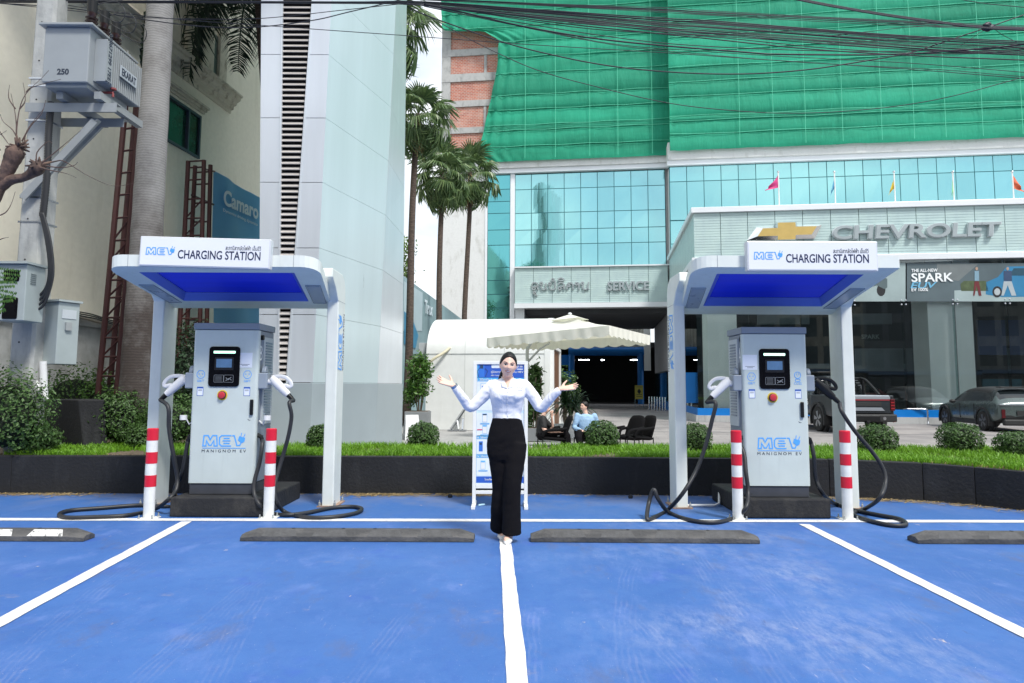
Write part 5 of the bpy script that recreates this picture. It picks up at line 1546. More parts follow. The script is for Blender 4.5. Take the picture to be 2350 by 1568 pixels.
def lv(z):
 f = (z - zA) / (zB - zA); k = 1 if z < 13.5 else 1 - .45 * (z - 13.5) / 9
 return TC[0] + (-4.0 - .156 * f - TC[0]) * k, TC[0] + (-3.86 + .22 * min(f, 1.5) - TC[0]) * k
def tpanel(a0, b0, b1, a1, mat, gap=.006, th=.05):
 n_ = (b0 - a0).cross(a1 - a0).normalized()
 c = (a0 + b0 + b1 + a1) / 4
 q = [p + (c - p).normalized() * gap for p in (a0, b0, b1, a1)]
 m_ = MB(); m_.add(q + [p - n_ * th for p in q], [(0, 1, 2, 3), (4, 5, 1, 0), (5, 6, 2, 1), (6, 7, 3, 2), (7, 4, 0, 3)])
 return m_.build('panel', mat, tower)
for i in range(len(levels) - 1):
 z0, z1 = levels[i], levels[i + 1]
 out = .0 if i else -.03
 for (s, e) in ((1, 2), (2, 3), (3, 4), (5, 6), (6, 7), (7, 0)):
  d = V((0, 0, 0))
  tpanel(tcorner(s, z0) + d, tcorner(e, z0) + d, tcorner(e, z1) + d, tcorner(s, z1) + d, TOWP if (s in (1, 7, 3, 5)) else TOWL)
 for Yq, fl in ((12.0, False), (18.8, True)):
  a0, a1 = V((tcorner(0, z0).x, Yq, z0)), V((tcorner(0, z1).x, Yq, z1))
  b0, b1 = V((tcorner(1, z0).x, Yq, z0)), V((tcorner(1, z1).x, Yq, z1))
  l0, r0 = lv(z0); l1, r1 = lv(z1)
  for p in ((a0, V((l0 - .02, Yq, z0)), V((l1 - .02, Yq, z1)), a1), (V((r0 + .02, Yq, z0)), b0, b1, V((r1 + .02, Yq, z1)))):
   if fl: p = (p[1], p[0], p[3], p[2])
   tpanel(*p, TOWL)
me_cache = None
zz = .1; slatk = 0
far = MB()
while zz < ZT - .2:
 l, r = lv(zz)
 def slat(mk, Yq, s):
  mk.add([V((l, Yq + s * .0, zz)), V((r, Yq, zz)), V((r, Yq + s * .05, zz + .055)), V((l, Yq + s * .05, zz + .055)), V((l, Yq + s * .004, zz - .012)), V((r, Yq + s * .004, zz - .012)), V((r, Yq + s * .056, zz + .04)), V((l, Yq + s * .056, zz + .04))], [(0, 1, 2, 3), (7, 6, 5, 4), (0, 4, 5, 1), (3, 2, 6, 7)])
 if zz < 8.4:
  m_ = MB(); slat(m_, 12.012, 1); m_.build('louvre_slat', SLAT, tower, fix=False)
 else: slat(far, 12.012, 1)
 slat(far, 18.788, -1)
 zz += .103
tag(far.build('louvre_slats', SLAT, tower, fix=False), kind='stuff')
for j in (0, 1):
 for Yq in (11.985, 18.815):
  m_ = MB(); s = -1 if j == 0 else 1; e = .05 if Yq < 15 else -.05
  for k in range(len(levels) - 1):
   z0, z1 = levels[k], levels[k + 1]; x0, x1 = lv(z0)[j], lv(z1)[j]
   q = [V((x0 + s * .022, Yq, z0)), V((x0 - s * .008, Yq, z0)), V((x1 - s * .008, Yq, z1)), V((x1 + s * .022, Yq, z1))]
   m_.add(q + [p + V((0, e, 0)) for p in q], [(0, 1, 2, 3), (1, 5, 6, 2), (0, 3, 7, 4)])
  m_.build('slot_frame', TOWL, tower)
m_ = MB()
rg = []
for z in (-.06, zA - .012):
 c = V((TC[0], 15.4, z)); rg.append([c + (tcorner(i, z) - c) * 1.012 for i in range(8)])
m_.rings(rg); m_.build('base_course', M('tower_base', (0.36, 0.42, 0.45), 0.4, 0.2, 0.05, 1), tower)
# ================================================================== CREAM BUILDING ON THE LEFT
WD = V((.12, 1, 0)).normalized()
WLo = V((-8.0, 17.0, 0))
LW = Wall(WLo, math.atan2(WD.y, WD.x))
CREAM = dirty('cream_render', (0.86, 0.815, 0.68), (0.66, 0.61, 0.48), 0.8, (0.9, 0.9, 0.18), (0.55, 0.9), 8, 0.15)
GREYW = dirty('old_white_wall', (0.50, 0.51, 0.50), (0.26, 0.26, 0.24), 0.85, (0.6, 0.6, 0.5), (0.42, 0.70), 6, 0.25)
lb = empty('cream_building', (WLo.x, WLo.y, 0), LW.yaw, 'cream rendered building with a stained cornice along the left side', 'building')
def lh(px, py, v=0.0): return LW.hit(px, py, v)
def lbox(name, mat, u0, u1, v0, v1, z0, z1, parent=None, bevel=0):
 m_ = MB(); m_.box(u0, u1, v0, v1, z0, z1); return m_.build(name, mat, parent or lb, local=True, bevel=bevel)
zpl = lh(210, 738)[1]
wu0, wz1 = lh(383, 216); wu1, _ = lh(459, 268); _, wz0 = lh(383, 325)
uend = 16.0
lbox('wall', [CREAM], -10, wu0, 0, 6, zpl, 14)
lbox('wall', [CREAM], wu1, uend, 0, 6, zpl, 14)
lbox('wall', [CREAM], wu0 + .001, wu1 - .001, 0.0, 6, zpl, wz0)
lbox('wall', [CREAM], wu0 + .001, wu1 - .001, 0.0, 6, wz1, 14)
lbox('base_wall', [GREYW], -10, uend, -.06, 5, 0, zpl - .003)
lbox('base_ledge', [GREYW], -10, uend, -.14, .3, zpl - .12, zpl + .02)
wd = empty('window', (0, 0, 0), 0, parent=lb)
FR = M('dark_window_frame', (0.05, 0.07, 0.10), 0.4, 0.2, 0.05)
m_ = MB()
for a_, b_, c_, d_ in ((wu0, wu1, wz0, wz0 + .06), (wu0, wu1, wz1 - .06, wz1), (wu0, wu0 + .06, wz0 + .06, wz1 - .06), (wu1 - .06, wu1, wz0 + .06, wz1 - .06), ((wu0 + wu1) / 2 + .15, (wu0 + wu1) / 2 + .20, wz0 + .06, wz1 - .06)): m_.box(a_, b_, -.05, .1, c_, d_)
m_.build('frame', FR, wd, local=True)
GRN = M('green_window_glass', (0.01, 0.05, 0.035), 0.12, 0, 0.3, 2)
um = (wu0 + wu1) / 2 + .175
lbox('pane', [GRN], wu0 + .06, um - .025, .03, .05, wz0 + .06, wz1 - .06, wd)
lbox('pane', [GRN], um + .025, wu1 - .06, .0, .02, wz0 + .06, wz1 - .06, wd)
MOULD = dirty('stained_moulding', (0.62, 0.58, 0.47), (0.25, 0.21, 0.15), 0.85, (2, 2, 1), (0.52, 0.74), 10, 0.3)
for k, (dz, dv) in enumerate(((0, .06), (.055, .11), (.115, .17))):
 lbox('hood_moulding', [MOULD], wu0 - .12 - .02 * k, wu1 + .12 + .02 * k, -dv, .0, wz1 + .10 + dz, wz1 + .10 + dz + .052)
cu1, cz1 = lh(528, 228); _, cz0 = lh(514, 252)
hh = cz1 - cz0
prof = [(0, 0), (-.05, 0), (-.05, .18), (-.12, .22), (-.12, .40), (-.20, .46), (-.22, .60), (-.32, .72), (-.32, .86), (-.38, .90), (-.38, 1.0), (0, 1.0)]
for k in range(5):
 ua, ub_ = -9 + (cu1 + 9) * k / 5, -9 + (cu1 + 9) * (k + 1) / 5
 m_ = MB(); m_.prism(prof, lambda p, d: V((d, p[0], cz0 + p[1] * hh * 1.15)), ua, ub_ - .003); m_.build('cornice', MOULD, lb, local=True)
for x, ww in ((430, .35), (470, .5), (505, .35)):
 uu, zz_ = lh(x, 150)
 lbox('pilaster', [MOULD], uu - ww / 2, uu + ww / 2, -.10, -.003, cz1 + .1, 11.0)
lbox('upper_pane', [M('upper_pane', (0.10, 0.14, 0.13), 0.3, 0, 0.2, 1)], lh(440, 120)[0], lh(498, 120)[0], -.02, -.004, cz1 + .25, 10.6)
m_ = MB()
for k in range(3):
 pts = [LW.w(lh(x, 730)[0], -.2 - .04 * k, lh(x, y + 5 * k)[1]) for x, y in ((120, 702), (150, 714), (190, 722), (235, 736), (290, 748), (345, 765))]
 m_.tube(crom(pts, 5), .014, 6)
m_.build('wall_cables', RUBBER, lb, smooth=True)
m_ = MB(); pts = [LW.w(lh(x, 730)[0], -.2, lh(x, y)[1]) for x, y in ((120, 716), (170, 730), (230, 745), (300, 762))]; m_.tube(crom(pts, 4), .03, 8); m_.build('wall_pipe', M('pipe_ochre', (0.4, 0.36, 0.3), 0.6), lb, smooth=True)
# ================================================================== LATTICE MASTS AND BANNER
RUST = M('rust_red_steel', (0.05, 0.013, 0.012), 0.6, 0.1, 0.25, 5)
def mast(p_tl, p_bl, p_tr, p_br, Y, rung_y, diag_from, label):
 """Two legs joined by rungs; below diag_from (a pixel row) each bay is braced. Corner args are pixels."""
 a1, a0, b1, b0 = at(*p_tl, Y), at(*p_bl, Y), at(*p_tr, Y), at(*p_br, Y)
 root = empty('lattice_mast', (a0 + b0) / 2, 0, label, 'mast', 'rust red lattice masts along the wall')
 for dy in (0, .32):
  for t_, q_ in ((a1, a0), (b1, b0)):
   m_ = MB(); m_.tube([t_ + V((0, dy, 0)), q_ + V((0, dy, 0))], .047, 8); m_.build('leg', RUST, root, smooth='auto')
 prev = None
 for y in rung_y:
  f = (y - p_tl[1]) / (p_bl[1] - p_tl[1])
  A, B = a1.lerp(a0, f), b1.lerp(b0, f)
  m_ = MB(); m_.tube([A, B], .018, 6); m_.build('rung', RUST, root)
  if y > p_tl[1] + 5:
   m_ = MB(); m_.tube([A + V((0, .32, 0)), B + V((0, .32, 0))], .018, 6); m_.build('rung', RUST, root)
  if prev and y > diag_from:
   m_ = MB(); m_.tube([prev[1], A], .016, 6); m_.build('diagonal', RUST, root)
  prev = (A, B)
 return root
mast((291, 212), (225, 905), (324, 206), (268, 905), 11.6, (208, 214, 300, 352, 404, 455, 508, 560, 605, 650, 690, 735, 780, 822, 865), 540, 'tall rust red lattice mast left of the royal palm')
mast((432, 370), (405, 900), (468, 368), (455, 900), 14.2, (371, 386, 415, 460, 505, 545, 590, 640, 690, 735, 780), 500, 'shorter rust red lattice mast holding the blue banner')
BANC = M('banner_cyan', (0.13, 0.41, 0.70), 0.55, 0, 0.06, 0.8)
bv = -1.15
def bq(px, py):
 u_, z_ = LW.hit(px, py, bv); return V((u_, z_))
c00, c10, c11, c01 = bq(490, 740), bq(600, 772), bq(600, 458), bq(490, 391)
ban = empty('wall_banner', LW.w(c00.x, bv, 0), LW.yaw, 'blue printed banner stretched from the lattice mast beside the tower', 'banner')
m_ = MB()
rg = []
for j in range(13):
 g = j / 12
 row = []
 for k in range(25):
  f = k / 24
  lo, hi = c00.lerp(c10, f), c01.lerp(c11, f)
  p = lo.lerp(hi, g)
  row.append(LW.w(p.x, bv + .03 * math.sin(f * 9 + g * 3) + .02 * noise.noise(V((f * 6, g * 6, 2))), p.y))
 rg.append(row)
m_.rings(rg, cap=False, closed=False); m_.build('cloth', BANC, ban, smooth=True, fix=False)
def btext(s, px0, py0, px1, py1, hpx, mat, lift, bold):
 a_, b2_ = bq(px0, py0), bq(px1, py1)
 o = LW.w((a_.x + b2_.x) / 2, bv, (a_.y + b2_.y) / 2)
 o3, p3 = LW.w(a_.x, bv, a_.y), LW.w(b2_.x, bv, b2_.y)
 t0, t1 = bq((px0 + px1) / 2, (py0 + py1) / 2 - hpx / 2), bq((px0 + px1) / 2, (py0 + py1) / 2 + hpx / 2)
 m_ = MB(); text_into(m_, s, o, p3 - o3, V((0, 0, 1)), width=(p3 - o3).length, height=abs(t0.y - t1.y), depth=.004, bold=bold, lift=lift)
 return m_.build('lettering', mat, ban)
BT = M('banner_text', (0.72, 0.82, 0.88), 0.5, 0, 0)
btext('Camaro', 507, 452, 587, 488, 36, BT, .07, .03)
btext('Dynamite driving dynamics', 506, 483, 585, 517, 9, BT, .07, .0)
m_ = MB()
for k, (x0, y0, x1, y1) in enumerate(((469, 388, 492, 394), (440, 448, 490, 470))):
 m_.bar(at(x0, y0, 14.4), LW.w(*[bq(x1, y1).x, bv, bq(x1, y1).y]), .035)
m_.build('tie_bar', RUST, ban)
def fq(px, py, Y0=25.0):
 w_ = Wall(V((-3.9, 25.0, 0)), math.atan2(1, .12)); u_, z_ = w_.hit(px, py); return w_, u_, z_
w_, u0_, z1_ = fq(900, 615); _, u1_, z1b = fq(1062, 735); z0_ = .2
fb = empty('fence_banner', w_.w(u0_, 0, 0), w_.yaw, 'faded grey green printed banner on the fence behind the palms', 'banner')
def fpl(name, mat, pts, lift):
 m_ = MB(); m_.prism(pts, lambda p, d: w_.w(p[0], -d, p[1]), lift, lift + .01); return m_.build(name, mat, fb)
fpl('sheet', M('faded_print', (0.26, 0.37, 0.40), 0.6, 0, 0.25, 0.4), [(u0_, z0_), (u1_, z0_), (u1_, z1b), (u0_, z1_)], 0)
fpl('printed_sky', M('faded_sky', (0.42, 0.52, 0.56), 0.6, 0, 0.15, .5), [(fq(925, 700)[1], fq(925, 760)[2]), (fq(968, 700)[1], fq(968, 760)[2]), (fq(968, 700)[1], fq(968, 672)[2]), (fq(925, 700)[1], fq(925, 645)[2])], .015)
fpl('printed_car', M('faded_blue_car', (0.05, 0.22, 0.36), 0.5, 0, 0.3, 1.5), [(fq(926, 760)[1], fq(926, 790)[2]), (fq(952, 760)[1], fq(952, 800)[2]), (fq(958, 760)[1], fq(958, 770)[2]), (fq(946, 700)[1], fq(946, 735)[2]), (fq(926, 700)[1], fq(926, 715)[2])], .03)
a_ = fq(972, 702); b3 = fq(990, 712)
m_ = MB(); text_into(m_, 'Trax', w_.w((a_[1] + b3[1]) / 2, -.05, (a_[2] + b3[2]) / 2), w_.u, ZU, width=(b3[1] - a_[1]), height=.55, depth=.01, bold=.02); m_.build('lettering', BT, fb)
m_ = MB(); m_.bar(w_.w(u0_, .05, z1_), w_.w(u1_, .05, z1b), .06); m_.bar(w_.w(u1_, .05, z0_), w_.w(u1_, .05, z1b), .06); m_.build('frame', GALV, fb)
# ================================================================== POWER POLE WITH TRANSFORMER
PYc = 9.3
POLEC = dirty('pole_concrete', (0.41, 0.42, 0.405), (0.25, 0.26, 0.255), 0.8, (2, 2, 0.6), (0.45, 0.75), 14, 0.35)
pt, pb_ = at(100, 0, PYc), at(52, 900, PYc)
pole = empty('power_pole', (pb_.x, PYc, PT), 0, 'square concrete power pole with steel straps at the left edge', 'pole')
m_ = MB();
def pw_(z):
 f = (z - PT) / 6.0
 return .165 - .022 * f
rg = []
xp = pb_.x + .05
for z in (PT - .1, 3.0, 6.0, 9.0):
 h_ = pw_(z); c = .035
 rg.append([V((xp + x, PYc + y, z)) for x, y in ((-h_, -h_ + c), (-h_ + c, -h_), (h_ - c, -h_), (h_, -h_ + c), (h_, h_ - c), (h_ - c, h_), (-h_ + c, h_), (-h_, h_ - c))])
m_.rings(rg); m_.build('shaft', POLEC, pole)
for y in (285, 190, 207, 515, 460, 700):
 z = at(75, y, PYc).z; h_ = pw_(z) + .006
 m_ = MB(); m_.box(xp - h_, xp + h_, PYc - h_, PYc + h_, z - .012, z + .012); m_.build('steel_strap', STEEL, pole)
m_ = MB()
for k in range(9):
 z = 1.9 + k * .55; m_.lathe([(0, 0), (.012, 0), (.012, .002), (0, .003)], (xp - .03, PYc - pw_(z) - .001, z), 8, 'y')
m_.build('bolt_holes', DARKIN, pole)
GL = M('grey_painted_steel', (0.28, 0.30, 0.305), 0.55, 0.1, 0.1, 3)
zpf = at(180, 262, PYc).z
def angle_iron(a, b_, w_=.09, name='platform_beam'):
 m_ = MB(); m_.bar(a, b_, w_, .012); d = (V(b_) - V(a)).normalized()
 m_.bar(V(a) + V((0, -w_ / 2 + .0, -w_ / 2)), V(b_) + V((0, -w_ / 2, -w_ / 2)), .012, w_); return m_.build(name, GL, pole)
x0 = at(58, 250, 9.0).x
angle_iron(V((x0, 9.06, zpf + .03)), V((at(272, 275, 9.06).x, 9.06, zpf + .03)), .12)
angle_iron(V((x0 + .1, 9.60, zpf + .03)), V((at(290, 280, 9.6).x, 9.6, zpf + .03)), .12)
for xx in (.45, .95):
 m_ = MB(); m_.bar(V((xp + xx, 8.9, zpf + .10)), V((xp + xx, 9.95, zpf + .10)), .09, .10); m_.build('cross_member', GL, pole)
for yy, x1p in ((9.06, 218), (9.58, 238)):
 a_ = at(x1p, 278, yy); b2_ = at(52 if yy < 9.3 else 100, 455 if yy < 9.3 else 418, yy)
 m_ = MB(); m_.bar(a_, b2_, .10, .03, (0, 1, 0)); m_.bar(a_ + V((.03, .04, .03)), b2_ + V((.03, .04, .03)), .012, .09, (0, 1, 0)); m_.build('brace', GL, pole)
TR = M('transformer_grey', (0.29, 0.315, 0.325), 0.42, 0.05, 0.06, 2)
ty0 = 8.75; tx0 = at(100, 120, ty0).x; tx1 = at(204, 120, ty0).x; ty1 = ty0 + .95
tz1 = at(150, 62, ty0).z; tz0 = zpf + .16
tr = empty('transformer', ((tx0 + tx1) / 2, (ty0 + ty1) / 2, tz0), 0, 'grey finned transformer on the platform of the power pole', 'transformer')
m_ = MB(); m_.box(tx0, tx1, ty0, ty1, tz0 + .05, tz1); m_.build('tank', TR, tr, bevel=.012)
m_ = MB(); m_.box(tx0 - .05, tx1 + .06, ty0 - .06, ty1 + .12, tz1 + .002, tz1 + .035); m_.build('lid', TR, tr, bevel=.006)
m_ = MB(); m_.box(tx0 + .02, tx1 - .03, ty0 + .05, ty1 - .05, tz0, tz0 + .048); m_.build('skid', TR, tr)
nf = 19
me = None
for k in range(nf):
 yy = ty0 + .13 + (ty1 - ty0 - .10) * k / (nf - 1)
 if me is None:
  m_ = MB(); m_.box(tx1, tx1 + .16, ty0 + .13 - .007, ty0 + .13 + .007, tz0 + .12, tz1 - .10); o = m_.build('cooling_fin', TR, tr, bevel=.004); me = o
 else:
  o = me.copy(); C.objects.link(o); o.location = me.location + V((0, yy - (ty0 + .13), 0))
m_ = MB(); m_.box(tx1 + .001, tx1 + .05, ty0 + .145, ty1 + .01, tz0 + .14, tz1 - .12); m_.build('fin_bank', M('fin_gap', (0.20, 0.22, 0.25), 0.6, 0, 0.05), tr)
m_ = MB(); m_.box(tx1 + .161, tx1 + .168, ty0 + .12 - .001, ty0 + .26, tz0 + .14, tz1 - .12); m_.build('number_plate', TR, tr)
m_ = MB(); text_into(m_, 'S/N671299 17EE', V((tx1 + .168, ty0 + .19, (tz0 + tz1) / 2 + .08)), V((0, 0, -1)), V((0, 1, 0)), width=.66, height=.075, depth=.002, bold=.03); m_.build('lettering', INK, tr)
m_ = MB(); m_.box(tx1 + .169, tx1 + .185, ty0 + .42, ty0 + .83, (tz0 + tz1) / 2 - .075, (tz0 + tz1) / 2 + .085); npl = m_.build('name_plate', M('plate_grey', (0.40, 0.44, 0.47), 0.4, 0.1, 0), tr, bevel=.004)
m_ = MB(); text_into(m_, 'EKARAT', V((tx1 + .1855, ty0 + .625, (tz0 + tz1) / 2 + .005)), V((0, 1, 0)), ZU, width=.35, height=.105, depth=.003, bold=.02); m_.build('lettering', INK, npl)
m_ = MB(); text_into(m_, '250', V((tx0 + .27, ty0, tz0 + .19)), XR, ZU, width=.155, height=.082, depth=.002, bold=.04); m_.build('lettering', INK, tr)
PORC = M('porcelain_brown', (0.045, 0.022, 0.02), 0.25, 0, 0.1, 4)
for k in range(3):
 bx, by = tx1 - .09, ty0 + .16 + .28 * k
 pf = [(.0, 0), (.06, 0), (.06, .03), (.035, .04)]
 for q in range(3): pf += [(.075, .06 + .05 * q), (.08, .068 + .05 * q), (.04, .085 + .05 * q)]
 pf += [(.055, .22), (.06, .24), (.06, .40), (.045, .42), (0, .42)]
 m_ = MB(); m_.lathe(pf, (bx, by, tz1 + .035), 14); bs_ = m_.build('bushing', PORC, tr, smooth='auto')
 m_ = MB(); m_.lathe([(.0, 0.0), (.062, 0), (.064, .17), (.04, .19), (0, .19)], (bx, by, tz1 + .275), 14); m_.build('bushing_cap', BLACK, bs_, smooth='auto')
 m_ = MB(); m_.tube(crom([V((bx + .06, by, tz1 + .40)), V((bx + .25, by + .1, tz1 + .50)), V((bx + .38, by + .1, tz1 + .36)), V((bx + .30, by + .1, tz1 + .2)), V((bx + .05, by, tz1 + .30))], 6), .006, 6); m_.build('jumper_lead', RUBBER, bs_, smooth=True)
m_ = MB(); m_.tube([V((tx1 - .05, ty1 + .02, tz1 + .03)), V((tx1 - .05, ty1 + .02, tz1 + .16))], .008, 6); m_.tube([V((tx1 - .10, ty1 + .02, tz1 + .10)), V((tx1, ty1 + .02, tz1 + .10))], .006, 6); m_.build('vent_rod', GALV, tr)
m_ = MB(); yv = ty0 + .35; m_.tube([V((tx1 - .02, yv, tz0 + .06)), V((tx1 + .14, yv, tz0 + .06)), V((tx1 + .14, yv, tz0 - .0))], .018, 8); m_.lathe([(0, .0), (.04, 0), (.04, .02), (0, .02)], (tx1 + .14, yv, tz0 + .10), 8); m_.build('drain_valve', M('valve_red', (0.25, 0.05, 0.05), 0.5), tr)
m_ = MB()
cp_ = [at(118, 235, 9.05), at(112, 300, 9.05), at(108, 400, 9.05), at(98, 497, 9.05)]
pp = crom(cp_, 34); m_.tube(pp, [.046 if k % 2 else .039 for k in range(len(pp))], 10); m_.build('corrugated_conduit', M('conduit_black', (0.02, 0.021, 0.024), 0.45, 0, 0.05), pole, smooth=True)
for k in range(4):
 a_ = V((xp + .23 + .012 * k, 9.0, at(98, 497, 9.0).z))
 pts = [a_ + V((0, 0, .05)), at(105 + 3 * k, 545, 9.0), at(113 + 3 * k, 610, 9.0), at(108 + 3 * k, 655, 9.0), at(88 + 3 * k, 680 + 8 * k, 9.0), at(62, 688 + 9.5 * k, 8.98)]
 m_ = MB(); m_.tube(crom(pts, 8), .017, 8); m_.build('feeder_cable', RUBBER, pole, smooth=True)
MBX = M('meter_box_grey', (0.35, 0.40, 0.40), 0.5, 0.05, 0.06, 3)
bx0, bx1 = at(-12, 670, 8.72).x, at(58, 670, 8.72).x; bz0, bz1 = at(30, 736, 8.72).z, at(30, 606, 8.72).z
mbx = empty('meter_box', ((bx0 + bx1) / 2, 8.8, bz0), 0, 'grey meter box with two dark windows strapped to the power pole', 'electric box')
m_ = MB(); m_.box(bx0, bx1, 8.72, 9.08, bz0, bz1); m_.build('case', MBX, mbx, bevel=.01)
m_ = MB(); m_.box(bx0 - .03, bx1 + .03, 8.68, 9.10, bz1 + .002, bz1 + .03); m_.build('rain_cap', MBX, mbx)
for (x0_, x1_, y0_, y1_) in ((8, 46, 620, 646), (4, 42, 683, 732)):
 a_, b2_ = at(x0_, y1_, 8.72), at(x1_, y0_, 8.72)
 m_ = MB(); plate(m_, rrect(a_.x, b2_.x, a_.z, b2_.z, .02, 3), V((0, 8.72, 0)), XR, ZU, .006, 0); m_.build('meter_window', SCREENB, mbx)
m_ = MB()
for k in range(6): m_.box(bx1 + .001, bx1 + .006, 8.80, 8.90, bz1 - .12 - .025 * k, bz1 - .108 - .025 * k)
m_.build('louvres', M('box_shadow', (0.16, 0.19, 0.2), 0.6), mbx)
a_, b2_ = at(78, 835, 9.15), at(114, 690, 9.15)
cbx = empty('switch_cabinet', ((a_.x + b2_.x) / 2, 9.3, a_.z), R(-22), 'tall grey switch cabinet with a lock plate beside the power pole', 'electric box')
hw = .15; hz = b2_.z - a_.z
m_ = MB(); m_.box(-hw - .03, hw, 0, .30, 0, hz); m_.build('case', MBX, cbx, local=True, bevel=.008)
m_ = MB(); m_.box(-hw - .06, hw + .03, -.02, .32, hz + .002, hz + .03); m_.build('rain_cap', MBX, cbx, local=True)
m_ = MB(); m_.box(hw + .001, hw + .008, .05, .25, hz - .22, hz - .10); m_.build('warning_plate', VENT, cbx, local=True)
m_ = MB(); m_.box(hw + .001, hw + .03, .10, .18, hz - .38, hz - .27); m_.build('lock', GALV, cbx, local=True)
pp_ = [at(99, 830, 9.3), at(101, 905, 9.3)]
m_ = MB(); m_.tube([pp_[0], at(100, 870, 9.3), at(101, 912, 9.3)], .047, 12); m_.tube([at(74, 868, 9.25), at(95, 903, 9.28), at(107, 918, 9.3)], .040, 12)
tag(m_.build('white_pipes', PLUGW, None, smooth='auto'), 'white plastic duct pipes joining below the switch cabinet', 'pipe')
a_, b2_ = gnd(92, 1013, PT), gnd(240, 1020, PT)
q0 = at(98, 1000, 10.9);
m_ = MB()
YB0 = 10.15
A = [at(120, 1022, YB0 + .5), at(193, 1023, YB0), at(247, 1022, YB0 + .12), at(225, 1015, YB0 + .75)]
T = [at(98, 918, YB0 + .55), at(178, 918, YB0), at(241, 921, YB0 + .12), at(222, 918, YB0 + .75)]
for p in A: p.z = PT - .05
zt_ = T[1].z
for p in T: p.z = zt_
m_.add(A + T, [(3, 2, 1, 0), (4, 5, 6, 7), (0, 1, 5, 4), (1, 2, 6, 5), (2, 3, 7, 6), (3, 0, 4, 7)])
sb_ = tag(m_.build('concrete_block', BLACKWALL, None, bevel=.015), 'black painted concrete block standing in the shrubs at the left', 'concrete block')
# ================================================================== PLANTS
rng = random.Random(11)
GRASS = leafmat('grass_blade', (0.080, 0.20, 0.012), (0.20, 0.42, 0.03), 0.45, 0.3, 1.2)
SHRUB = leafmat('shrub_leaf', (0.022, 0.060, 0.012), (0.075, 0.155, 0.034), 0.5, 0.22, 5)
SHRUBL = leafmat('bright_shrub_leaf', (0.022, 0.075, 0.014), (0.095, 0.20, 0.032), 0.4, 0.25, 4)
DEEP = leafmat('deep_green_leaf', (0.008, 0.030, 0.012), (0.03, 0.075, 0.028), 0.45, 0.2, 4)
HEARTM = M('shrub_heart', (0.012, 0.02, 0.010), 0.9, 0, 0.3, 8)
BARK = dirty('grey_bark', (0.20, 0.16, 0.12), (0.08, 0.06, 0.045), 0.9, (4, 4, 1), (0.4, 0.65), 20, 0.6)
PFRONDM = leafmat('fan_palm_leaf', (0.045, 0.10, 0.04), (0.17, 0.25, 0.09), 0.4, 0.2, 1.2)
PDARK = leafmat('feather_palm_leaf', (0.006, 0.017, 0.009), (0.018, 0.042, 0.018), 0.7, 0.15, 1.0)
DRY = leafmat('dry_straw', (0.20, 0.14, 0.06), (0.42, 0.32, 0.16), 0.8, 0.1, 3)
wallx = sorted([(p.x, p.y) for p in PW])
def wall_y(x):
 return lerp_tab(wallx, x)
def wall_top(x):
 return PT - 0.035
def grass(name, spots, hmin, hmax, mat, wdt=.006, label=None):
 vs, fs = [], []
 for (x, y, z) in spots:
  h = rng.uniform(hmin, hmax)
  a = rng.uniform(0, 6.283); ln = rng.uniform(.1, .75) * h
  dx, dy = math.cos(a) * ln, math.sin(a) * ln
  b = rng.uniform(0, 6.283); wx, wy = math.cos(b) * wdt, math.sin(b) * wdt
  i = len(vs)
  vs += [(x - wx, y - wy, z), (x + wx, y + wy, z), (x + dx * .35 + wx * .8, y + dy * .35 + wy * .8, z + h * .6), (x + dx * .35 - wx * .8, y + dy * .35 - wy * .8, z + h * .6), (x + dx, y + dy, z + h * rng.uniform(.75, 1))]
  fs += [(i, i + 1, i + 2, i + 3), (i + 3, i + 2, i + 4)]
 me = bpy.data.meshes.new(name); me.from_pydata(vs, [], fs); me.update()
 return tag(link_mesh(name, me, mat), kind='stuff')
spots = []
N_ = 0
while len(spots) < 62000:
 x = rng.uniform(-7.4, 9.2); y0 = wall_y(x) + .14
 y = y0 + rng.random() ** 1.3 * (10.75 - y0)
 n_ = noise.noise(V((x * 1.3, y * 1.3, 3)))
 if x < -4.6 and n_ < -.15: continue
 if rng.random() < .55 + n_ * 1.1: spots.append((x, y, wall_top(x) - .005))
grass('grass', spots, .05, .125, GRASS)
spots = []
while len(spots) < 3500:
 x = rng.uniform(-7.4, 9.2); spots.append((x, wall_y(x) + rng.uniform(.10, .3), wall_top(x)))
grass('dry_grass', spots, .02, .06, DRY, .004)
spots = []
while len(spots) < 2600:
 x = rng.choice((rng.uniform(-2.0, -1.3), rng.uniform(-.9, -.2), rng.uniform(-6.6, -5.2), rng.uniform(3.4, 6.5), rng.uniform(-6.2, 6), rng.uniform(4, 6.4)))
 spots.append((x + rng.gauss(0, .15), wall_y(x) - abs(rng.gauss(0, .09)) - .015, .004))
def litter(name, spots, mat):
 vs, fs = [], []
 for (x, y, z) in spots:
  a = rng.uniform(0, 6.283); l = rng.uniform(.02, .07); w_ = rng.uniform(.002, .005)
  dx, dy = math.cos(a) * l, math.sin(a) * l; nx, ny = -math.sin(a) * w_, math.cos(a) * w_
  i = len(vs); h = rng.uniform(.0, .012)
  vs += [(x - dx - nx, y - dy - ny, z), (x + dx - nx, y + dy - ny, z + h), (x + dx + nx, y + dy + ny, z + h), (x - dx + nx, y - dy + ny, z + .002)]
  fs.append((i, i + 1, i + 2, i + 3))
 me = bpy.data.meshes.new(name); me.from_pydata(vs, [], fs); me.update()
 return tag(link_mesh(name, me, mat), kind='stuff')
litter('straw_litter', spots, DRY)
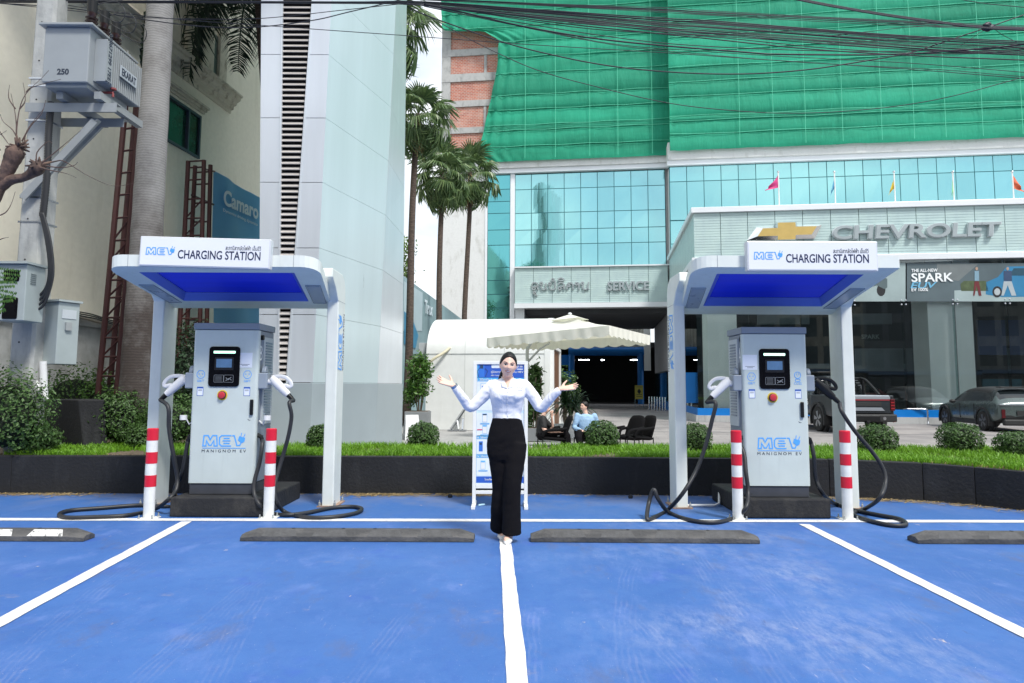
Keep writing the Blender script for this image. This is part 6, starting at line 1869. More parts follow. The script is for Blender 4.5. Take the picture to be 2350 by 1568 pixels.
def leaf_cloud(n, shell, size, seed, lobes=5, bumpy=.18, sq=1.0, aspect=.5):
 """n leaves over a unit ellipsoid; they sit between 1-shell and 1 of the radius, the surface is lumpy."""
 r_ = random.Random(seed)
 vs, fs = [], []
 for _ in range(n):
  d = V((r_.gauss(0, 1), r_.gauss(0, 1), r_.gauss(0, 1))).normalized()
  if d.z < -.75: continue
  k = 1 + bumpy * noise.noise(d * lobes * .5 + V((seed, 0, 0))) + bumpy * .5 * noise.noise(d * lobes * 1.7 + V((0, seed, 0)))
  p = V((abs(d.x) ** sq * (1 if d.x > 0 else -1), abs(d.y) ** sq * (1 if d.y > 0 else -1), abs(d.z) ** sq * (1 if d.z > 0 else -1)))
  p = p * (k * (1 - shell * r_.random() ** 1.6))
  nrm = (d + V((r_.gauss(0, .55), r_.gauss(0, .55), r_.gauss(0, .55) + .25))).normalized()
  t1 = nrm.cross(V((r_.gauss(0, 1), r_.gauss(0, 1), r_.gauss(0, 1)))).normalized(); t2 = nrm.cross(t1)
  s = size * r_.uniform(.6, 1.25)
  i = len(vs)
  vs += [p - t1 * s, p + t2 * s * aspect + nrm * s * .15, p + t1 * s, p - t2 * s * aspect + nrm * s * .15]
  fs.append((i, i + 1, i + 2, i + 3))
 return vs, fs
CL = {}
def cloud_mesh(key, scale, *a, **k):
 """The leaves are scaled anisotropically here so that leaf size stays true."""
 if key in CL: return CL[key]
 vs, fs = leaf_cloud(*a, **k)
 me = bpy.data.meshes.new('foliage')
 me.from_pydata([tuple(v) for v in vs], [], fs); me.update()
 CL[key] = me
 return me
def shrub(loc, rad, label, mat, mesh_key, n=2600, size=.03, seed=1, lobes=5, bumpy=.16, shell=.35, name='shrub', cat='shrub', group=None, rz=0, sq=1.0, heart=.80, stem=False):
 """A shrub: leaves on an ellipsoid rad, standing on loc."""
 root = empty(name, loc, rz, label, cat, group)
 if mesh_key in CL: me = CL[mesh_key]
 else:
  vs, fs = leaf_cloud(n, shell, 1.0, seed, lobes, bumpy, sq)
  out = []
  for q in range(0, len(vs), 4):
   c = (vs[q] + vs[q + 1] + vs[q + 2] + vs[q + 3]) / 4
   cc = V((c.x * 1, c.y * 1, c.z * 1))
   for j in range(4): out.append((c, vs[q + j] - c))
  pts = [(V((c.x * rad[0], c.y * rad[1], c.z * rad[2])) + d * size) for c, d in out]
  me = bpy.data.meshes.new('foliage'); me.from_pydata([tuple(p) for p in pts], [], fs); me.update()
  CL[mesh_key] = me
 o = link_mesh('foliage', me, mat, root); o.location = (0, 0, rad[2] * .92)
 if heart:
  m_ = MB(); m_.ell((0, 0, rad[2] * .90), [r * heart * .92 for r in rad], 14, 9); h_ = m_.build('dark_core', HEARTM, root, local=True, smooth=True)  # dark ellipsoid added inside the leaves to stop views through, no real branches
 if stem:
  m_ = MB(); m_.tube([(0, 0, 0), (0, 0, rad[2])], .03, 6); m_.build('stem', BARK, root, local=True)
 return root
def leaf_pts(): pass
ROUND = [(733, 1036, 58, 66, 10.0, 'round clipped shrub behind the right post of the left canopy'),
         (971, 1016, 72, 52, 10.55, 'round clipped shrub in front of the potted bush'),
         (1381, 1014, 78, 54, 10.5, 'round clipped shrub hiding the seated man in blue'),
         (1595, 1034, 74, 68, 10.1, 'round clipped shrub between the left post and charger A'),
         (2014, 1040, 86, 72, 10.1, 'round clipped shrub behind the hanging black cable'),
         (2203, 1034, 92, 70, 10.1, 'round clipped shrub below the front wheel of the grey car'),
         (2335, 1052, 88, 66, 9.7, 'round clipped shrub cut by the right edge'),
         (318, 1028, 62, 62, 10.2, 'round clipped shrub behind the left post of the left canopy')]
for i, (px, py, ww, hh_, Y, lb_) in enumerate(ROUND):
 p = at(px, py, Y); p.z = PT - .05
 rx = ww / 1600 * Y / 2; top = at(px, py - hh_, Y).z
 rz_ = (top - p.z) / 2.12
 if i % 3 == 2: mat_ = SHRUB
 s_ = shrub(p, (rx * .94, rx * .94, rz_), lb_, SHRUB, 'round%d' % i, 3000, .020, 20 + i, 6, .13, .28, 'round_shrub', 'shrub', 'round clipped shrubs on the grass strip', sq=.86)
LEFTS = [((8, 1050), 8.98, .56, .30, .59, 'large dark shrub before the power pole', SHRUB, 5200, .026),
         ((85, 1045), 9.3, .26, .28, .22, 'low shrub spilling beside the black concrete block', SHRUB, 1800, .026),
         ((272, 1015), 10.5, .42, .30, .44, 'clipped hedge shrub right of the black concrete block', SHRUB, 3600, .026),
         ((395, 1015), 10.5, .48, .32, .42, 'clipped hedge shrub behind the left charger cable', SHRUB, 3200, .026),
         ((170, 960), 12.2, .75, .5, .66, 'feathery bright shrub below the switch cabinet', SHRUBL, 2800, .034),
         ((265, 960), 12.0, .62, .5, .62, 'feathery bright shrub at the foot of the first lattice mast', SHRUBL, 2300, .034),
         ((355, 935), 12.9, .6, .4, .42, 'feathery shrub at the foot of the royal palm', DEEP, 2200, .034),
         ((430, 1000), 12.6, .45, .38, 1.05, 'tall dark shrub behind charger B', DEEP, 3600, .036),
         ((470, 1000), 13.0, .42, .38, .55, 'dark shrub between charger B and the tower', DEEP, 1800, .036),
         ((150, 860), 14.2, .42, .25, .62, 'creeper climbing the old white wall', SHRUB, 1400, .036)]
for i, ((px, py), Y, rx, ry, rz_, lb_, mat_, n_, sz) in enumerate(LEFTS):
 p = at(px, py, Y); p.z = PT - .05
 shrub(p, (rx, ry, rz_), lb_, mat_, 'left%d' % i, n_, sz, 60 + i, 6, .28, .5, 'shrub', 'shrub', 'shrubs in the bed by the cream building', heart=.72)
POTG = M('grey_planter', (0.22, 0.235, 0.245), 0.6, 0, 0.1, 3)
def tall_bush(px0, px1, pytop, pybase, potpx, Y, label, seed, mat_):
 c = (px0 + px1) / 2
 p = at(c, pybase, Y); g = V((p.x, Y, 0.0))
 a_, b2_ = at(potpx[0], 960, Y).x, at(potpx[1], 960, Y).x
 pz = at(c, potpx[2], Y).z
 pot = empty('planter_box', (g.x, Y, 0), 0, potpx[3], 'planter')
 m_ = MB(); m_.box(a_, b2_, Y - (b2_ - a_) / 2, Y + (b2_ - a_) / 2, 0, pz); m_.build('box', POTG, pot, bevel=.01)
 m_ = MB(); m_.box(a_ + .03, b2_ - .03, Y - (b2_ - a_) / 2 + .03, Y + (b2_ - a_) / 2 - .03, pz, pz + .01); m_.build('soil', SOIL, pot)
 top = at(c, pytop, Y).z
 h_ = (top - pz)
 r_ = random.Random(seed)
 root = empty('potted_bush', (g.x, Y, pz), 0, label, 'bush')
 vs, fs = [], []
 rx = (px1 - px0) / 1600 * Y / 2
 for k in range(26):
  f = r_.random() ** .8
  zc = h_ * (.10 + .82 * f); rr = rx * (1.0 - .62 * f) * r_.uniform(.35, 1.0); a = r_.uniform(0, 6.283)
  cc = V((rr * .75 * math.cos(a), rr * .75 * math.sin(a), zc))
  for _ in range(120):
   q = cc + V((r_.gauss(0, rx * .20), r_.gauss(0, rx * .20), r_.gauss(0, h_ * .065)))
   n_ = V((r_.gauss(0, 1), r_.gauss(0, 1), r_.gauss(.3, 1))).normalized(); t1 = n_.cross(V((r_.gauss(0, 1), r_.gauss(0, 1), 1))).normalized(); t2 = n_.cross(t1); s = r_.uniform(.035, .075)
   i = len(vs); vs += [q - t1 * s, q + t2 * s * .42, q + t1 * s, q - t2 * s * .42]; fs.append((i, i + 1, i + 2, i + 3))
 me = bpy.data.meshes.new('foliage'); me.from_pydata([tuple(v) for v in vs], [], fs); me.update(); link_mesh('foliage', me, mat_, root)
 m_ = MB()
 for k in range(7):
  a = k * .9; m_.tube([V((.05 * math.cos(a), .05 * math.sin(a), 0)), V((.16 * math.cos(a), .16 * math.sin(a), h_ * .45)), V((.2 * math.cos(a + .4), .2 * math.sin(a + .4), h_ * .8))], .014, 5)
 m_.build('stems', BARK, root, local=True)
 return root
tall_bush(922, 1002, 812, 945, (932, 986, 944, 'square grey planter box left of the white cabin'), 18.6, 'tall bright green bush in a grey planter left of the white cabin', 5, SHRUBL)
tall_bush(1196, 1256, 838, 985, (1205, 1252, 982, 'square grey planter box behind the info stand'), 17.5, 'tall dark green bush in a planter behind the woman', 8, SHRUB)
Y = 19.0; b_ = at(1300, 1003, Y); b_.z = LOT
pot = empty('white_pot', b_, 0, 'round white plant pot beside the seated people', 'pot')
m_ = MB(); m_.lathe([(0, 0), (.36, 0), (.48, .52), (.45, .52), (.42, .46), (0, .46)], (0, 0, 0), 20); m_.build('bowl', PLUGW, pot, local=True, smooth='auto')
dr = empty('dracaena', b_ + V((0, 0, .46)), 0, 'spiky dark green dracaena growing in the white pot', 'potted plant')
m_ = MB(); hd = at(1292, 930, Y).z - b_.z - .46; m_.tube([(0, 0, 0), (-.05, 0, hd * .5), (-.02, 0, hd)], .06, 8); m_.tube([(-.04, 0, hd * .2), (.15, 0, hd * .7), (.22, 0, hd * .95)], .035, 6); m_.build('trunk', BARK, dr, local=True)
vs, fs = [], []
for (cx_, cz_, nn) in ((-.02, hd, 130), (.24, hd * .95, 60)):
 for k in range(nn):
  a = rng.uniform(0, 6.283); el = rng.uniform(-.5, 1.45); L_ = rng.uniform(.55, .85)
  d = V((math.cos(a) * math.cos(el), math.sin(a) * math.cos(el), math.sin(el)))
  sd_ = d.cross(ZU).normalized() * .022
  p0 = V((cx_, 0, cz_)); p1 = p0 + d * L_ * .5 + V((0, 0, -.02)); p2 = p0 + d * L_ * .85 + V((0, 0, -.16 * L_ - .05)); p3 = p0 + d * L_ + V((0, 0, -.35 * L_ - .05))
  i = len(vs); vs += [p0 - sd_ * .6, p0 + sd_ * .6, p1 + sd_, p1 - sd_, p2 + sd_ * .7, p2 - sd_ * .7, p3]; fs += [(i, i + 1, i + 2, i + 3), (i + 3, i + 2, i + 4, i + 5), (i + 5, i + 4, i + 6)]
me = bpy.data.meshes.new('leaves'); me.from_pydata([tuple(v) for v in vs], [], fs); me.update(); link_mesh('leaves', me, DEEP, dr)
def fan_frond_mesh(seed, L_=1.0, pet=1.0, droop=.55):
 r_ = random.Random(seed)
 m_ = MB()
 p = crom([V((0, 0, 0)), V((pet * .5, 0, .06)), V((pet, 0, 0))], 4)
 m_.tube(p, [.022, .02, .019, .018, .017, .016, .015, .014, .013][:len(p)], 5)
 c = V((pet, 0, 0)); ns = 26
 for k in range(ns):
  a0 = R(-118 + 236 * k / ns); a1 = R(-118 + 236 * (k + 1) / ns); am = (a0 + a1) / 2
  l_ = L_ * (1 - .18 * abs(am) / 2.0) * r_.uniform(.9, 1.05)
  def pt_(a, f, dz):
   rr = l_ * f; dr_ = droop * l_ * max(f - .45, 0) ** 1.6 * (1.0 + .9 * r_.random() * (f > .8))
   return c + V((math.cos(a) * rr - .25 * dr_, math.sin(a) * rr, dz - dr_ * 1.15 - .15 * rr * rr * (abs(am) / 2)))
  lift = .035 * l_
  i = len(m_.v)
  tipa = am + r_.uniform(-.03, .03)
  q = [c, pt_(a0, .55, 0), pt_(am, .58, lift), pt_(a1, .55, 0), pt_(tipa - .03, .82, 0), pt_(tipa + .03, .82, 0), pt_(tipa, 1.0, 0)]
  m_.add(q, [(0, 1, 2), (0, 2, 3), (1, 4, 2), (2, 4, 5), (2, 5, 3), (4, 6, 5)])
 return m_.mesh('frond', None, True)
FANS = [fan_frond_mesh(k, .95, .85, .55 + .25 * k) for k in range(4)]
PTRUNK = dirty('palm_trunk_brown', (0.115, 0.085, 0.068), (0.04, 0.030, 0.026), 0.9, (3, 3, 9), (0.4, 0.65), 18, 0.6)
def fan_palm(base, top, r0, r1, nf, label, seed, sc=1.0, group='tall fan palms by the white cabin'):
 r_ = random.Random(seed)
 root = empty('fan_palm', base, 0, label, 'palm tree', group)
 ax = top - base
 m_ = MB(); pp = [base + ax * f + V((.06 * math.sin(f * 5 + seed), 0, 0)) for f in [k / 16 for k in range(17)]]
 pp[-1] = top
 m_.tube(pp, [r0 + (r1 - r0) * min(1, (k / 16) ** .6) for k in range(17)], 10); m_.build('trunk', PTRUNK, root, smooth=True)
 m_ = MB()
 for k in range(40):
  a = r_.uniform(0, 6.283); z = r_.uniform(-1.4, -.1) * sc; l_ = r_.uniform(.25, .6) * sc
  p0 = top + V((.1 * math.cos(a), .1 * math.sin(a), z)); p1 = p0 + V((.16 * math.cos(a), .16 * math.sin(a), -l_)); s_ = V((-math.sin(a), math.cos(a), 0)) * .035
  m_.add([p0 - s_, p0 + s_, p1 + s_ * .3, p1 - s_ * .3], [(0, 1, 2, 3)])
 m_.build('dead_leaf_skirt', DRY, root, fix=False)
 for k in range(nf):
  f = k / nf
  el = R(82 - 150 * f ** .9 + r_.uniform(-9, 9)); az = k * 2.39996 + r_.uniform(-.2, .2)
  o = link_mesh('frond', FANS[min(int(f * 4), 3)], PFRONDM, root)
  o.location = (top - base) + V((0, 0, -.25 * sc * f))
  o.rotation_euler = (r_.uniform(-.3, .3), -el, az)
  s_ = .92 * sc * r_.uniform(.8, 1.1); o.scale = (s_, s_, s_)
 return root
def gp(px, py, Y, z):
 p = at(px, py, Y); p.z = z; return p
fan_palm(gp(928, 960, 24, LOT), at(960, 262, 24), .165, .10, 34, 'tallest fan palm, its crown high above the white cabin', 1, .92)
fan_palm(gp(1008, 960, 28, LOT), at(1014, 395, 28), .15, .10, 34, 'middle fan palm standing against the left edge of the white wall', 2, 1.0)
fan_palm(gp(1062, 960, 30.5, LOT), at(1078, 395, 30.5), .15, .10, 32, 'fan palm in front of the white wall beside the glass strip', 3, 1.02)
fan_palm(V((-3.55, 20.3, LOT)), at(897, 60, 20.3), .17, .12, 30, 'fan palm hidden behind the grey tower with its fronds showing at the right', 4, 1.0)
RTR = bpy.data.materials.new('royal_trunk'); RTR.use_nodes = True
t, b, L = nodes_of(RTR)
tc = t.nodes.new('ShaderNodeTexCoord'); mp = t.nodes.new('ShaderNodeMapping'); mp.inputs['Scale'].default_value = (1, 1, 1)
wv = t.nodes.new('ShaderNodeTexWave'); wv.wave_type = 'BANDS'; wv.bands_direction = 'Z'; wv.inputs['Scale'].default_value = 7.5; wv.inputs['Distortion'].default_value = 3.5; wv.inputs['Detail'].default_value = 5; wv.inputs['Detail Scale'].default_value = 3
n1 = t.nodes.new('ShaderNodeTexNoise'); n1.inputs['Scale'].default_value = 2.2; n1.inputs['Detail'].default_value = 9; n1.inputs['Roughness'].default_value = .7
sx_ = t.nodes.new('ShaderNodeSeparateXYZ')
L(tc.outputs['Object'], wv.inputs['Vector']); L(tc.outputs['Object'], n1.inputs['Vector']); L(tc.outputs['Object'], sx_.inputs['Vector'])
mr = t.nodes.new('ShaderNodeMapRange'); mr.inputs['From Min'].default_value = 1.6; mr.inputs['From Max'].default_value = 4.6; L(sx_.outputs['Z'], mr.inputs['Value'])
ad = t.nodes.new('ShaderNodeMath'); ad.operation = 'ADD'; L(mr.outputs['Result'], ad.inputs[0])
sb2 = t.nodes.new('ShaderNodeMath'); sb2.operation = 'SUBTRACT'; L(n1.outputs['Fac'], sb2.inputs[0]); sb2.inputs[1].default_value = .5
ml = t.nodes.new('ShaderNodeMath'); ml.operation = 'MULTIPLY'; L(sb2.outputs[0], ml.inputs[0]); ml.inputs[1].default_value = 1.9; L(ml.outputs[0], ad.inputs[1])
cr = t.nodes.new('ShaderNodeMix'); cr.data_type = 'RGBA'; cr.clamp_factor = True; cr.inputs['A'].default_value = (.055, .043, .038, 1); cr.inputs['B'].default_value = (.30, .295, .285, 1); L(ad.outputs[0], cr.inputs['Factor'])
mx = t.nodes.new('ShaderNodeMix'); mx.data_type = 'RGBA'; mx.blend_type = 'MULTIPLY'; mx.inputs['Factor'].default_value = .22; L(cr.outputs['Result'], mx.inputs['A']); L(wv.outputs['Color'], mx.inputs['B']); L(mx.outputs['Result'], b.inputs['Base Color'])
b.inputs['Roughness'].default_value = .85
bp = t.nodes.new('ShaderNodeBump'); bp.inputs['Strength'].default_value = .12; bp.inputs['Distance'].default_value = .02; L(wv.outputs['Fac'], bp.inputs['Height']); L(bp.outputs['Normal'], b.inputs['Normal'])
Yr = 10.9
rb, rt_ = at(318, 905, Yr), at(366, -30, Yr)
rp_ = empty('royal_palm', (rb.x, Yr, PT), 0, 'royal palm with a smooth ringed grey trunk left of the tower', 'palm tree')
axd = V((rb.x - .02, Yr, PT - .1)); top_ = V((rb.x + .03, Yr, 9.4))
m_ = MB(); nn = 40; pp = [axd.lerp(top_, k / nn) for k in range(nn + 1)]
m_.tube(pp, [.30 - .11 * (k / nn) ** .5 + .004 * math.sin(k * 2.2) for k in range(nn + 1)], 18); m_.build('trunk', RTR, rp_, smooth=True)
def feather_mesh(seed, L_=3.4, droop=1.0, nl=60):
 r_ = random.Random(seed)
 m_ = MB()
 spine = [V((L_ * f, 0, .9 * L_ * f * .5 - droop * L_ * .55 * f ** 2.2)) for f in [k / 14 for k in range(15)]]
 m_.tube(spine, [.045 - .037 * k / 14 for k in range(15)], 5)
 for k in range(nl):
  f = .14 + .86 * k / nl; i0 = min(int(f * 14), 13); p = spine[i0].lerp(spine[i0 + 1], f * 14 - i0)
  for s in (-1, 1):
   l_ = (.75 * math.sin(math.pi * (.12 + .80 * f)) + .12) * r_.uniform(.85, 1.1); a = R(r_.uniform(48, 66))
   d = V((math.cos(a), s * math.sin(a), r_.uniform(-.1, .45))); d.normalize()
   w_ = V((1, 0, 0)) * .030
   q1 = p + d * l_ * .55 + V((0, 0, -.10 * l_)); q2 = p + d * l_ * .9 + V((0, 0, -.75 * l_ * r_.uniform(.6, 1.2)))
   m_.add([p - w_ * .6, p + w_ * .6, q1 + w_, q1 - w_, q2], [(0, 1, 2, 3), (3, 2, 4)])
 return m_.mesh('frond', None, True)
FE = [feather_mesh(k, 3.0 + .2 * k, 1.0 + .22 * k) for k in range(3)]
def feather_palm(base, top, nf, label, seed, sc=1.0, mat_=None, el0=70, el1=-42, tr=.16):
 r_ = random.Random(seed)
 root = empty('feather_palm', base, 0, label, 'palm tree')
 m_ = MB(); m_.tube([base, base.lerp(top, .5), top], [tr, tr * .8, tr * .7], 12); m_.build('trunk', PTRUNK, root, smooth=True)
 for k in range(nf):
  f = k / nf
  o = link_mesh('frond', FE[k % 3], mat_ or PDARK, root)
  o.location = top - base
  o.rotation_euler = (r_.uniform(-.35, .35), -R(el0 + (el1 - el0) * f + r_.uniform(-8, 8)), k * 2.39996 + .4)
  s_ = sc * r_.uniform(.85, 1.1); o.scale = (s_, s_, s_)
 return root
for k in range(9):
 o = link_mesh('frond', FE[k % 3], PDARK, rp_); o.location = top_ - V((rb.x, Yr, PT)); o.rotation_euler = (0, -R(35 - 5 * (k % 4)), k * .698)
feather_palm(V((-5.15, 16.3, PT)), at(590, -85, 15.2), 44, 'dark feather palm whose fronds hang between the cornice and the tower', 7, .92)
tb = gp(905, 960, 33, LOT)
tr_ = empty('tree', tb, 0, 'light green leafy tree showing behind the right edge of the tower', 'tree')
m_ = MB(); tt = at(900, 640, 33); m_.tube([tb, tb.lerp(tt, .5) + V((.1, 0, 0)), tt], [.22, .16, .08], 8); m_.build('trunk', BARK, tr_)
vs, fs = [], []
for k in range(34):
 c = at(rng.uniform(885, 941), rng.uniform(555, 640), 33 + rng.uniform(-.9, .9))
 for q in range(60):
  p = c + V((rng.gauss(0, .22), rng.gauss(0, .22), rng.gauss(0, .2))); n_ = V((rng.gauss(0, 1), rng.gauss(0, 1), 1)).normalized(); t1 = n_.cross(V((rng.gauss(0, 1), 1, 0))).normalized(); t2 = n_.cross(t1); s = .075
  i = len(vs); vs += [p - t1 * s - tb, p + t2 * s * .6 - tb, p + t1 * s - tb, p - t2 * s * .6 - tb]; fs.append((i, i + 1, i + 2, i + 3))
me = bpy.data.meshes.new('crown'); me.from_pydata([tuple(v) for v in vs], [], fs); me.update(); link_mesh('crown', me, leafmat('light_leaf', (.06, .13, .02), (.16, .26, .05), .5, .3, 2), tr_)
shrub(gp(1290, 960, 40, LOT), (1.0, .8, 1.3), 'green bush far behind the dracaena by the blue gantry', SHRUB, 'farbush', 1600, .10, 91, 6, .3, .6, heart=.7)
pbk = dirty('pruned_bark', (0.15, 0.095, 0.075), (0.035, 0.024, 0.022), 0.9, (3, 3, 1.5), (0.4, 0.65), 16, 0.8)
Yp = 8.3
pt_root = at(-60, 900, Yp); pt_root.z = PT
pr_ = empty('pruned_tree', pt_root, 0, 'pollarded brown tree with bare twigs leaning in at the left edge', 'tree')
m_ = MB()
m_.tube(crom([pt_root, at(-55, 700, Yp), at(-40, 520, Yp), at(-8, 440, Yp), at(15, 395, Yp), at(28, 366, Yp), at(42, 335, Yp)], 5), [.11, .11, .105, .10, .10, .10, .10, .095, .095, .095, .09, .09, .09, .085, .085, .08, .08, .075, .075, .075, .075, .085, .085, .09, .09, .10, .10, .11, .10, .06, .03][:31], 10)
m_.tube(crom([at(-2, 430, Yp), at(25, 413, Yp), at(52, 408, Yp), at(72, 398, Yp), at(88, 384, Yp), at(96, 378, Yp)], 4), [.075, .07, .068, .06, .06, .058, .055, .055, .05, .05, .052, .055, .06, .07, .08, .085, .08, .075, .07, .05, .03][:21], 9)
for k in range(46):
 c_ = at(42, 338, Yp) if k < 26 else at(90, 380, Yp)
 d = V((rng.gauss(0, 1), rng.gauss(0, 1), rng.gauss(0, 1))).normalized(); m_.tube([c_, c_ + d * rng.uniform(.08, .15)], [.03, .008], 5)
m_.build('trunk', pbk, pr_, smooth=True)
tw = MB()
TW = [[(40, 330), (38, 300), (45, 250), (60, 215), (95, 180), (112, 162)], [(45, 330), (30, 300), (8, 280), (0, 262)], [(50, 325), (70, 290), (95, 262), (105, 230)], [(38, 330), (36, 270), (25, 215)], [(55, 340), (62, 300), (100, 250)], [(60, 213), (75, 200), (140, 182)], [(95, 380), (130, 370), (150, 372), (205, 405), (260, 427), (310, 420)], [(95, 375), (120, 355), (150, 330), (185, 300)], [(92, 385), (120, 392), (150, 398), (175, 408)], [(95, 380), (140, 385), (170, 380), (178, 372)], [(0, 345), (-10, 320), (15, 300)], [(-20, 500), (10, 490), (25, 470), (35, 440)], [(-20, 560), (5, 548), (20, 545)], [(35, 250), (20, 225), (22, 195)], [(45, 250), (58, 230), (53, 190)], [(-10, 290), (12, 320), (30, 345)], [(85, 375), (85, 350), (110, 325), (120, 330)]]
for k, tpts in enumerate(TW):
 yy = Yp + rng.uniform(-.1, .1); pp = crom([at(x, y, yy) for x, y in tpts], 4)
 tw.tube(pp, [max(.010 * (1 - i / len(pp)), .0028) for i in range(len(pp))], 5)
tag(tw.build('twigs', M('twig_brown', (0.10, 0.065, 0.055), 0.85, 0, 0.2, 8), pr_), kind='stuff')
br = empty('leafy_branch', at(-20, 690, 8.2), 0, 'green compound leaves reaching in over the meter box', 'branch')
vs, fs = [], []
o0 = at(-20, 690, 8.2)
for (x0, y0, x1, y1) in ((-15, 620, 48, 628), (-15, 640, 40, 645), (-15, 655, 35, 652), (-15, 668, 38, 680), (-15, 690, 30, 684), (-15, 720, 10, 705)):
 a_, b2_ = at(x0, y0, 8.2) - o0, at(x1, y1, 8.2) - o0
 for k in range(14):
  p = a_.lerp(b2_, k / 14)
  for s in (-1, 1):
   d = (b2_ - a_).normalized() * .4 + V((0, rng.uniform(-.3, .3), s)); d.normalize(); l_ = .055; w_ = (b2_ - a_).normalized() * .011
   i = len(vs); vs += [p, p + d * l_ * .5 + w_, p + d * l_, p + d * l_ * .5 - w_]; fs.append((i, i + 1, i + 2, i + 3))
me = bpy.data.meshes.new('leaves'); me.from_pydata([tuple(v) for v in vs], [], fs); me.update(); link_mesh('leaves', me, SHRUBL, br)
# ================================================================== WHITE CABIN, PARASOL, CHAIRS
CAB = dirty('cabin_white', (0.76, 0.78, 0.77), (0.66, 0.68, 0.66), 0.4, (1.2, 1.2, 0.25), (0.55, 0.95), 4, 0.05)
cy = 21.7
cl = at(977, 900, cy); cr_ = at(1244, 900, cy)
cyaw = -math.atan2(.16, 1)
cabin = empty('white_cabin', (cl.x, cy, 0), cyaw, 'rounded white capsule cabin with a brown timber door', 'cabin')
cw_ = (cr_.x - cl.x) / math.cos(cyaw) + .05
zc1 = at(977, 812, cy).z; zc2 = at(1001, 733, 22.9).z
half = 1.45
prof = [(0, 0), (0, zc1)] + [(half * (1 - math.cos(R(a))) , zc1 + (zc2 - zc1) * math.sin(R(a))) for a in range(8, 91, 8)] + [(half, zc2)]
prof += [(2 * half - p[0], p[1]) for p in prof[::-1]]
def cpr(u0, u1, grow=0.0):
 m_ = MB(); pr2 = [(p[0] + (grow if p[0] > half else -grow), p[1] + (grow if p[1] > .1 else 0)) for p in prof]
 m_.prism(pr2, lambda p, d: V((d, p[0], p[1])), u0, u1); return m_
m_ = cpr(0, cw_); m_.build('shell', CAB, cabin, local=True, smooth='auto')
for k in range(1, 3):
 m_ = cpr(cw_ * k / 3 - .006, cw_ * k / 3 + .006, .006); m_.build('seam', M('cabin_seam', (0.5, 0.52, 0.51), 0.5), cabin, local=True, smooth='auto')
m_ = MB(); m_.box(-.01, cw_ + .01, -.012, .02, zc1 - .02, zc1 + .01); m_.build('seam', MATS['cabin_seam'], cabin, local=True)
m_ = cpr(cw_ + .001, cw_ + .16, .015); m_.build('end_ring', CAB, cabin, local=True, smooth='auto')
WOOD = dirty('brown_timber', (0.17, 0.075, 0.03), (0.08, 0.035, 0.015), 0.55, (3, 3, .4), (0.4, 0.7), 14, 0.2)
dpl = empty('timber_door', (0, 0, 0), 0, parent=cabin)
for k in range(5):
 y0_ = .35 + k * .45
 m_ = MB(); m_.box(cw_ + .162, cw_ + .20, y0_, y0_ + .43, .08, zc1 + .15); m_.build('plank', WOOD, dpl, local=True, bevel=.008)
m_ = MB(); m_.box(cw_ + .16, cw_ + .26, .27, .34, .05, zc1 + .25); m_.box(cw_ + .16, cw_ + .26, 2.62, 2.70, .05, zc1 + .25); m_.box(cw_ + .16, cw_ + .26, .345, 2.615, zc1 + .16, zc1 + .25); m_.build('door_frame', CAB, dpl, local=True)
a_ = V(((at(1060, 990, cy).x - cl.x) , -.12, 0))
m_ = MB(); m_.bar(a_ + V((-.22, -.25, .05)), a_ + V((.12, -.02, .62)), .13, .05); m_.bar(a_ + V((-.05, -.2, .3)), a_ + V((.02, -.3, .04)), .05); m_.bar(a_ + V((.1, -.05, .35)), a_ + V((.14, -.3, .04)), .05); m_.box(a_.x - .3, a_.x + .02, -.5, -.3, .0, .04); m_.box(a_.x + .05, a_.x + .25, -.5, -.3, .0, .04); m_.build('outrigger', STEEL, cabin, local=True)
m_ = MB(); u0_ = -.34; m_.box(u0_, -.01, .3, .5, at(960, 820, cy).z, at(960, 787, cy).z + .02); m_.build('electric_box', VENT, cabin, local=True, bevel=.01)
m_ = MB(); h1 = at(1033, 798, cy - .1); h0 = at(985, 833, cy - .25); iv = wmat(cabin).inverted(); m_.tube(crom([iv @ h1, iv @ h1.lerp(h0, .3) + V((0, -.06, -.03)), iv @ h1.lerp(h0, .7) + V((0, -.08, 0)), iv @ h0], 5), .045, 8); m_.build('drain_hose', M('hose_cream', (0.62, 0.58, 0.42), 0.5), cabin, local=True, smooth=True)
m_ = MB(); m_.lathe([(0, 0), (.07, 0), (.07, .03), (0, .03)], iv @ h1 + V((0, .1, 0)), 14, 'y'); m_.build('hose_flange', PLUGW, cabin, local=True)
m_ = MB(); m_.box(-5.2, 2.1, 10.76, 27, LOT - .02, -.012)
tag(m_.build('platform', dirty('platform_grey', (0.36, 0.36, 0.355), (0.26, 0.26, 0.26), 0.85, (1, 1, 1), (.45, .7), 8, .2)), kind='structure')
p = gnd(944, 1008, 0); p.z = -.01
nb = empty('notice_board', p, R(20), 'small white folded notice board leaning beside the round shrub', 'board')
sc_ = 17.0
for s in (-1, 1):
 m_ = MB(); m_.add([V((-.2, s * .16, 0)), V((.2, s * .16, 0)), V((.16, s * .03, .62)), V((-.16, s * .03, .62)), V((-.2, s * .19, 0)), V((.2, s * .19, 0)), V((.16, s * .06, .62)), V((-.16, s * .06, .62))], [(0, 1, 2, 3), (4, 5, 6, 7), (0, 4, 5, 1), (1, 5, 6, 2), (2, 6, 7, 3), (3, 7, 4, 0)]); m_.build('board', PLUGW, nb, local=True)
CANV = M('parasol_canvas', (0.86, 0.86, 0.80), 0.7, 0, 0.04, 2)
t, b, L = nodes_of(CANV)
tl = t.nodes.new('ShaderNodeBsdfTranslucent'); tl.inputs['Color'].default_value = (.75, .73, .55, 1); ms = t.nodes.new('ShaderNodeMixShader'); ms.inputs['Fac'].default_value = .28
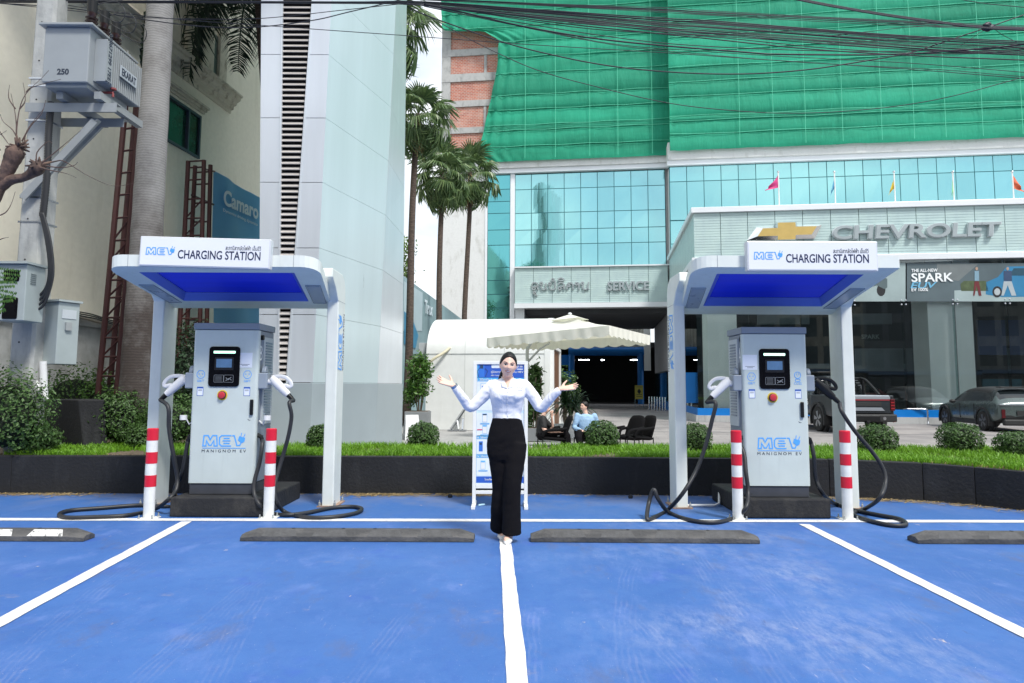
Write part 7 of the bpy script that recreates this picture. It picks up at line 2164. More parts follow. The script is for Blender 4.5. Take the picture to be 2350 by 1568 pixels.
out = [x for x in t.nodes if x.type == 'OUTPUT_MATERIAL'][0]; L(b.outputs['BSDF'], ms.inputs[1]); L(tl.outputs['BSDF'], ms.inputs[2]); L(ms.outputs['Shader'], out.inputs['Surface'])
cor = [at(1117, 776, 18.0), at(1398, 747, 15.4), at(1492, 770, 17.6), None]
cor[3] = cor[0] + cor[2] - cor[1]
zc = sum(c.z for c in cor[:3]) / 3
cor[3].z = zc - .02
apex = at(1308, 726, 17.5)
para = empty('parasol', (apex.x, apex.y, LOT), 0, 'cream square parasol with a scalloped edge over the seated people', 'parasol')
vent = MB(); m_ = MB(); val = MB()
ctr = (cor[0] + cor[1] + cor[2] + cor[3]) / 4;
def pcan(c, d, f, g):
 e = c.lerp(d, f); p = apex.lerp(e, g); p.z -= .10 * math.sin(math.pi * g) * math.sin(math.pi * f) + .05 * math.sin(math.pi * g); return p
for k in range(4):
 c, d = cor[k], cor[(k + 1) % 4]
 rg = [[pcan(c, d, i / 14, .16 + .84 * j / 8) for i in range(15)] for j in range(9)]
 mk = MB(); mk.rings(rg, cap=False, closed=False); mk.build('canvas_panel', CANV, para, smooth=True, fix=False)
 vent.rings([[(apex.lerp(c, g).lerp(apex.lerp(d, g), i / 6)) + V((0, 0, .05 - .10 * g)) for i in range(7)] for g in (0.0, .12, .24)], cap=False, closed=False)
 n_ = 60
 top = [c.lerp(d, i / n_) for i in range(n_ + 1)]
 out_n = ((c + d) / 2 - ctr).normalized()
 bot = [p + V((0, 0, -.20 - .055 * abs(math.sin(math.pi * i / n_ * 9)))) + out_n * (.02 * math.sin(i * .9)) for i, p in enumerate(top)]
 mid = [t_.lerp(q, .5) + out_n * .012 * math.sin(i * 1.3) for i, (t_, q) in enumerate(zip(top, bot))]
 mk = MB(); mk.rings([top, mid, bot], cap=False, closed=False); mk.build('valance', CANV, para, smooth=True, fix=False)
vent.build('vent_cap', CANV, para, smooth=True, fix=False)
m_ = MB(); m_.ell(apex + V((0, 0, .06)), (.05, .05, .035)); m_.build('finial', PLUGW, para, smooth=True)
PO = M('parasol_pole', (0.60, 0.63, 0.61), 0.4, 0.2, 0.03, 2)
pb2 = gnd(1214, 1000, 0.0); pb2.y = 18.3; pb2.x = at(1212, 900, 18.3).x; pb2.z = LOT
m_ = MB(); pt2 = at(1210, 812, 18.3); m_.tube(crom([pb2, V((pb2.x, 18.3, 1.0)), pt2, at(1214, 795, 18.25), at(1232, 775, 18.1), apex + V((0, 0, -.2))], 6), .045, 10); m_.build('pole', PO, para, smooth=True)
m_ = MB(); m_.tube([V((pb2.x, 18.28, at(1212, 830, 18.3).z)), at(1240, 800, 18.2), at(1262, 787, 18.1)], .028, 8); m_.build('strut', PO, para, smooth=True)
m_ = MB()
for k in range(4):
 m_.tube([apex + V((0, 0, -.12)), pcan(cor[k], cor[(k + 1) % 4], .0, .97) + V((0, 0, -.05))], .014, 6)
m_.build('ribs', PO, para)
m_ = MB(); m_.tube([at(1222, 840, 18.2), at(1226, 890, 18.2)], .02, 6); m_.tube([at(1216, 905, 18.2), at(1224, 888, 18.2), at(1230, 900, 18.2)], .022, 6); m_.build('crank', PO, para)
m_ = MB(); m_.box(pb2.x - .4, pb2.x + .4, 17.9, 18.7, LOT, LOT + .06); m_.build('base_plate', POTG, para)
CHF = M('black_fabric', (0.005, 0.005, 0.006), 0.85, 0, 0.2, 20, spec=.15)
def make_chair(loc, rz, label):
 root = empty('lounge_chair', loc, rz, label, 'chair', 'black lounge chairs under the parasol')
 m_ = MB(); rg = []
 for f in [k / 8 for k in range(9)]:
  y = -.30 + .55 * f; w_ = .27 + .03 * math.sin(f * 3)
  rg.append([V((w_ * math.cos(a), y, .40 - .05 * f + .055 * math.sin(a))) for a in [2 * math.pi * q / 12 for q in range(12)]])
 m_.rings(rg); m_.build('seat', CHF, root, local=True, smooth=True)
 m_ = MB(); rg = []
 for f in [k / 8 for k in range(9)]:
  z = .36 + .52 * f; y = .22 + .20 * f; w_ = .27 - .05 * f ** 2
  if f == 1: w_ *= .8
  rg.append([V((w_ * math.cos(a), y + .045 * math.sin(a), z + .03 * math.cos(a) ** 2 * -f)) for a in [2 * math.pi * q / 12 for q in range(12)]])
 m_.rings(rg); m_.build('backrest', CHF, root, local=True, smooth=True)
 for s in (-1, 1):
  m_ = MB(); m_.tube(crom([V((s * .29, .26, .60)), V((s * .31, .05, .58)), V((s * .30, -.22, .55)), V((s * .28, -.30, .42))], 5), .035, 8); m_.build('armrest', CHF, root, local=True, smooth=True)
  for yy in (-.28, .26):
   m_ = MB(); m_.tube([V((s * .26, yy, .38)), V((s * .28, yy * 1.08, 0))], .014, 6); m_.build('leg', BLACK, root, local=True)
 return root
CHS = [((1268, 1012), 18.7, R(-80), 'black lounge chair of the person in black'), ((1352, 1010), 19.4, R(15), 'black lounge chair of the man in the light blue shirt'),
       ((1438, 1013), 18.6, R(-50), 'empty black lounge chair right of the round shrub, taller back'), ((1462, 1013), 18.3, R(-62), 'empty black lounge chair furthest to the right of the group')]
for (px, py), Y, rz, lb_ in [(a_, 16.05 + .12 * i, c_, d_) for i, (a_, b_, c_, d_) in enumerate(CHS)]:
 p = at(px, py, Y); p.z = LOT; make_chair(p, rz, lb_)
# ================================================================== STREET FURNITURE IN THE FORECOURT
a_ = gnd(2074, 973, LOT); b2_ = gnd(2130, 974, LOT)
hb = empty('hoop_barrier', (a_ + b2_) / 2, 0, 'steel hoop barrier between the pickup and the grey car', 'barrier')
hz = .64; r_ = .09
pts = [a_, a_ + V((0, 0, hz - r_))] + [a_ + V((r_ - r_ * math.cos(R(q)), 0, hz - r_ + r_ * math.sin(R(q)))) for q in (30, 60, 90)] + [b2_ + V((-r_ + r_ * math.sin(R(q)), 0, hz - r_ + r_ * math.cos(R(q)))) for q in (0, 30, 60, 90)] + [b2_]
m_ = MB(); m_.tube(pts, .035, 10); m_.build('hoop', STEEL, hb, smooth=True)
for q in (a_, b2_):
 m_ = MB(); m_.lathe([(0, 0), (.08, 0), (.08, .015), (0, .015)], q, 12); m_.build('flange', STEEL, hb)
def steel_post(px, py, lb_):
 p = gnd(px, py, LOT); o = empty('steel_bollard', p, 0, lb_, 'bollard', 'row of thin steel bollards along the service drive')
 m_ = MB(); m_.lathe([(.04, 0), (.04, .84), (.03, .88), (0, .89)], (0, 0, 0), 10); m_.build('tube', STEEL, o, local=True, smooth='auto')
 m_ = MB(); m_.lathe([(0, 0), (.07, 0), (.07, .01), (0, .01)], (0, 0, 0), 10); m_.build('flange', STEEL, o, local=True)
 return o
sp0 = None
for k, (px, py) in enumerate([(1490 + 6.2 * i, 941 + .5 * i) for i in range(7)] + [(1562, 953), (1571, 956), (1580, 959), (1588, 962)]):
 if sp0 is None: sp0 = steel_post(px, py, 'first thin steel bollard from the left in the row along the service drive')
 else: o = copy_tree(sp0); o.location = gnd(px, py, LOT); o['label'] = ('second,third,fourth,fifth,sixth,seventh,eighth,ninth,tenth,eleventh'.split(',')[k - 1]) + ' thin steel bollard from the left in the row along the service drive'
p = gnd(1467, 936, LOT)
yn = empty('yellow_notice', p, 0, 'yellow notice board on legs at the workshop entrance', 'notice board')
m_ = MB(); m_.box(-.30, .30, -.02, .02, .62, 1.62); m_.build('board', M('notice_yellow', (0.42, 0.36, 0.06), 0.6, 0, 0.08, 2), yn, local=True)
for s in (-1, 1):
 m_ = MB(); m_.box(s * .30 - .02, s * .30 + .02, -.019, .021, 0, .62); m_.build('leg', STEEL, yn, local=True)
m_ = MB(); m_.lathe([(0, 0), (.13, 0), (.13, .004), (0, .004)], (0, -.02, 1.18), 14, 'y'); m_.box(-.05, .05, -.024, -.0201, 1.0, 1.36)
for zz in (1.5, .95, .82): m_.box(-.2, .2, -.024, -.0202, zz - .02, zz + .02)
m_.build('print', INK, yn, local=True)
# ================================================================== OVERHEAD CABLES
WIREM = M('overhead_cable_black', (0.010, 0.012, 0.022), 0.5, 0, 0.1, 3)
YW = 9.6
rw = random.Random(3)
def xt(a, b, k): return (b[0] + (b[0] - a[0]) * k, b[1] + (b[1] - a[1]) * k)
def wire(pts, r, Y=YW, lb_='black overhead cable in the bundle sweeping down to the right'):
 if pts[-1][0] > 2400: pts = list(pts) + [xt(pts[-2], pts[-1], 900 / (pts[-1][0] - pts[-2][0]))]
 if pts[0][0] < -30: pts = [xt(pts[1], pts[0], 900 / (pts[1][0] - pts[0][0]))] + list(pts)
 pp = crom([at(x, y, Y + rw.uniform(-.25, .25) * 0) for x, y in pts], 7)
 m_ = MB(); m_.tube(pp, r, 6)
 o = m_.build('overhead_cable', WIREM, None, smooth=True)
 return tag(o, lb_, 'cable', 'overhead cables across the top of the picture')
PXM = YW / 1600
base1 = [(-60, 3), (400, 5), (800, 7), (973, 9), (1223, 31), (1535, 59), (1616, 64), (1928, 87), (2147, 103), (2420, 115)]
for k in range(13):
 o_ = (k - 6) * 2.7
 wire([(x, y + o_ * max(0.25, min(1, (x - 700) / 900)) * (.5 if x < 973 else 1) + rw.uniform(-1, 1)) for x, y in base1], rw.choice((.004, .005, .006, .008)), YW + .04 * (k - 6), 'black cable of the main overhead bundle, ' + ORD[k] + ' at its right end')
base2 = [(860, -6), (1067, 3), (1285, 13), (1535, 24), (1616, 30), (1928, 46), (2241, 61), (2420, 68)]
for k in range(6):
 wire([(x, y + (k - 2.5) * 2.1 * min(1, (x - 800) / 800) + rw.uniform(-.8, .8)) for x, y in base2], rw.choice((.004, .006, .008)), YW - .3 + .04 * k, 'black cable of the upper overhead bundle, ' + (ORD[:4] + ORD[-2:])[k] + ' of its six')
base3 = [(1800, -8), (1900, 12), (2030, 34), (2160, 52), (2260, 63), (2420, 70)]
for k in range(3): wire([(x, y + (k - 1) * 2.0) for x, y in base3], .008, YW - .6 - .05 * k, 'cable from the top edge to the knot, ' + ('upper', 'middle', 'lower')[k] + ' one of the three')
FANW = [([(973, 10), (1035, 22), (1207, 62), (1410, 94), (1707, 120), (1803, 125), (2053, 125), (2250, 112), (2420, 96)], .011, 'thick black cable of the lower fan, sagging and rising again'),
  ([(973, 8), (1035, 19), (1300, 55), (1616, 88), (1850, 112), (2100, 128), (2420, 141)], .008, 'black cable of the lower fan above the sagging thick one'),
  ([(973, 8), (1100, 26), (1350, 56), (1616, 76), (1928, 104), (2200, 120), (2420, 129)], .006, 'thin black cable of the lower fan, close under the main bundle'),
  ([(973, 9), (1100, 30), (1350, 66), (1616, 83), (1928, 113), (2200, 124), (2420, 110)], .006, 'thin black cable of the lower fan bending up at the right end'),
  ([(973, 12), (1120, 40), (1410, 86), (1616, 106), (1928, 118), (2150, 116), (2420, 108)], .006, 'thin black cable of the lower fan with a shallow sag'),
  ([(973, 14), (1150, 50), (1400, 100), (1616, 118), (1800, 130), (2100, 146), (2420, 172)], .0045, 'very thin cable below the lower fan falling to the right'),
  ([(973, 15), (1150, 52), (1400, 102), (1616, 125), (1850, 144), (2150, 160), (2420, 182)], .004, 'very thin cable lowest of the lower fan'),
  ([(973, 34), (1145, 94), (1275, 128), (1410, 153), (1560, 167), (1707, 170), (1835, 162), (1944, 147), (2085, 122), (2170, 95), (2270, 62), (2420, 10)], .0085, 'long sagging cable that climbs steeply to the knot at the right'),
  ([(940, 18), (973, 34)], .0085, 'short end of the sagging cable above the brick bays'),
  ([(973, 31), (1050, 75), (1129, 116), (1230, 160), (1348, 194), (1535, 237), (1707, 256), (1835, 260), (1960, 254), (2085, 240), (2210, 215), (2420, 158)], .0055, 'lowest thin cable hanging across the green net'),
  ([(-60, -12), (100, 5), (300, 33), (450, 48), (594, 58), (760, 70), (931, 82), (1207, 102), (1535, 122), (1707, 134), (1950, 150), (2150, 164), (2420, 186)], .005, 'thin cable running from the transformer side across the tower and the net'),
  ([(-60, 4), (150, 18), (350, 48), (480, 62), (594, 62), (718, 47), (800, 28), (885, 8), (940, -6)], .007, 'cable sagging in front of the palm and rising over the tower'),
  ([(-60, 2), (120, 20), (300, 38), (450, 44), (606, 42), (800, 22), (950, 6)], .005, 'thin cable across the royal palm trunk, just above the sagging one'),
  ([(1900, 84), (2000, 72), (2100, 62), (2240, 62)], .004, 'thin stay wire leading up to the knot'),
  ([(2205, 105), (2255, 72), (2275, 64), (2300, 80), (2335, 98)], .004, 'short loose wire hanging at the knot'),
  ([(2180, -6), (2260, 8), (2420, 24)], .005, 'thin cable crossing the top right corner')]
for pts, r_, lb_ in FANW: wire(pts, r_, YW - .15, lb_)
m_ = MB()
kc = at(2268, 62, YW - .6)
for k in range(7):
 a = k * .9; m_.ell(kc + V((.04 * math.cos(a), .02 * math.sin(a * 2), .03 * math.sin(a))), (.05, .03, .035), 8, 5)
tag(m_.build('cable_knot', WIREM, None, smooth=True), 'black taped knot joining the cables at the upper right', 'cable knot')
# ================================================================== BUILDINGS ACROSS THE STREET (seen in the glass)
OPP = dirty('opposite_render', (0.20, 0.20, 0.19), (0.10, 0.10, 0.10), 0.8, (0.4, 0.4, 0.2), (0.4, 0.7), 3, 0.1)
OPG = M('opposite_glass', (0.02, 0.03, 0.035), 0.15, 0, 0.2, 0.5)
def shophouse(x0, x1, h, lb_, mat_, floors):
 root = empty('shophouse', ((x0 + x1) / 2, -30, -.2), 0, lb_, 'building', 'row of shophouses across the street')
 m_ = MB(); m_.box(x0 + .01, x1 - .01, -42, -30, -.2, h); m_.build('wall', mat_, root)
 fh = h / floors
 for f in range(floors):
  n_ = max(int((x1 - x0) / 2.2), 1)
  for k in range(n_):
   xa = x0 + (x1 - x0) * (k + .14) / n_; xb = x0 + (x1 - x0) * (k + .86) / n_
   m_ = MB(); m_.box(xa, xb, -30.06, -29.98, f * fh + .4, f * fh + fh * .78)
   m_.build('window', OPG, root)
 m_ = MB(); m_.box(x0 + .02, x1 - .02, -29.99, -28.6, fh * .86, fh * .98); m_.build('awning', M('awning_blue_grey', (0.06, 0.10, 0.17), 0.7), root)
OPP2 = dirty('opposite_cream', (0.27, 0.25, 0.21), (0.13, 0.12, 0.10), 0.8, (0.4, 0.4, 0.2), (0.4, 0.7), 3, 0.1)
OPP3 = dirty('opposite_grey', (0.13, 0.14, 0.15), (0.08, 0.085, 0.09), 0.8, (0.4, 0.4, 0.2), (0.4, 0.7), 3, 0.1)
SH = [(-46, -36, 16, 5, OPP), (-36, -27, 17.5, 5, OPP2), (-27, -18, 16.5, 5, OPP3), (-18, -9, 18, 5, OPP), (-9, 0, 17, 5, OPP2), (0, 9, 18.5, 5, OPP3), (9, 18, 17, 5, OPP), (18, 28, 18, 5, OPP2), (28, 40, 16.5, 5, OPP3), (40, 52, 17.5, 5, OPP), (52, 64, 18, 5, OPP2), (64, 78, 17, 5, OPP3)]
nm = ['first', 'second', 'third', 'fourth', 'fifth', 'sixth', 'seventh', 'eighth', 'ninth', 'tenth', 'eleventh', 'twelfth']
for i, (x0, x1, h, fl, mt) in enumerate(SH):
 shophouse(x0, x1, h, nm[i] + ' shophouse from the left in the row across the street, behind the viewer', mt, fl)
# ================================================================== PEOPLE
SKIN = M('skin', (0.78, 0.50, 0.39), 0.5, 0, 0.04, 12)
HAIR = M('black_hair', (0.004, 0.0035, 0.004), 0.42, 0, 0.2, 30, 0.35, 110, (1, 1, .15), spec=.3)
def fabric(name, col, amt, sc, st=(1, 1, .6), rough=.7):
 m = M(name, col, rough, 0, 0.04, 6)
 t, b, L = nodes_of(m)
 tc = t.nodes.new('ShaderNodeTexCoord'); mp = t.nodes.new('ShaderNodeMapping'); mp.inputs['Scale'].default_value = st; mp.inputs['Rotation'].default_value = (.3, .5, 0)
 n = t.nodes.new('ShaderNodeTexNoise'); n.inputs['Scale'].default_value = sc; n.inputs['Detail'].default_value = 3; n.inputs['Distortion'].default_value = 1.2
 bp = t.nodes.new('ShaderNodeBump'); bp.inputs['Strength'].default_value = amt; bp.inputs['Distance'].default_value = .03
 L(tc.outputs['Object'], mp.inputs['Vector']); L(mp.outputs['Vector'], n.inputs['Vector']); L(n.outputs['Fac'], bp.inputs['Height']); L(bp.outputs['Normal'], b.inputs['Normal'])
 return m
SHIRT = fabric('white_shirt', (0.76, 0.77, 0.83), .5, 11)
TROU = fabric('black_trousers', (0.0035, 0.003, 0.0045), .35, 7, rough=.85)
TROU.node_tree.nodes['Principled BSDF'].inputs['Specular IOR Level'].default_value = .2
def proj(p):
 d = V(p) - V((0, 0, CAMH)); k = d.dot(_f)
 return PX + FPX * d.dot(_R) / k, PY - FPX * d.dot(_U) / k
def solid(mb, name, mat, parent, voxel, smooth=6, folds=0.0, fscale=9):
 """Fuse the overlapping limbs of mb into one continuous skin."""
 o = mb.build(name, mat, parent)
 md = o.modifiers.new('r', 'REMESH'); md.mode = 'VOXEL'; md.voxel_size = voxel; md.use_smooth_shade = True
 ms_ = o.modifiers.new('s', 'SMOOTH'); ms_.iterations = smooth; ms_.factor = .5
 bake(o)
 if folds:
  vv = o.data.vertices; co = [v.co.copy() for v in vv]; no = [v.normal.copy() for v in vv]; q = fscale; flat_ = []
  for c, n_ in zip(co, no):
   f = noise.noise(V((c.x * q + c.z * q * .6, c.y * q, c.z * q * 1.6))) + .5 * noise.noise(V((c.x * q * 2 - c.z * q, c.y * q * 2, c.z * q * 3)))
   flat_.extend(c + n_ * (folds * f))
  vv.foreach_set('co', flat_)
 for p in o.data.polygons: p.use_smooth = True
 return o
def ctube(mb, pts, rad, n=5, sides=14, flat=1.0, up=None):
 pp = crom(pts, n); rr = [x[0] for x in crom([V((r, 0, 0)) for r in rad], n)]
 mb.tube(pp, rr, sides, flat=flat, up=up)
 mb.ell(pp[0], (rr[0],) * 3, 10, 6); mb.ell(pp[-1], (rr[-1],) * 3, 10, 6)
def head_into(mb, Mh, s=1.0, n=40, m_=36):
 """A head: x right, -y face, z up; Mh places it."""
 rx, ry, rz = .0715 * s, .093 * s, .113 * s
 rg = []
 g = lambda x, z, cx, cz, wx, wz: math.exp(-((x - cx) / wx) ** 2 - ((z - cz) / wz) ** 2)
 for i in range(m_ + 1):
  th = math.pi * (i + .02) / (m_ + .04); ring = []
  for k in range(n):
   a = 2 * math.pi * k / n
   d = V((math.sin(th) * math.cos(a), math.sin(th) * math.sin(a), -math.cos(th)))
   p = V((d.x * rx, d.y * ry, d.z * rz))
   low = max(-d.z, 0)
   p.x *= 1 - .30 * low ** 1.6
   if d.y > 0: p.y *= 1 - .35 * low
   if d.y < 0.1:
    x, z = p.x / s, p.z / s
    f = min(1, (0.1 - d.y) * 2)
    push = .020 * g(x, z, 0, -.022, .011, .013) + .012 * g(x, z, 0, -.004, .007, .020) + .005 * g(x, z, 0, .022, .04, .010)
    push -= .008 * g(x, z, -.029, .006, .014, .009) + .008 * g(x, z, .029, .006, .014, .009)
    push += .006 * g(x, z, -.038, -.025, .02, .018) + .006 * g(x, z, .038, -.025, .02, .018)
    push += .006 * g(x, z, 0, -.052, .022, .012) + .010 * g(x, z, 0, -.098, .022, .016) - .003 * g(x, z, 0, -.074, .02, .007)
    p.y -= push * f * s
   ring.append(Mh @ p)
  rg.append(ring)
 mb.rings(rg)
 for sg in (-1, 1): mb.ell(Mh @ V((sg * rx * .99, .008 * s, -.012 * s)), (.008 * s, .016 * s, .026 * s), 8, 6, Mh.to_3x3())
def hair_cap(mb, Mh, s=1.0, line=None, grow=.007):
 line = line or [(0, .074), (.45, .066), (.8, .046), (1.15, .012), (1.5, -.002), (1.9, -.045), (3.2, -.065)]
 rx, ry, rz = .0715 * s, .093 * s, .113 * s
 N, K = 40, 12; rg = []
 for j in range(K + 1):
  ring = []
  for k in range(N):
   a = 2 * math.pi * k / N; ph = abs(((a + math.pi) % (2 * math.pi)) - math.pi)
   e0 = math.asin(max(-.95, min(.95, lerp_tab(line, ph) * s / rz)))
   e = e0 + (math.pi / 2 - e0) * (j + (0.0 if j < K else -.02)) / K
   g_ = grow * s * (0.15 if j == 0 else (.7 if j == 1 else 1)) * (1.0 + .35 * (math.cos(a) < 0))
   low = max(-math.sin(e), 0)
   d = V((math.sin(a) * math.cos(e), -math.cos(a) * math.cos(e), math.sin(e)))
   p = V((d.x * (rx + g_) * (1 - .30 * low ** 1.6), d.y * (ry + g_) * (1 - (.2 * low if d.y > 0 else 0)), d.z * (rz + g_ * .9)))
   ring.append(Mh @ p)
  rg.append(ring)
 mb.rings(rg, cap=False)
 mb.f.append(tuple(range(len(mb.v) - N, len(mb.v))))
def hand_into(mb, wrist, fdir, nrm, thumb, L_=.17, curl=.25):
 """Palm, four unequal fingers with two bends each, and a thumb that leaves the side of the palm."""
 f = V(fdir).normalized(); n_ = V(nrm); n_ = (n_ - f * n_.dot(f)).normalized(); s_ = f.cross(n_).normalized()
 if s_.dot(V(thumb)) < 0: s_ = -s_
 w_ = V(wrist); P = L_ * .52
 rg = []
 for q, (hw, ht) in ((-.01, (.024, .017)), (.02, (.029, .016)), (.05, (.036, .0145)), (P, (.039, .0125)), (P + .012, (.034, .009))):
  rg.append([w_ + f * q + s_ * (hw * math.cos(a)) + n_ * (ht * math.sin(a)) for a in [2 * math.pi * k / 12 for k in range(12)]])
 mb.rings(rg)
 for k, (off_, ln, sp) in enumerate(((.029, .88, .16), (.010, 1.0, .04), (-.010, .94, -.06), (-.028, .74, -.18))):
  b = w_ + f * (P - .012) + s_ * off_; l_ = L_ * .50 * ln
  d0 = (f + s_ * sp).normalized(); d1 = (d0 + n_ * curl * .6).normalized(); d2 = (d0 + n_ * curl * 1.5).normalized()
  p1 = b + d0 * (l_ * .5); p2 = p1 + d1 * (l_ * .3); p3 = p2 + d2 * (l_ * .22)
  mb.tube([b, p1, p2, p3], [.0092, .0088, .0080, .0062], 8); mb.ell(p3, (.0062,) * 3, 8, 5)
 b = w_ + f * .022 + s_ * .026; t1 = b + (f * .45 + s_ * .8 + n_ * .3).normalized() * .040; t2 = t1 + (f * .75 + s_ * .6 + n_ * .3).normalized() * .034;
 mb.tube([b, t1, t2], [.0145, .0105, .0075], 8); mb.ell(t2, (.0075,) * 3, 8, 5)
def face_patch(name, mat, parent, bvh, Mh, poly, lift, rings=3):
 """A small coloured patch lying on the face; poly in head x,z metres."""
 cx = sum(p[0] for p in poly) / len(poly); cz = sum(p[1] for p in poly) / len(poly)
 dy = (Mh.to_3x3() @ V((0, 1, 0))).normalized()
 def on(x, z):
  o = Mh @ V((x, -.3, z)); h = bvh.ray_cast(o, dy)[0]
  return (h if h is not None else Mh @ V((x, -.09, z))) - dy * lift
 m_ = MB(); c = on(cx, cz); rg = []
 for j in range(1, rings + 1): rg.append([on(cx + (x - cx) * j / rings, cz + (z - cz) * j / rings) for x, z in poly])
 b = len(m_.v); m_.v.append(c); n_ = len(poly)
 for r_ in rg: m_.v.extend(r_)
 for k in range(n_): m_.f.append((b, b + 1 + k, b + 1 + (k + 1) % n_))
 for j in range(rings - 1):
  for k in range(n_): m_.f.append((b + 1 + j * n_ + k, b + 1 + (j + 1) * n_ + k, b + 1 + (j + 1) * n_ + (k + 1) % n_, b + 1 + j * n_ + (k + 1) % n_))
 return m_.build(name, mat, parent, fix=False)
def almond(cx, cz, w_, h, up=1.0, dn=1.0, n_=8):
 return [(cx + w_ * math.cos(math.pi * k / n_), cz + h * up * math.sin(math.pi * k / n_)) for k in range(n_)] + [(cx - w_ * math.cos(math.pi * k / n_), cz - h * dn * math.sin(math.pi * k / n_)) for k in range(n_)]
EYEW = M('eye_white', (0.62, 0.58, 0.56), 0.3, 0, 0); IRIS = M('eye_iris', (0.02, 0.011, 0.008), 0.2, 0, 0); BROW = M('eyebrow', (0.025, 0.018, 0.015), 0.7, 0, 0)
LIP_ = M('lips', (0.46, 0.115, 0.10), 0.4, 0, 0); TEETH = M('teeth', (0.78, 0.76, 0.72), 0.25, 0, 0)
def face_into(root, bvh, Mh, smile=True, s=1.0):
 for sg in (-1, 1):
  ex = sg * .0295 * s
  face_patch('eye', EYEW, root, bvh, Mh, almond(ex, .005 * s, .0155 * s, .0062 * s), .0012)
  face_patch('iris', IRIS, root, bvh, Mh, almond(ex, .0055 * s, .0072 * s, .0066 * s), .0020)
  face_patch('eyelash', IRIS, root, bvh, Mh, [(ex + .0185 * s * math.cos(math.pi * k / 6), .006 * s + .0092 * s * math.sin(math.pi * k / 6)) for k in range(7)] + [(ex - .016 * s * math.cos(math.pi * k / 6), .006 * s + .0055 * s * math.sin(math.pi * k / 6)) for k in range(7)], .0017, 1)
  face_patch('eyebrow', BROW, root, bvh, Mh, [(ex - sg * .019 * s, .0225 * s), (ex, .0305 * s), (ex + sg * .016 * s, .0285 * s), (ex + sg * .023 * s, .022 * s), (ex + sg * .015 * s, .0235 * s), (ex, .0245 * s), (ex - sg * .018 * s, .0185 * s)], .0014, 2)
  face_patch('nostril', BROW, root, bvh, Mh, almond(sg * .0065 * s, -.0345 * s, .0028 * s, .0014 * s), .0009, 1)
 if smile:
  face_patch('lips', LIP_, root, bvh, Mh, [(-.027 * s, -.046 * s), (-.012 * s, -.0455 * s), (0, -.0475 * s), (.012 * s, -.0455 * s), (.027 * s, -.046 * s), (.018 * s, -.060 * s), (.0, -.0665 * s), (-.018 * s, -.060 * s)], .0012)
  face_patch('teeth', TEETH, root, bvh, Mh, [(-.0205 * s, -.0490 * s), (0, -.0510 * s), (.0205 * s, -.0490 * s), (.012 * s, -.0555 * s), (0, -.0580 * s), (-.012 * s, -.0555 * s)], .0022, 2)
 else:
  face_patch('lips', LIP_, root, bvh, Mh, almond(0, -.054 * s, .022 * s, .006 * s), .0012)
Yf = gnd(1164, 1248).y
Yb = gnd(1150, 1238).y
YW0 = (Yf + Yb) / 2 + .02
J = lambda x, y, dy=0.0: at(x, y, YW0 + dy)
feet = V((J(1163, 1245).x, YW0, 0))
bodym = MB()
Mh = Matrix.Translation(J(1166.5, 838, -.02)) @ Matrix.Rotation(R(7), 4, 'Y') @ Matrix.Rotation(R(4), 4, 'X') @ Matrix.Rotation(R(4), 4, 'Z')
head_into(bodym, Mh, 1.0)
ctube(bodym, [J(1165, 858, .01), J(1164, 872, .015), J(1164, 890, .02)], [.046, .047, .058])
def ringtorso(mb, rows, grow=0.0, n=28):
 rg = []
 for (x, hw, y, ry, dy) in rows:
  c = J(x, y, dy); k = YW0 / 1600
  rg.append([c + V(((hw * k + grow) * math.copysign(abs(math.cos(a)) ** .85, math.cos(a)), (ry + grow) * math.copysign(abs(math.sin(a)) ** .9, math.sin(a)) * (1.0), 0)) for a in [2 * math.pi * q / n for q in range(n)]])
 mb.rings(rg)
TOR = [(1163.5, 33, 972, .092, .02), (1163.5, 32.5, 960, .090, .02), (1163.5, 32, 948, .088, .02), (1164, 34, 934, .095, .012), (1164, 37, 920, .108, .0), (1164.5, 39, 908, .118, -.01), (1165, 40, 898, .112, .0), (1165, 41, 890, .098, .012), (1165, 40, 883, .085, .02), (1165, 33, 877, .070, .025), (1165, 22, 872, .058, .025), (1165, 14, 867, .050, .022)]
ringtorso(bodym, TOR, -.008)
ARML = [J(1129, 887, .02), J(1102, 916, .02), J(1079, 934, .0), J(1060, 911, -.05), J(1046, 891, -.08), J(1042, 886, -.085)]
ARMR = [J(1203, 886, .02), J(1226, 914, .02), J(1242, 936, .0), J(1262, 915, -.05), J(1280, 898, -.08), J(1284, 894, -.085)]
for A in (ARML, ARMR): ctube(bodym, A, [.045, .042, .038, .032, .025, .024])
hand_into(bodym, ARML[-1] + V((-.005, 0, .004)), V((-.92, -.12, .36)), V((.15, -.62, .72)), V((0, .4, .9)))
hand_into(bodym, ARMR[-1] + V((.005, 0, .004)), V((.97, -.12, .14)), V((-.05, -.55, .80)), V((0, .4, .9)))
LEGF = [J(1184, 1022, .0), J(1181, 1060, -.03), J(1176, 1112, -.07), J(1174, 1170, -.06), V((J(1174, 1225).x, Yf + .10, .075))]
LEGB = [J(1141, 1022, .02), J(1146, 1060, .02), J(1151, 1112, .03), J(1147, 1170, .06), V((J(1145, 1214).x, Yb + .10, .085))]
for A in (LEGF, LEGB): ctube(bodym, A, [.06, .055, .045, .040, .034])
fx1, fx2 = gnd(1163, 1244).x, gnd(1151, 1236).x
FT = [(V((fx1 + .025, Yf + .10, .055)), V((fx1 + .005, Yf + .03, .035)), V((fx1 - .0, Yf - .03, .022))), (V((fx2 + .0, Yb + .13, .06)), V((fx2, Yb + .05, .035)), V((fx2, Yb + .0, .022)))]
for a_, b2_, c_ in FT: ctube(bodym, [a_, b2_, c_], [.034, .033, .024])
woman = solid(bodym, 'person', SKIN, None, .0046, 2)
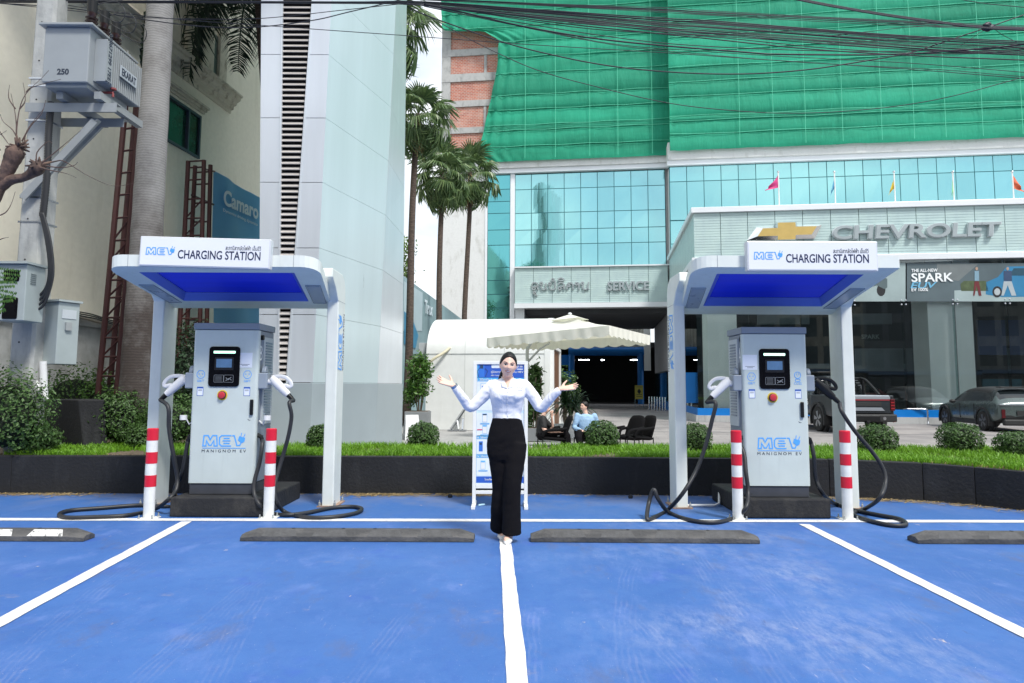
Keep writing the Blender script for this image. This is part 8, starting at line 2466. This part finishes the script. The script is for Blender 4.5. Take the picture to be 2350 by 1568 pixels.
tag(woman, 'smiling woman in a white shirt and black trousers standing with both palms held out', 'person')
woman['kind'] = 'thing'
bv_ = BVHTree.FromPolygons([v.co for v in woman.data.vertices], [tuple(p.vertices) for p in woman.data.polygons])
face_into(woman, bv_, Mh)
m_ = MB(); hair_cap(m_, Mh, 1.0)
m_.ell(Mh @ V((.0, .098, -.035)), (.036, .03, .036), 10, 8)
m_.tube(crom([Mh @ V((0, .10, -.03)), Mh @ V((-.03, .115, -.09)), J(1149, 876, .10), J(1147, 889, .105)], 5), [.03] * 6 + [.028] * 5 + [.022] * 4 + [.014], 10)
m_.build('hair', HAIR, woman, smooth=True)
sm = MB(); ringtorso(sm, TOR[:-1] + [(1165, 16.5, 868.5, .062, .022)], .004)
ctube(sm, ARML[:5], [.060, .055, .048, .042, .036]); ctube(sm, ARMR[:5], [.060, .055, .048, .042, .036])
for p in (J(1138, 885, .02), J(1192, 884, .02)): sm.ell(p, (.062, .062, .058), 12, 8)
for x in (1147, 1183): sm.ell(J(x, 908, -.075), (.058, .052, .055), 14, 10)
shirt = solid(sm, 'shirt', SHIRT, woman, .0065, 5, .0042, 11)
bm = bmesh.new(); bm.from_mesh(shirt.data); dele = []
for f in bm.faces:
 c = f.calc_center_median(); x, y = proj(c)
 if c.y < YW0 + .01 and y < 891.5 and abs(x - 1164.5) < (891.5 - y) * .52 + .5 and y > 860: dele.append(f)
 elif c.z > J(1164, 869).z: dele.append(f)
bmesh.ops.delete(bm, geom=list(set(dele)), context='FACES'); bm.to_mesh(shirt.data); bm.free()
bs_ = BVHTree.FromPolygons([v.co for v in shirt.data.vertices], [tuple(p.vertices) for p in shirt.data.polygons])
def on_front(bvh, x, y, lift=.002):
 o = V((0, 0, CAMH)); d = ray(x, y).normalized(); h = bvh.ray_cast(o, d)[0]
 return (h if h else J(x, y, -.11)) - d * lift
for sg in (-1, 1):
 X = lambda d: 1164.5 + sg * d
 inn = [J(X(9.6), 865, .04), J(X(9.0), 868, -.005), J(X(6.8), 874, -.040), J(X(4.2), 881, -.066), J(X(.8), 891, -.094)]
 mid = [J(X(12.5), 866.5, .04), J(X(12), 870, -.012), J(X(10.6), 877, -.052), J(X(8.6), 884, -.080), J(X(.9), 891.4, -.097)]
 outr = [J(X(15.5), 870, .045), J(X(15.5), 874, -.012)] + [on_front(bs_, X(d), y, .007) for d, y in ((14.8, 880.5), (13.6, 888.5), (1.0, 891.8))]
 m_ = MB(); m_.rings([inn, mid, outr], cap=False, closed=False)
 o = m_.build('collar', SHIRT, woman, smooth=True, fix=False); md = o.modifiers.new('t', 'SOLIDIFY'); md.thickness = .0035; bake(o)
m_ = MB(); cn = J(1164.5, 868.5, .022); m_.rings([[cn + V((.056 * math.cos(R(q)), .056 * math.sin(R(q)), dz)) for q in range(-20, 201, 20)] for dz in (-.016, .016)], cap=False, closed=False); m_.build('collar', SHIRT, woman, smooth=True, fix=False)
m_ = MB(); rg = [[on_front(bs_, x, y, .0022) for x in (1163.2, 1164.7, 1166.2)] for y in range(894, 962, 4)]; m_.rings(rg, cap=False, closed=False); m_.build('placket', SHIRT, woman, smooth=True, fix=False)
for y in (901, 915, 929, 943, 955):
 m_ = MB(); p = on_front(bs_, 1164.7, y, .0035); m_.lathe([(0, 0), (.005, 0), (.005, .002), (0, .002)], p, 8, 'y'); m_.build('button', M('button', (.6, .6, .64), .3, 0, 0), woman)
m_ = MB()
def chest(pts, wd, close=False):
 q = [on_front(bs_, x, y, .003) for x, y in pts]
 m_.tube(q, wd, 5)
chest(arc(1193.5, 889.5, 6, 130, 230, 6, 3.6), .0014); chest(arc(1193.5, 889.5, 6, -50, 50, 6, 3.6), .0014)
chest([(1189.5, 892), (1191, 887.5), (1193, 891), (1195, 887.5), (1197, 892)], .0014); chest([(1188, 896.2), (1199, 896.2)], .0016)
m_.build('chest_emblem', M('emblem_blue', (.10, .13, .30), .6, 0, 0), woman)
tm = MB()
PEL = [(1163.5, 33.2, 957.5, .094, .02), (1163.5, 34, 966, .097, .02), (1163, 39, 985, .105, .02), (1162, 43.5, 1008, .112, .02), (1162, 45, 1024, .110, .02), (1162, 43.5, 1042, .10, .01), (1163, 38, 1056, .08, .0)]
ringtorso(tm, PEL, .002)
def legtube(mb, pts, rad):
 pp = crom(pts, 6); rr = [x[0] for x in crom([V((r, 0, 0)) for r in rad], 6)]
 mb.tube(pp, rr, 20, flat=.95, up=(0, 1, 0))
legtube(tm, [J(1184, 1018, .0), J(1181, 1060, -.03), J(1176, 1112, -.06), J(1174.5, 1168, -.06), V((J(1174.5, 1227).x, Yf + .06, J(1174, 1226, Yf + .06 - YW0).z))], [.100, .092, .080, .080, .087])
legtube(tm, [J(1142, 1018, .02), J(1146, 1060, .02), J(1150, 1112, .03), J(1147, 1168, .06), V((J(1146, 1215).x, Yb + .08, J(1146, 1214, Yb + .08 - YW0).z))], [.100, .092, .080, .080, .087])
for f in (0, .2, .4, .6, .8, 1): c = J(1163, 1040, .0).lerp(J(1163, 1160, .01), f); tm.ell(c, (.06, .05, .10), 12, 8)
trous = solid(tm, 'trousers', TROU, woman, .0075, 14, .003, 8)
m_ = MB(); p = on_front(BVHTree.FromPolygons([v.co for v in trous.data.vertices], [tuple(q.vertices) for q in trous.data.polygons]), 1165, 963, .004); m_.lathe([(0, 0), (.008, 0), (.008, .003), (0, .003)], p, 10, 'y'); m_.build('trouser_button', BLACK, woman)
SHOE = M('white_shoe', (0.74, 0.74, 0.73), 0.35, 0, 0.03, 8)
for k, (a_, b2_, c_) in enumerate(FT):
 m_ = MB(); rg = []
 for f, hw, zt_ in ((0, .024, .072), (.12, .036, .070), (.35, .036, .052), (.6, .041, .050), (.8, .033, .040), (.93, .014, .024), (1.0, .003, .015)):
  c = V((a_.x + (c_.x - a_.x) * f, a_.y + .03 + (c_.y - .055 - a_.y - .03) * f, 0)); hh_ = .018 * max(0, 1 - f * 2.2)
  rg.append([c + V((hw * math.cos(q), 0, hh_ + (zt_ - hh_) * (.5 + .5 * math.sin(q))) ) for q in [2 * math.pi * j / 14 for j in range(14)]])
 m_.rings(rg); o = m_.build('shoe', SHOE, woman, smooth=True)
 md = o.modifiers.new('s', 'SUBSURF'); md.levels = 1; md.render_levels = 1; bake(o)
wp = ARML[-2].lerp(ARML[-1], .9); wd_ = (ARML[-1] - ARML[-3]).normalized()
m_ = MB(); m_.tube([wp - wd_ * .012, wp + wd_ * .012], .033, 14); m_.build('watch', STEEL, woman, smooth='auto')
def seated(loc, Hd, Sh, El, Hn, Hip, Kn, Ft, yaw, shirt_m, trou_m, label, s=1.0, smile=False, sleeve=5):
 """Sh, El, Hn, Hip, Kn, Ft: pairs of world points."""
 b_ = MB(); Mh2 = Matrix.Translation(Hd) @ Matrix.Rotation(yaw, 4, 'Z'); head_into(b_, Mh2, s, 28, 24)
 nk = (Sh[0] + Sh[1]) / 2; hp = (Hip[0] + Hip[1]) / 2
 ctube(b_, [Hd + V((0, .01, -.06)), nk + V((0, 0, .02)), nk - V((0, 0, .03))], [.05, .052, .06])
 ctube(b_, [nk - V((0, 0, .06)), nk.lerp(hp, .5), hp], [.10, .10, .11])
 for k in (0, 1):
  ctube(b_, [Sh[k], El[k], Hn[k]], [.045, .04, .028], 4)
  d = (Hn[k] - El[k]).normalized(); hand_into(b_, Hn[k], d, V((0, 0, 1)), V((1, 0, .3)), .17, .8)
  ctube(b_, [Hip[k], Kn[k], Ft[k]], [.075, .058, .04], 4)
 o = solid(b_, 'person', SKIN, None, .009, 2); tag(o, label, 'person'); o['kind'] = 'thing'
 bv = BVHTree.FromPolygons([v.co for v in o.data.vertices], [tuple(p.vertices) for p in o.data.polygons])
 face_into(o, bv, Mh2, False, s)
 m_ = MB(); hair_cap(m_, Mh2, s, [(0, .070), (.5, .066), (.85, .05), (1.2, .015), (1.55, -.005), (1.9, -.05), (3.2, -.075)], .012); m_.build('hair', HAIR, o, smooth=True)
 t_ = MB(); ax = (Sh[1] - Sh[0]); dep = V((0, 0, 1)).cross(ax).normalized(); axn = ax.normalized()
 rg = []
 for f, w1, d1 in ((-.06, .05, .055), (-.02, .10, .075), (.04, .185, .095), (.2, .20, .115), (.5, .185, .12), (.8, .18, .125), (1.05, .185, .13)):
  c = (nk + V((0, 0, .02))).lerp(hp, f)
  rg.append([c + axn * (w1 * math.cos(q)) + dep * (d1 * math.sin(q)) for q in [2 * math.pi * j / 22 for j in range(22)]])
 t_.rings(rg)
 for k in (0, 1):
  if sleeve > 3: ctube(t_, [Sh[k], Sh[k].lerp(El[k], .6), El[k], El[k].lerp(Hn[k], .85)], [.07, .062, .056, .043], 4)
  else: ctube(t_, [Sh[k], Sh[k].lerp(El[k], .75)], [.072, .066], 4)
 solid(t_, 'shirt', shirt_m, o, .012, 4, .006, 9)
 t_ = MB()
 for k in (0, 1): ctube(t_, [hp.lerp(Hip[k], .8), Kn[k], Ft[k]], [.105, .08, .062], 4)
 ctube(t_, [Hip[0], Hip[1]], [.11, .11], 3)
 solid(t_, 'trousers', trou_m, o, .013, 4, .004, 7)
 for k in (0, 1):
  m_ = MB(); d = V((math.sin(yaw), -math.cos(yaw), 0)); ctube(m_, [Ft[k] + V((0, 0, -.03)), Ft[k] + d * .10 + V((0, 0, -.045)), Ft[k] + d * .17 + V((0, 0, -.05))], [.045, .042, .03], 4); m_.build('shoe', BLACK, o, smooth=True)
 return o
YS = 16.0
BLUES = fabric('light_blue_shirt', (0.30, 0.47, 0.68), .5, 9); BLKS = fabric('black_tee', (0.012, 0.012, 0.013), .4, 9)
S = lambda x, y, dy=0.0: at(x, y, YS + dy)
seated(None, S(1341.5, 933, 0), (S(1325, 954, -.02), S(1364, 955, .05)), (S(1318, 981, -.05), S(1373, 982, .1)), (S(1333, 988, -.28), S(1362, 990, -.25)), (S(1337, 1003, .02), S(1357, 1003, .05)), (S(1328, 996, -.42), S(1350, 997, -.42)), (V((S(1328, 996).x, YS - .50, LOT + .08)), V((S(1350, 996).x, YS - .46, LOT + .08))), R(-62), BLUES, TROU, 'man in a light blue shirt sitting in a black chair with his head turned aside', 1.0)
seated(None, S(1252, 938, 0), (S(1244, 958, .16), S(1246, 960, -.14)), (S(1266, 983, .22), S(1249, 986, -.22)), (S(1266, 956, .12), S(1278, 991, -.16)), (S(1242, 1000, .10), S(1242, 1000, -.08)), (S(1290, 991, .12), S(1297, 992, -.08)), (V((S(1296, 996).x, YS + .14, LOT + .08)), V((S(1302, 996).x, YS - .1, LOT + .08))), R(70), BLKS, TROU, 'person in a black tee sitting sideways with one hand raised to the face', 1.0, False, 2)
# ================================================================== CARS
CARP = M('car_paint_grey_green', (0.085, 0.113, 0.112), 0.28, 0.35, 0.03, 2, coat=.3)
TRUCKP = M('truck_paint_dark', (0.020, 0.026, 0.032), 0.3, 0.2, 0.04, 2, coat=.6)
CGL = M('car_glass', (0.010, 0.014, 0.016), 0.06, 0, 0.0, spec=.8)
CLADB = M('black_cladding', (0.016, 0.017, 0.018), 0.6, 0, 0.1, 6)
TYRE = M('tyre_rubber', (0.014, 0.014, 0.015), 0.8, 0, 0.15, 10)
RIMM = M('dark_rim', (0.10, 0.105, 0.11), 0.35, 0.6, 0.05)
TAILR = M('tail_lamp', (0.07, 0.006, 0.009), 0.2, 0, 0)
def loft(name, root, st, mat_of, mats, names, sub=2):
 """st: (x, [(half width, z) bottom to top]); both flanks; faces get a material, each material becomes a part."""
 n_ = len(st[0][1]); me = bpy.data.meshes.new(name); vs, fs, mi = [], [], []
 per = 2 * n_ - 1
 for x, row in st:
  vs += [(x, w_, z) for w_, z in row] + [(x, -w_, z) for w_, z in row[-2::-1]]
 for i in range(len(st) - 1):
  for k in range(per - 1):
   a = i * per + k; fs.append((a, a + 1, a + per + 1, a + per)); kk = k if k < n_ - 1 else per - 2 - k; mi.append(mat_of(i, kk))
  fs.append((i * per + per - 1, i * per, (i + 1) * per, (i + 1) * per + per - 1)); mi.append(len(mats) - 1)
 for e in (0, len(st) - 1): fs.append(tuple(range(e * per, (e + 1) * per)) if e else tuple(range(per))[::-1]); mi.append(0)
 me.from_pydata(vs, [], fs); me.update()
 for p, q in zip(me.polygons, mi): p.material_index = q; p.use_smooth = True
 bm = bmesh.new(); bm.from_mesh(me); bmesh.ops.recalc_face_normals(bm, faces=bm.faces); bm.to_mesh(me); bm.free()
 for m in mats: me.materials.append(m)
 o = bpy.data.objects.new(name, me); C.objects.link(o); md = o.modifiers.new('s', 'SUBSURF'); md.levels = sub; md.render_levels = sub
 bake(o); full = o.data
 for k, nm_ in enumerate(names):
  bm = bmesh.new(); bm.from_mesh(full); bmesh.ops.delete(bm, geom=[f for f in bm.faces if f.material_index != k], context='FACES')
  for f in bm.faces: f.material_index = 0
  m2 = bpy.data.meshes.new(nm_); bm.to_mesh(m2); bm.free(); m2.materials.clear(); m2.materials.append(mats[k]); o2 = bpy.data.objects.new(nm_, m2); C.objects.link(o2); o2.parent = root
 bpy.data.objects.remove(o)
def wheel(root, x, y, s, r=.36, rimm=None, arch=.43):
 w_ = empty('wheel', (x, y, r), 0, parent=root)
 m_ = MB(); m_.lathe([(r * .66, -.11), (r * .92, -.12), (r, -.08), (r, .08), (r * .92, .12), (r * .66, .11)], (0, 0, 0), 28, 'y'); m_.build('tyre', TYRE, w_, local=True, smooth='auto')
 m_ = MB(); m_.lathe([(0, -.04), (r * .66, -.05), (r * .68, -.11), (r * .64, -.112), (r * .62, -.06), (0, -.05)] if s < 0 else [(0, .04), (r * .66, .05), (r * .68, .11), (r * .64, .112), (r * .62, .06), (0, .05)], (0, 0, 0), 24, 'y'); m_.build('rim', M('rim_well', (0.03, 0.03, 0.032), 0.5, 0.3, 0), w_, local=True)
 for k in range(5):
  a = k * 2 * math.pi / 5 + .3; m_ = MB(); q = lambda rr, b: V((rr * math.cos(a + b), s * .112, rr * math.sin(a + b)))
  m_.add([q(.04, -.5), q(r * .64, -.40), q(r * .66, .12), q(.05, .6)] + [p - V((0, s * .03, 0)) for p in (q(.04, -.5), q(r * .64, -.40), q(r * .66, .12), q(.05, .6))], [(0, 1, 2, 3), (4, 5, 1, 0), (5, 6, 2, 1), (6, 7, 3, 2), (7, 4, 0, 3)]); m_.build('spoke', rimm or RIMM, w_, local=True)
 m_ = MB(); m_.add([V((x + rr * math.cos(R(a)), y + s * d, r + rr * math.sin(R(a)))) for rr, d in ((arch, .0), (arch, .135), (arch + .07, .135), (arch + .07, .0)) for a in range(-20, 201, 10)], [(j * 23 + k, j * 23 + k + 1, (j + 1) * 23 + k + 1, (j + 1) * 23 + k) for j in range(3) for k in range(22)]); m_.build('arch_trim', CLADB, root, local=True, smooth='auto')
 m_ = MB(); m_.lathe([(0, -.02 * s), (arch, -.02 * s), (arch, .098 * s), (0, .098 * s)], (x, y, r), 28, 'y')
 pts = m_.v
 m_.build('wheel_well', DARKIN, root, local=True)
def suv(loc, h, label, name='parked_car', paint=None):
 root = empty(name, loc, h, label, 'car')
 def row(w_, zl, zb, zr, wr=.60):
  g = zr - zb
  if g < .16: return [(w_ * .80, zl), (w_ * .97, zl + .04), (w_, zl + .22), (w_, zl + .42), (w_ * .97, zb - .03), (w_ * .93, zb), (w_ * .80, zb + g * .5), (w_ * .5, zb + g * .9), (0, zr)]
  return [(w_ * .80, zl), (w_ * .97, zl + .04), (w_, zl + .22), (w_, zl + .42), (w_ * .985, zb - .04), (w_ * .94, zb + .0), (wr + .14, zb + g * .78), (wr, zb + g * .95), (0, zr)]
 ST = [(0.0, row(.74, .52, .93, .97)), (.05, row(.88, .40, 1.0, 1.06)), (.20, row(.92, .34, 1.04, 1.20, .66)), (.42, row(.935, .30, 1.04, 1.42, .60)), (.70, row(.94, .28, 1.03, 1.55, .58)), (1.2, row(.94, .27, 1.01, 1.61, .58)), (2.0, row(.94, .27, .99, 1.63, .58)), (2.6, row(.94, .27, .97, 1.58, .58)), (3.15, row(.94, .27, .96, 1.36, .60)), (3.65, row(.94, .27, .95, 1.08, .70)), (4.2, row(.93, .28, .92, .99)), (4.6, row(.88, .32, .84, .90)), (4.78, row(.70, .42, .72, .76))]
 def mo(i, k):
  if k <= 0: return 2
  if k == 5 and 3 <= i <= 8: return 1
  if k >= 6 and i in (2, 3) : return 1
  if k >= 6 and i in (7, 8): return 1
  if k >= 6 and i in (4, 5, 6): return 2
  return 0
 loft('shell', root, ST, mo, [paint or CARP, CGL, CLADB], ['body', 'window', 'cladding'])
 for x in (.95, 3.86):
  for s in (1, -1): wheel(root, x, s * .85, s, .365)
 for s in (1, -1):
  m_ = MB(); m_.box(.9, 3.9, s * .90 - .02, s * .90 + .05, .22, .40); m_.build('sill_cladding', CLADB, root, local=True, bevel=.02)
  m_ = MB(); m_.ell((3.02, s * 1.02, 1.03), (.10, .12, .075), 12, 8); m_.build('mirror', CLADB, root, local=True, smooth=True)
  m_ = MB(); m_.box(2.62, 2.66, s * .925 - .004, s * .945 + .001, .42, .95); m_.box(1.55, 1.58, s * .925 - .004, s * .945 + .001, .42, .97); m_.build('door_gap', CLADB, root, local=True)
  m_ = MB(); m_.box(2.2, 2.42, s * .93, s * .955, .84, .865); m_.box(1.25, 1.45, s * .93, s * .955, .86, .885); m_.build('door_handle', MATS['dark_rim'], root, local=True, bevel=.006)
  m_ = MB(); m_.box(-.012, .05, s * .70 - .03, s * .70 + .08, .50, .80); m_.build('reflector', TAILR, root, local=True)
 m_ = MB(); m_.box(-.012, .06, -.84, .84, .945, .985); m_.build('light_bar', M('light_bar', (.30, .33, .36), .15, .2, 0), root, local=True, bevel=.01)
 m_ = MB(); m_.box(-.03, .05, -.30, .30, .60, .76); m_.build('number_plate_recess', CLADB, root, local=True)
 m_ = MB(); m_.box(-.06, .12, -.74, .74, .24, .46); m_.build('rear_bumper', CLADB, root, local=True, bevel=.05)
 m_ = MB(); m_.box(.40, .72, -.58, .58, 1.565, 1.60); m_.build('roof_spoiler', CLADB, root, local=True, bevel=.02)
 return root
g1, g2 = gnd(2263, 989, LOT), gnd(2167, 977.5, LOT)
hv = (g2 - g1).normalized(); hd_ = math.atan2(hv.y, hv.x)
side = V((-hv.y, hv.x, 0))
org = g1 - hv * .95 - side * .86
suv(V((org.x, org.y, LOT)), hd_, 'dark grey green sport utility car parked at the right, seen from its rear left')
REDP = M('dark_red_paint', (0.09, 0.012, 0.018), 0.45, 0.0, 0.03, 2)
rc_ = BW.w(Uc(2030, 930, 2.4), 2.4, .42)
suv(V((rc_.x, rc_.y, rc_.z + LOT)), YAW + math.pi * .97 - .0, 'dark red car on show behind the showroom glass', 'display_car', REDP)
tr0 = gnd(1987, 984, LOT);
pk = empty('pickup_truck', V((at(1982, 900, 23.6).x, 23.6, LOT)), R(90), 'dark pickup truck with a black roll bar parked behind charger A', 'pickup')
def prow(w_, zl, zb, zr, wr):
 g = zr - zb
 return [(w_ * .85, zl), (w_ * .98, zl + .04), (w_, zl + .25), (w_, zb - .12), (w_ * .98, zb - .03), (w_ * .95, zb), (wr + .10, zb + g * .80), (wr, zb + g * .95), (0, zr)]
ST = [(1.62, prow(.94, .50, 1.18, 1.20, .80)), (1.66, prow(.95, .48, 1.20, 1.72, .62)), (1.85, prow(.955, .46, 1.20, 1.84, .62)), (2.6, prow(.955, .46, 1.19, 1.87, .62)), (3.3, prow(.955, .46, 1.17, 1.82, .62)), (3.75, prow(.955, .46, 1.15, 1.52, .64)), (4.15, prow(.955, .48, 1.12, 1.24, .72)), (4.9, prow(.94, .50, 1.08, 1.18, .66)), (5.25, prow(.86, .55, .98, 1.06, .6)), (5.35, prow(.75, .62, .9, .96, .5))]
def mo2(i, k):
 if k <= 0: return 2
 if k == 5 and 1 <= i <= 4: return 1
 if k >= 5 and i == 0: return 1
 if k >= 6 and i in (4, 5): return 1
 return 0
loft('shell', pk, ST, mo2, [TRUCKP, CGL, CLADB], ['cab', 'window', 'underside'], 2)
def pb_(name, mat, x0, x1, y0, y1, z0, z1, bev=.02):
 m_ = MB(); m_.box(x0, x1, y0, y1, z0, z1); return m_.build(name, mat, pk, local=True, bevel=bev)
for s in (1, -1): pb_('bed_side', TRUCKP, .05, 1.66, *sorted((s * .955, s * .80)), .52, 1.17, .03)
pb_('bed_lid', M('silver_lid', (.30, .33, .37), .35, .4, .03), .0, 1.64, -.80, .80, 1.05, 1.17)
tg = pb_('tailgate', TRUCKP, -.02, .06, -.80, .80, .62, 1.12, .015)
def tb(name, mat, y0, y1, z0, z1, d=.02):
 m_ = MB(); m_.box(-.02 - d, -.019, y0, y1, z0, z1); return m_.build(name, mat, tg, local=True, bevel=.005)
tb('gate_top', M('silver_lid', (.3, .33, .37)), -.80, .80, 1.05, 1.13, .015)
tb('red_strip', M('red_strip', (.45, .03, .045), .4, 0, 0), -.78, .78, 1.015, 1.035)
tb('recess_panel', CLADB, -.52, .52, .84, .97, .012)
m_ = MB(); m_.prism([(-.62, .70), (.62, .70), (.52, .80), (-.52, .80)], lambda p, d: V((d, p[0], p[1])), -.045, -.019); m_.build('gate_trim', MATS['silver_lid'], tg, local=True)
for s in (1, -1):
 pb_('tail_lamp', TAILR, -.03, .10, *sorted((s * .805, s * .95)), .70, 1.06, .015)
 for k in range(3):
  m_ = MB(); m_.box(-.034, -.028, *sorted((s * .82, s * .93)), .76 + .09 * k, .785 + .09 * k); m_.build('lamp_strip', M('lamp_bright', (.30, .015, .02), .3, 0, 0), pk, local=True)
 pb_('side_step', CLADB, 1.9, 3.6, *sorted((s * .92, s * 1.05)), .38, .46)
 wheel(pk, 1.12, s * .87, s, .40, M('alloy_rim', (.30, .31, .32), .3, .7, 0), .47); wheel(pk, 4.35, s * .87, s, .40, M('alloy_rim', (.3, .31, .32)), .47)
 m_ = MB(); m_.tube([(-.06, s * .84, .50), (-.10, s * .88, .46), (-.10, s * .88, .38), (-.06, s * .84, .36)], .016, 6); m_.build('red_shackle', MATS['red_strip'], pk, local=True)
 m_ = MB(); m_.lathe([(0, 0), (.05, 0), (.05, .03), (0, .03)], (-.125, s * .56, .47), 10, 'x'); m_.build('fog_lamp', STEEL, pk, local=True)
pb_('rear_bumper', CLADB, -.12, .12, -.96, .96, .36, .60, .04)
pb_('bumper_centre', BLACK, -.16, -.11, -.42, .42, .38, .56, .02)
pb_('tow_hitch', BLACK, -.24, -.08, -.05, .05, .28, .40, .01)
for s in (1, -1):
 m_ = MB(); m_.tube(crom([V((1.50, s * .76, 1.17)), V((1.45, s * .70, 1.62)), V((1.38, s * .62, 1.70)), V((1.1, s * .68, 1.60)), V((.55, s * .78, 1.17))], 6), .045, 8); m_.build('roll_bar', BLACK, pk, local=True, smooth=True)
m_ = MB(); m_.tube([V((1.40, -.66, 1.69)), V((1.40, .66, 1.69))], .045, 8); m_.build('roll_bar', BLACK, pk, local=True, smooth=True)
for k in range(5):
 m_ = MB(); m_.box(1.42, 1.46, -.62, .62, 1.24 + k * .085, 1.285 + k * .085); m_.build('grille_bar', BLACK, pk, local=True)
pb_('roof_rack', BLACK, 1.9, 3.2, -.60, .60, 1.885, 1.93)
m_ = MB(); text_into(m_, 'SHARK 6', V((2.35, .957, .93)), V((-1, 0, 0)), ZU, width=1.0, height=.20, depth=.004, bold=.01); m_.build('lettering', WPAINT, pk, local=True)
pk.scale = (1.08, 1.08, 1.1)
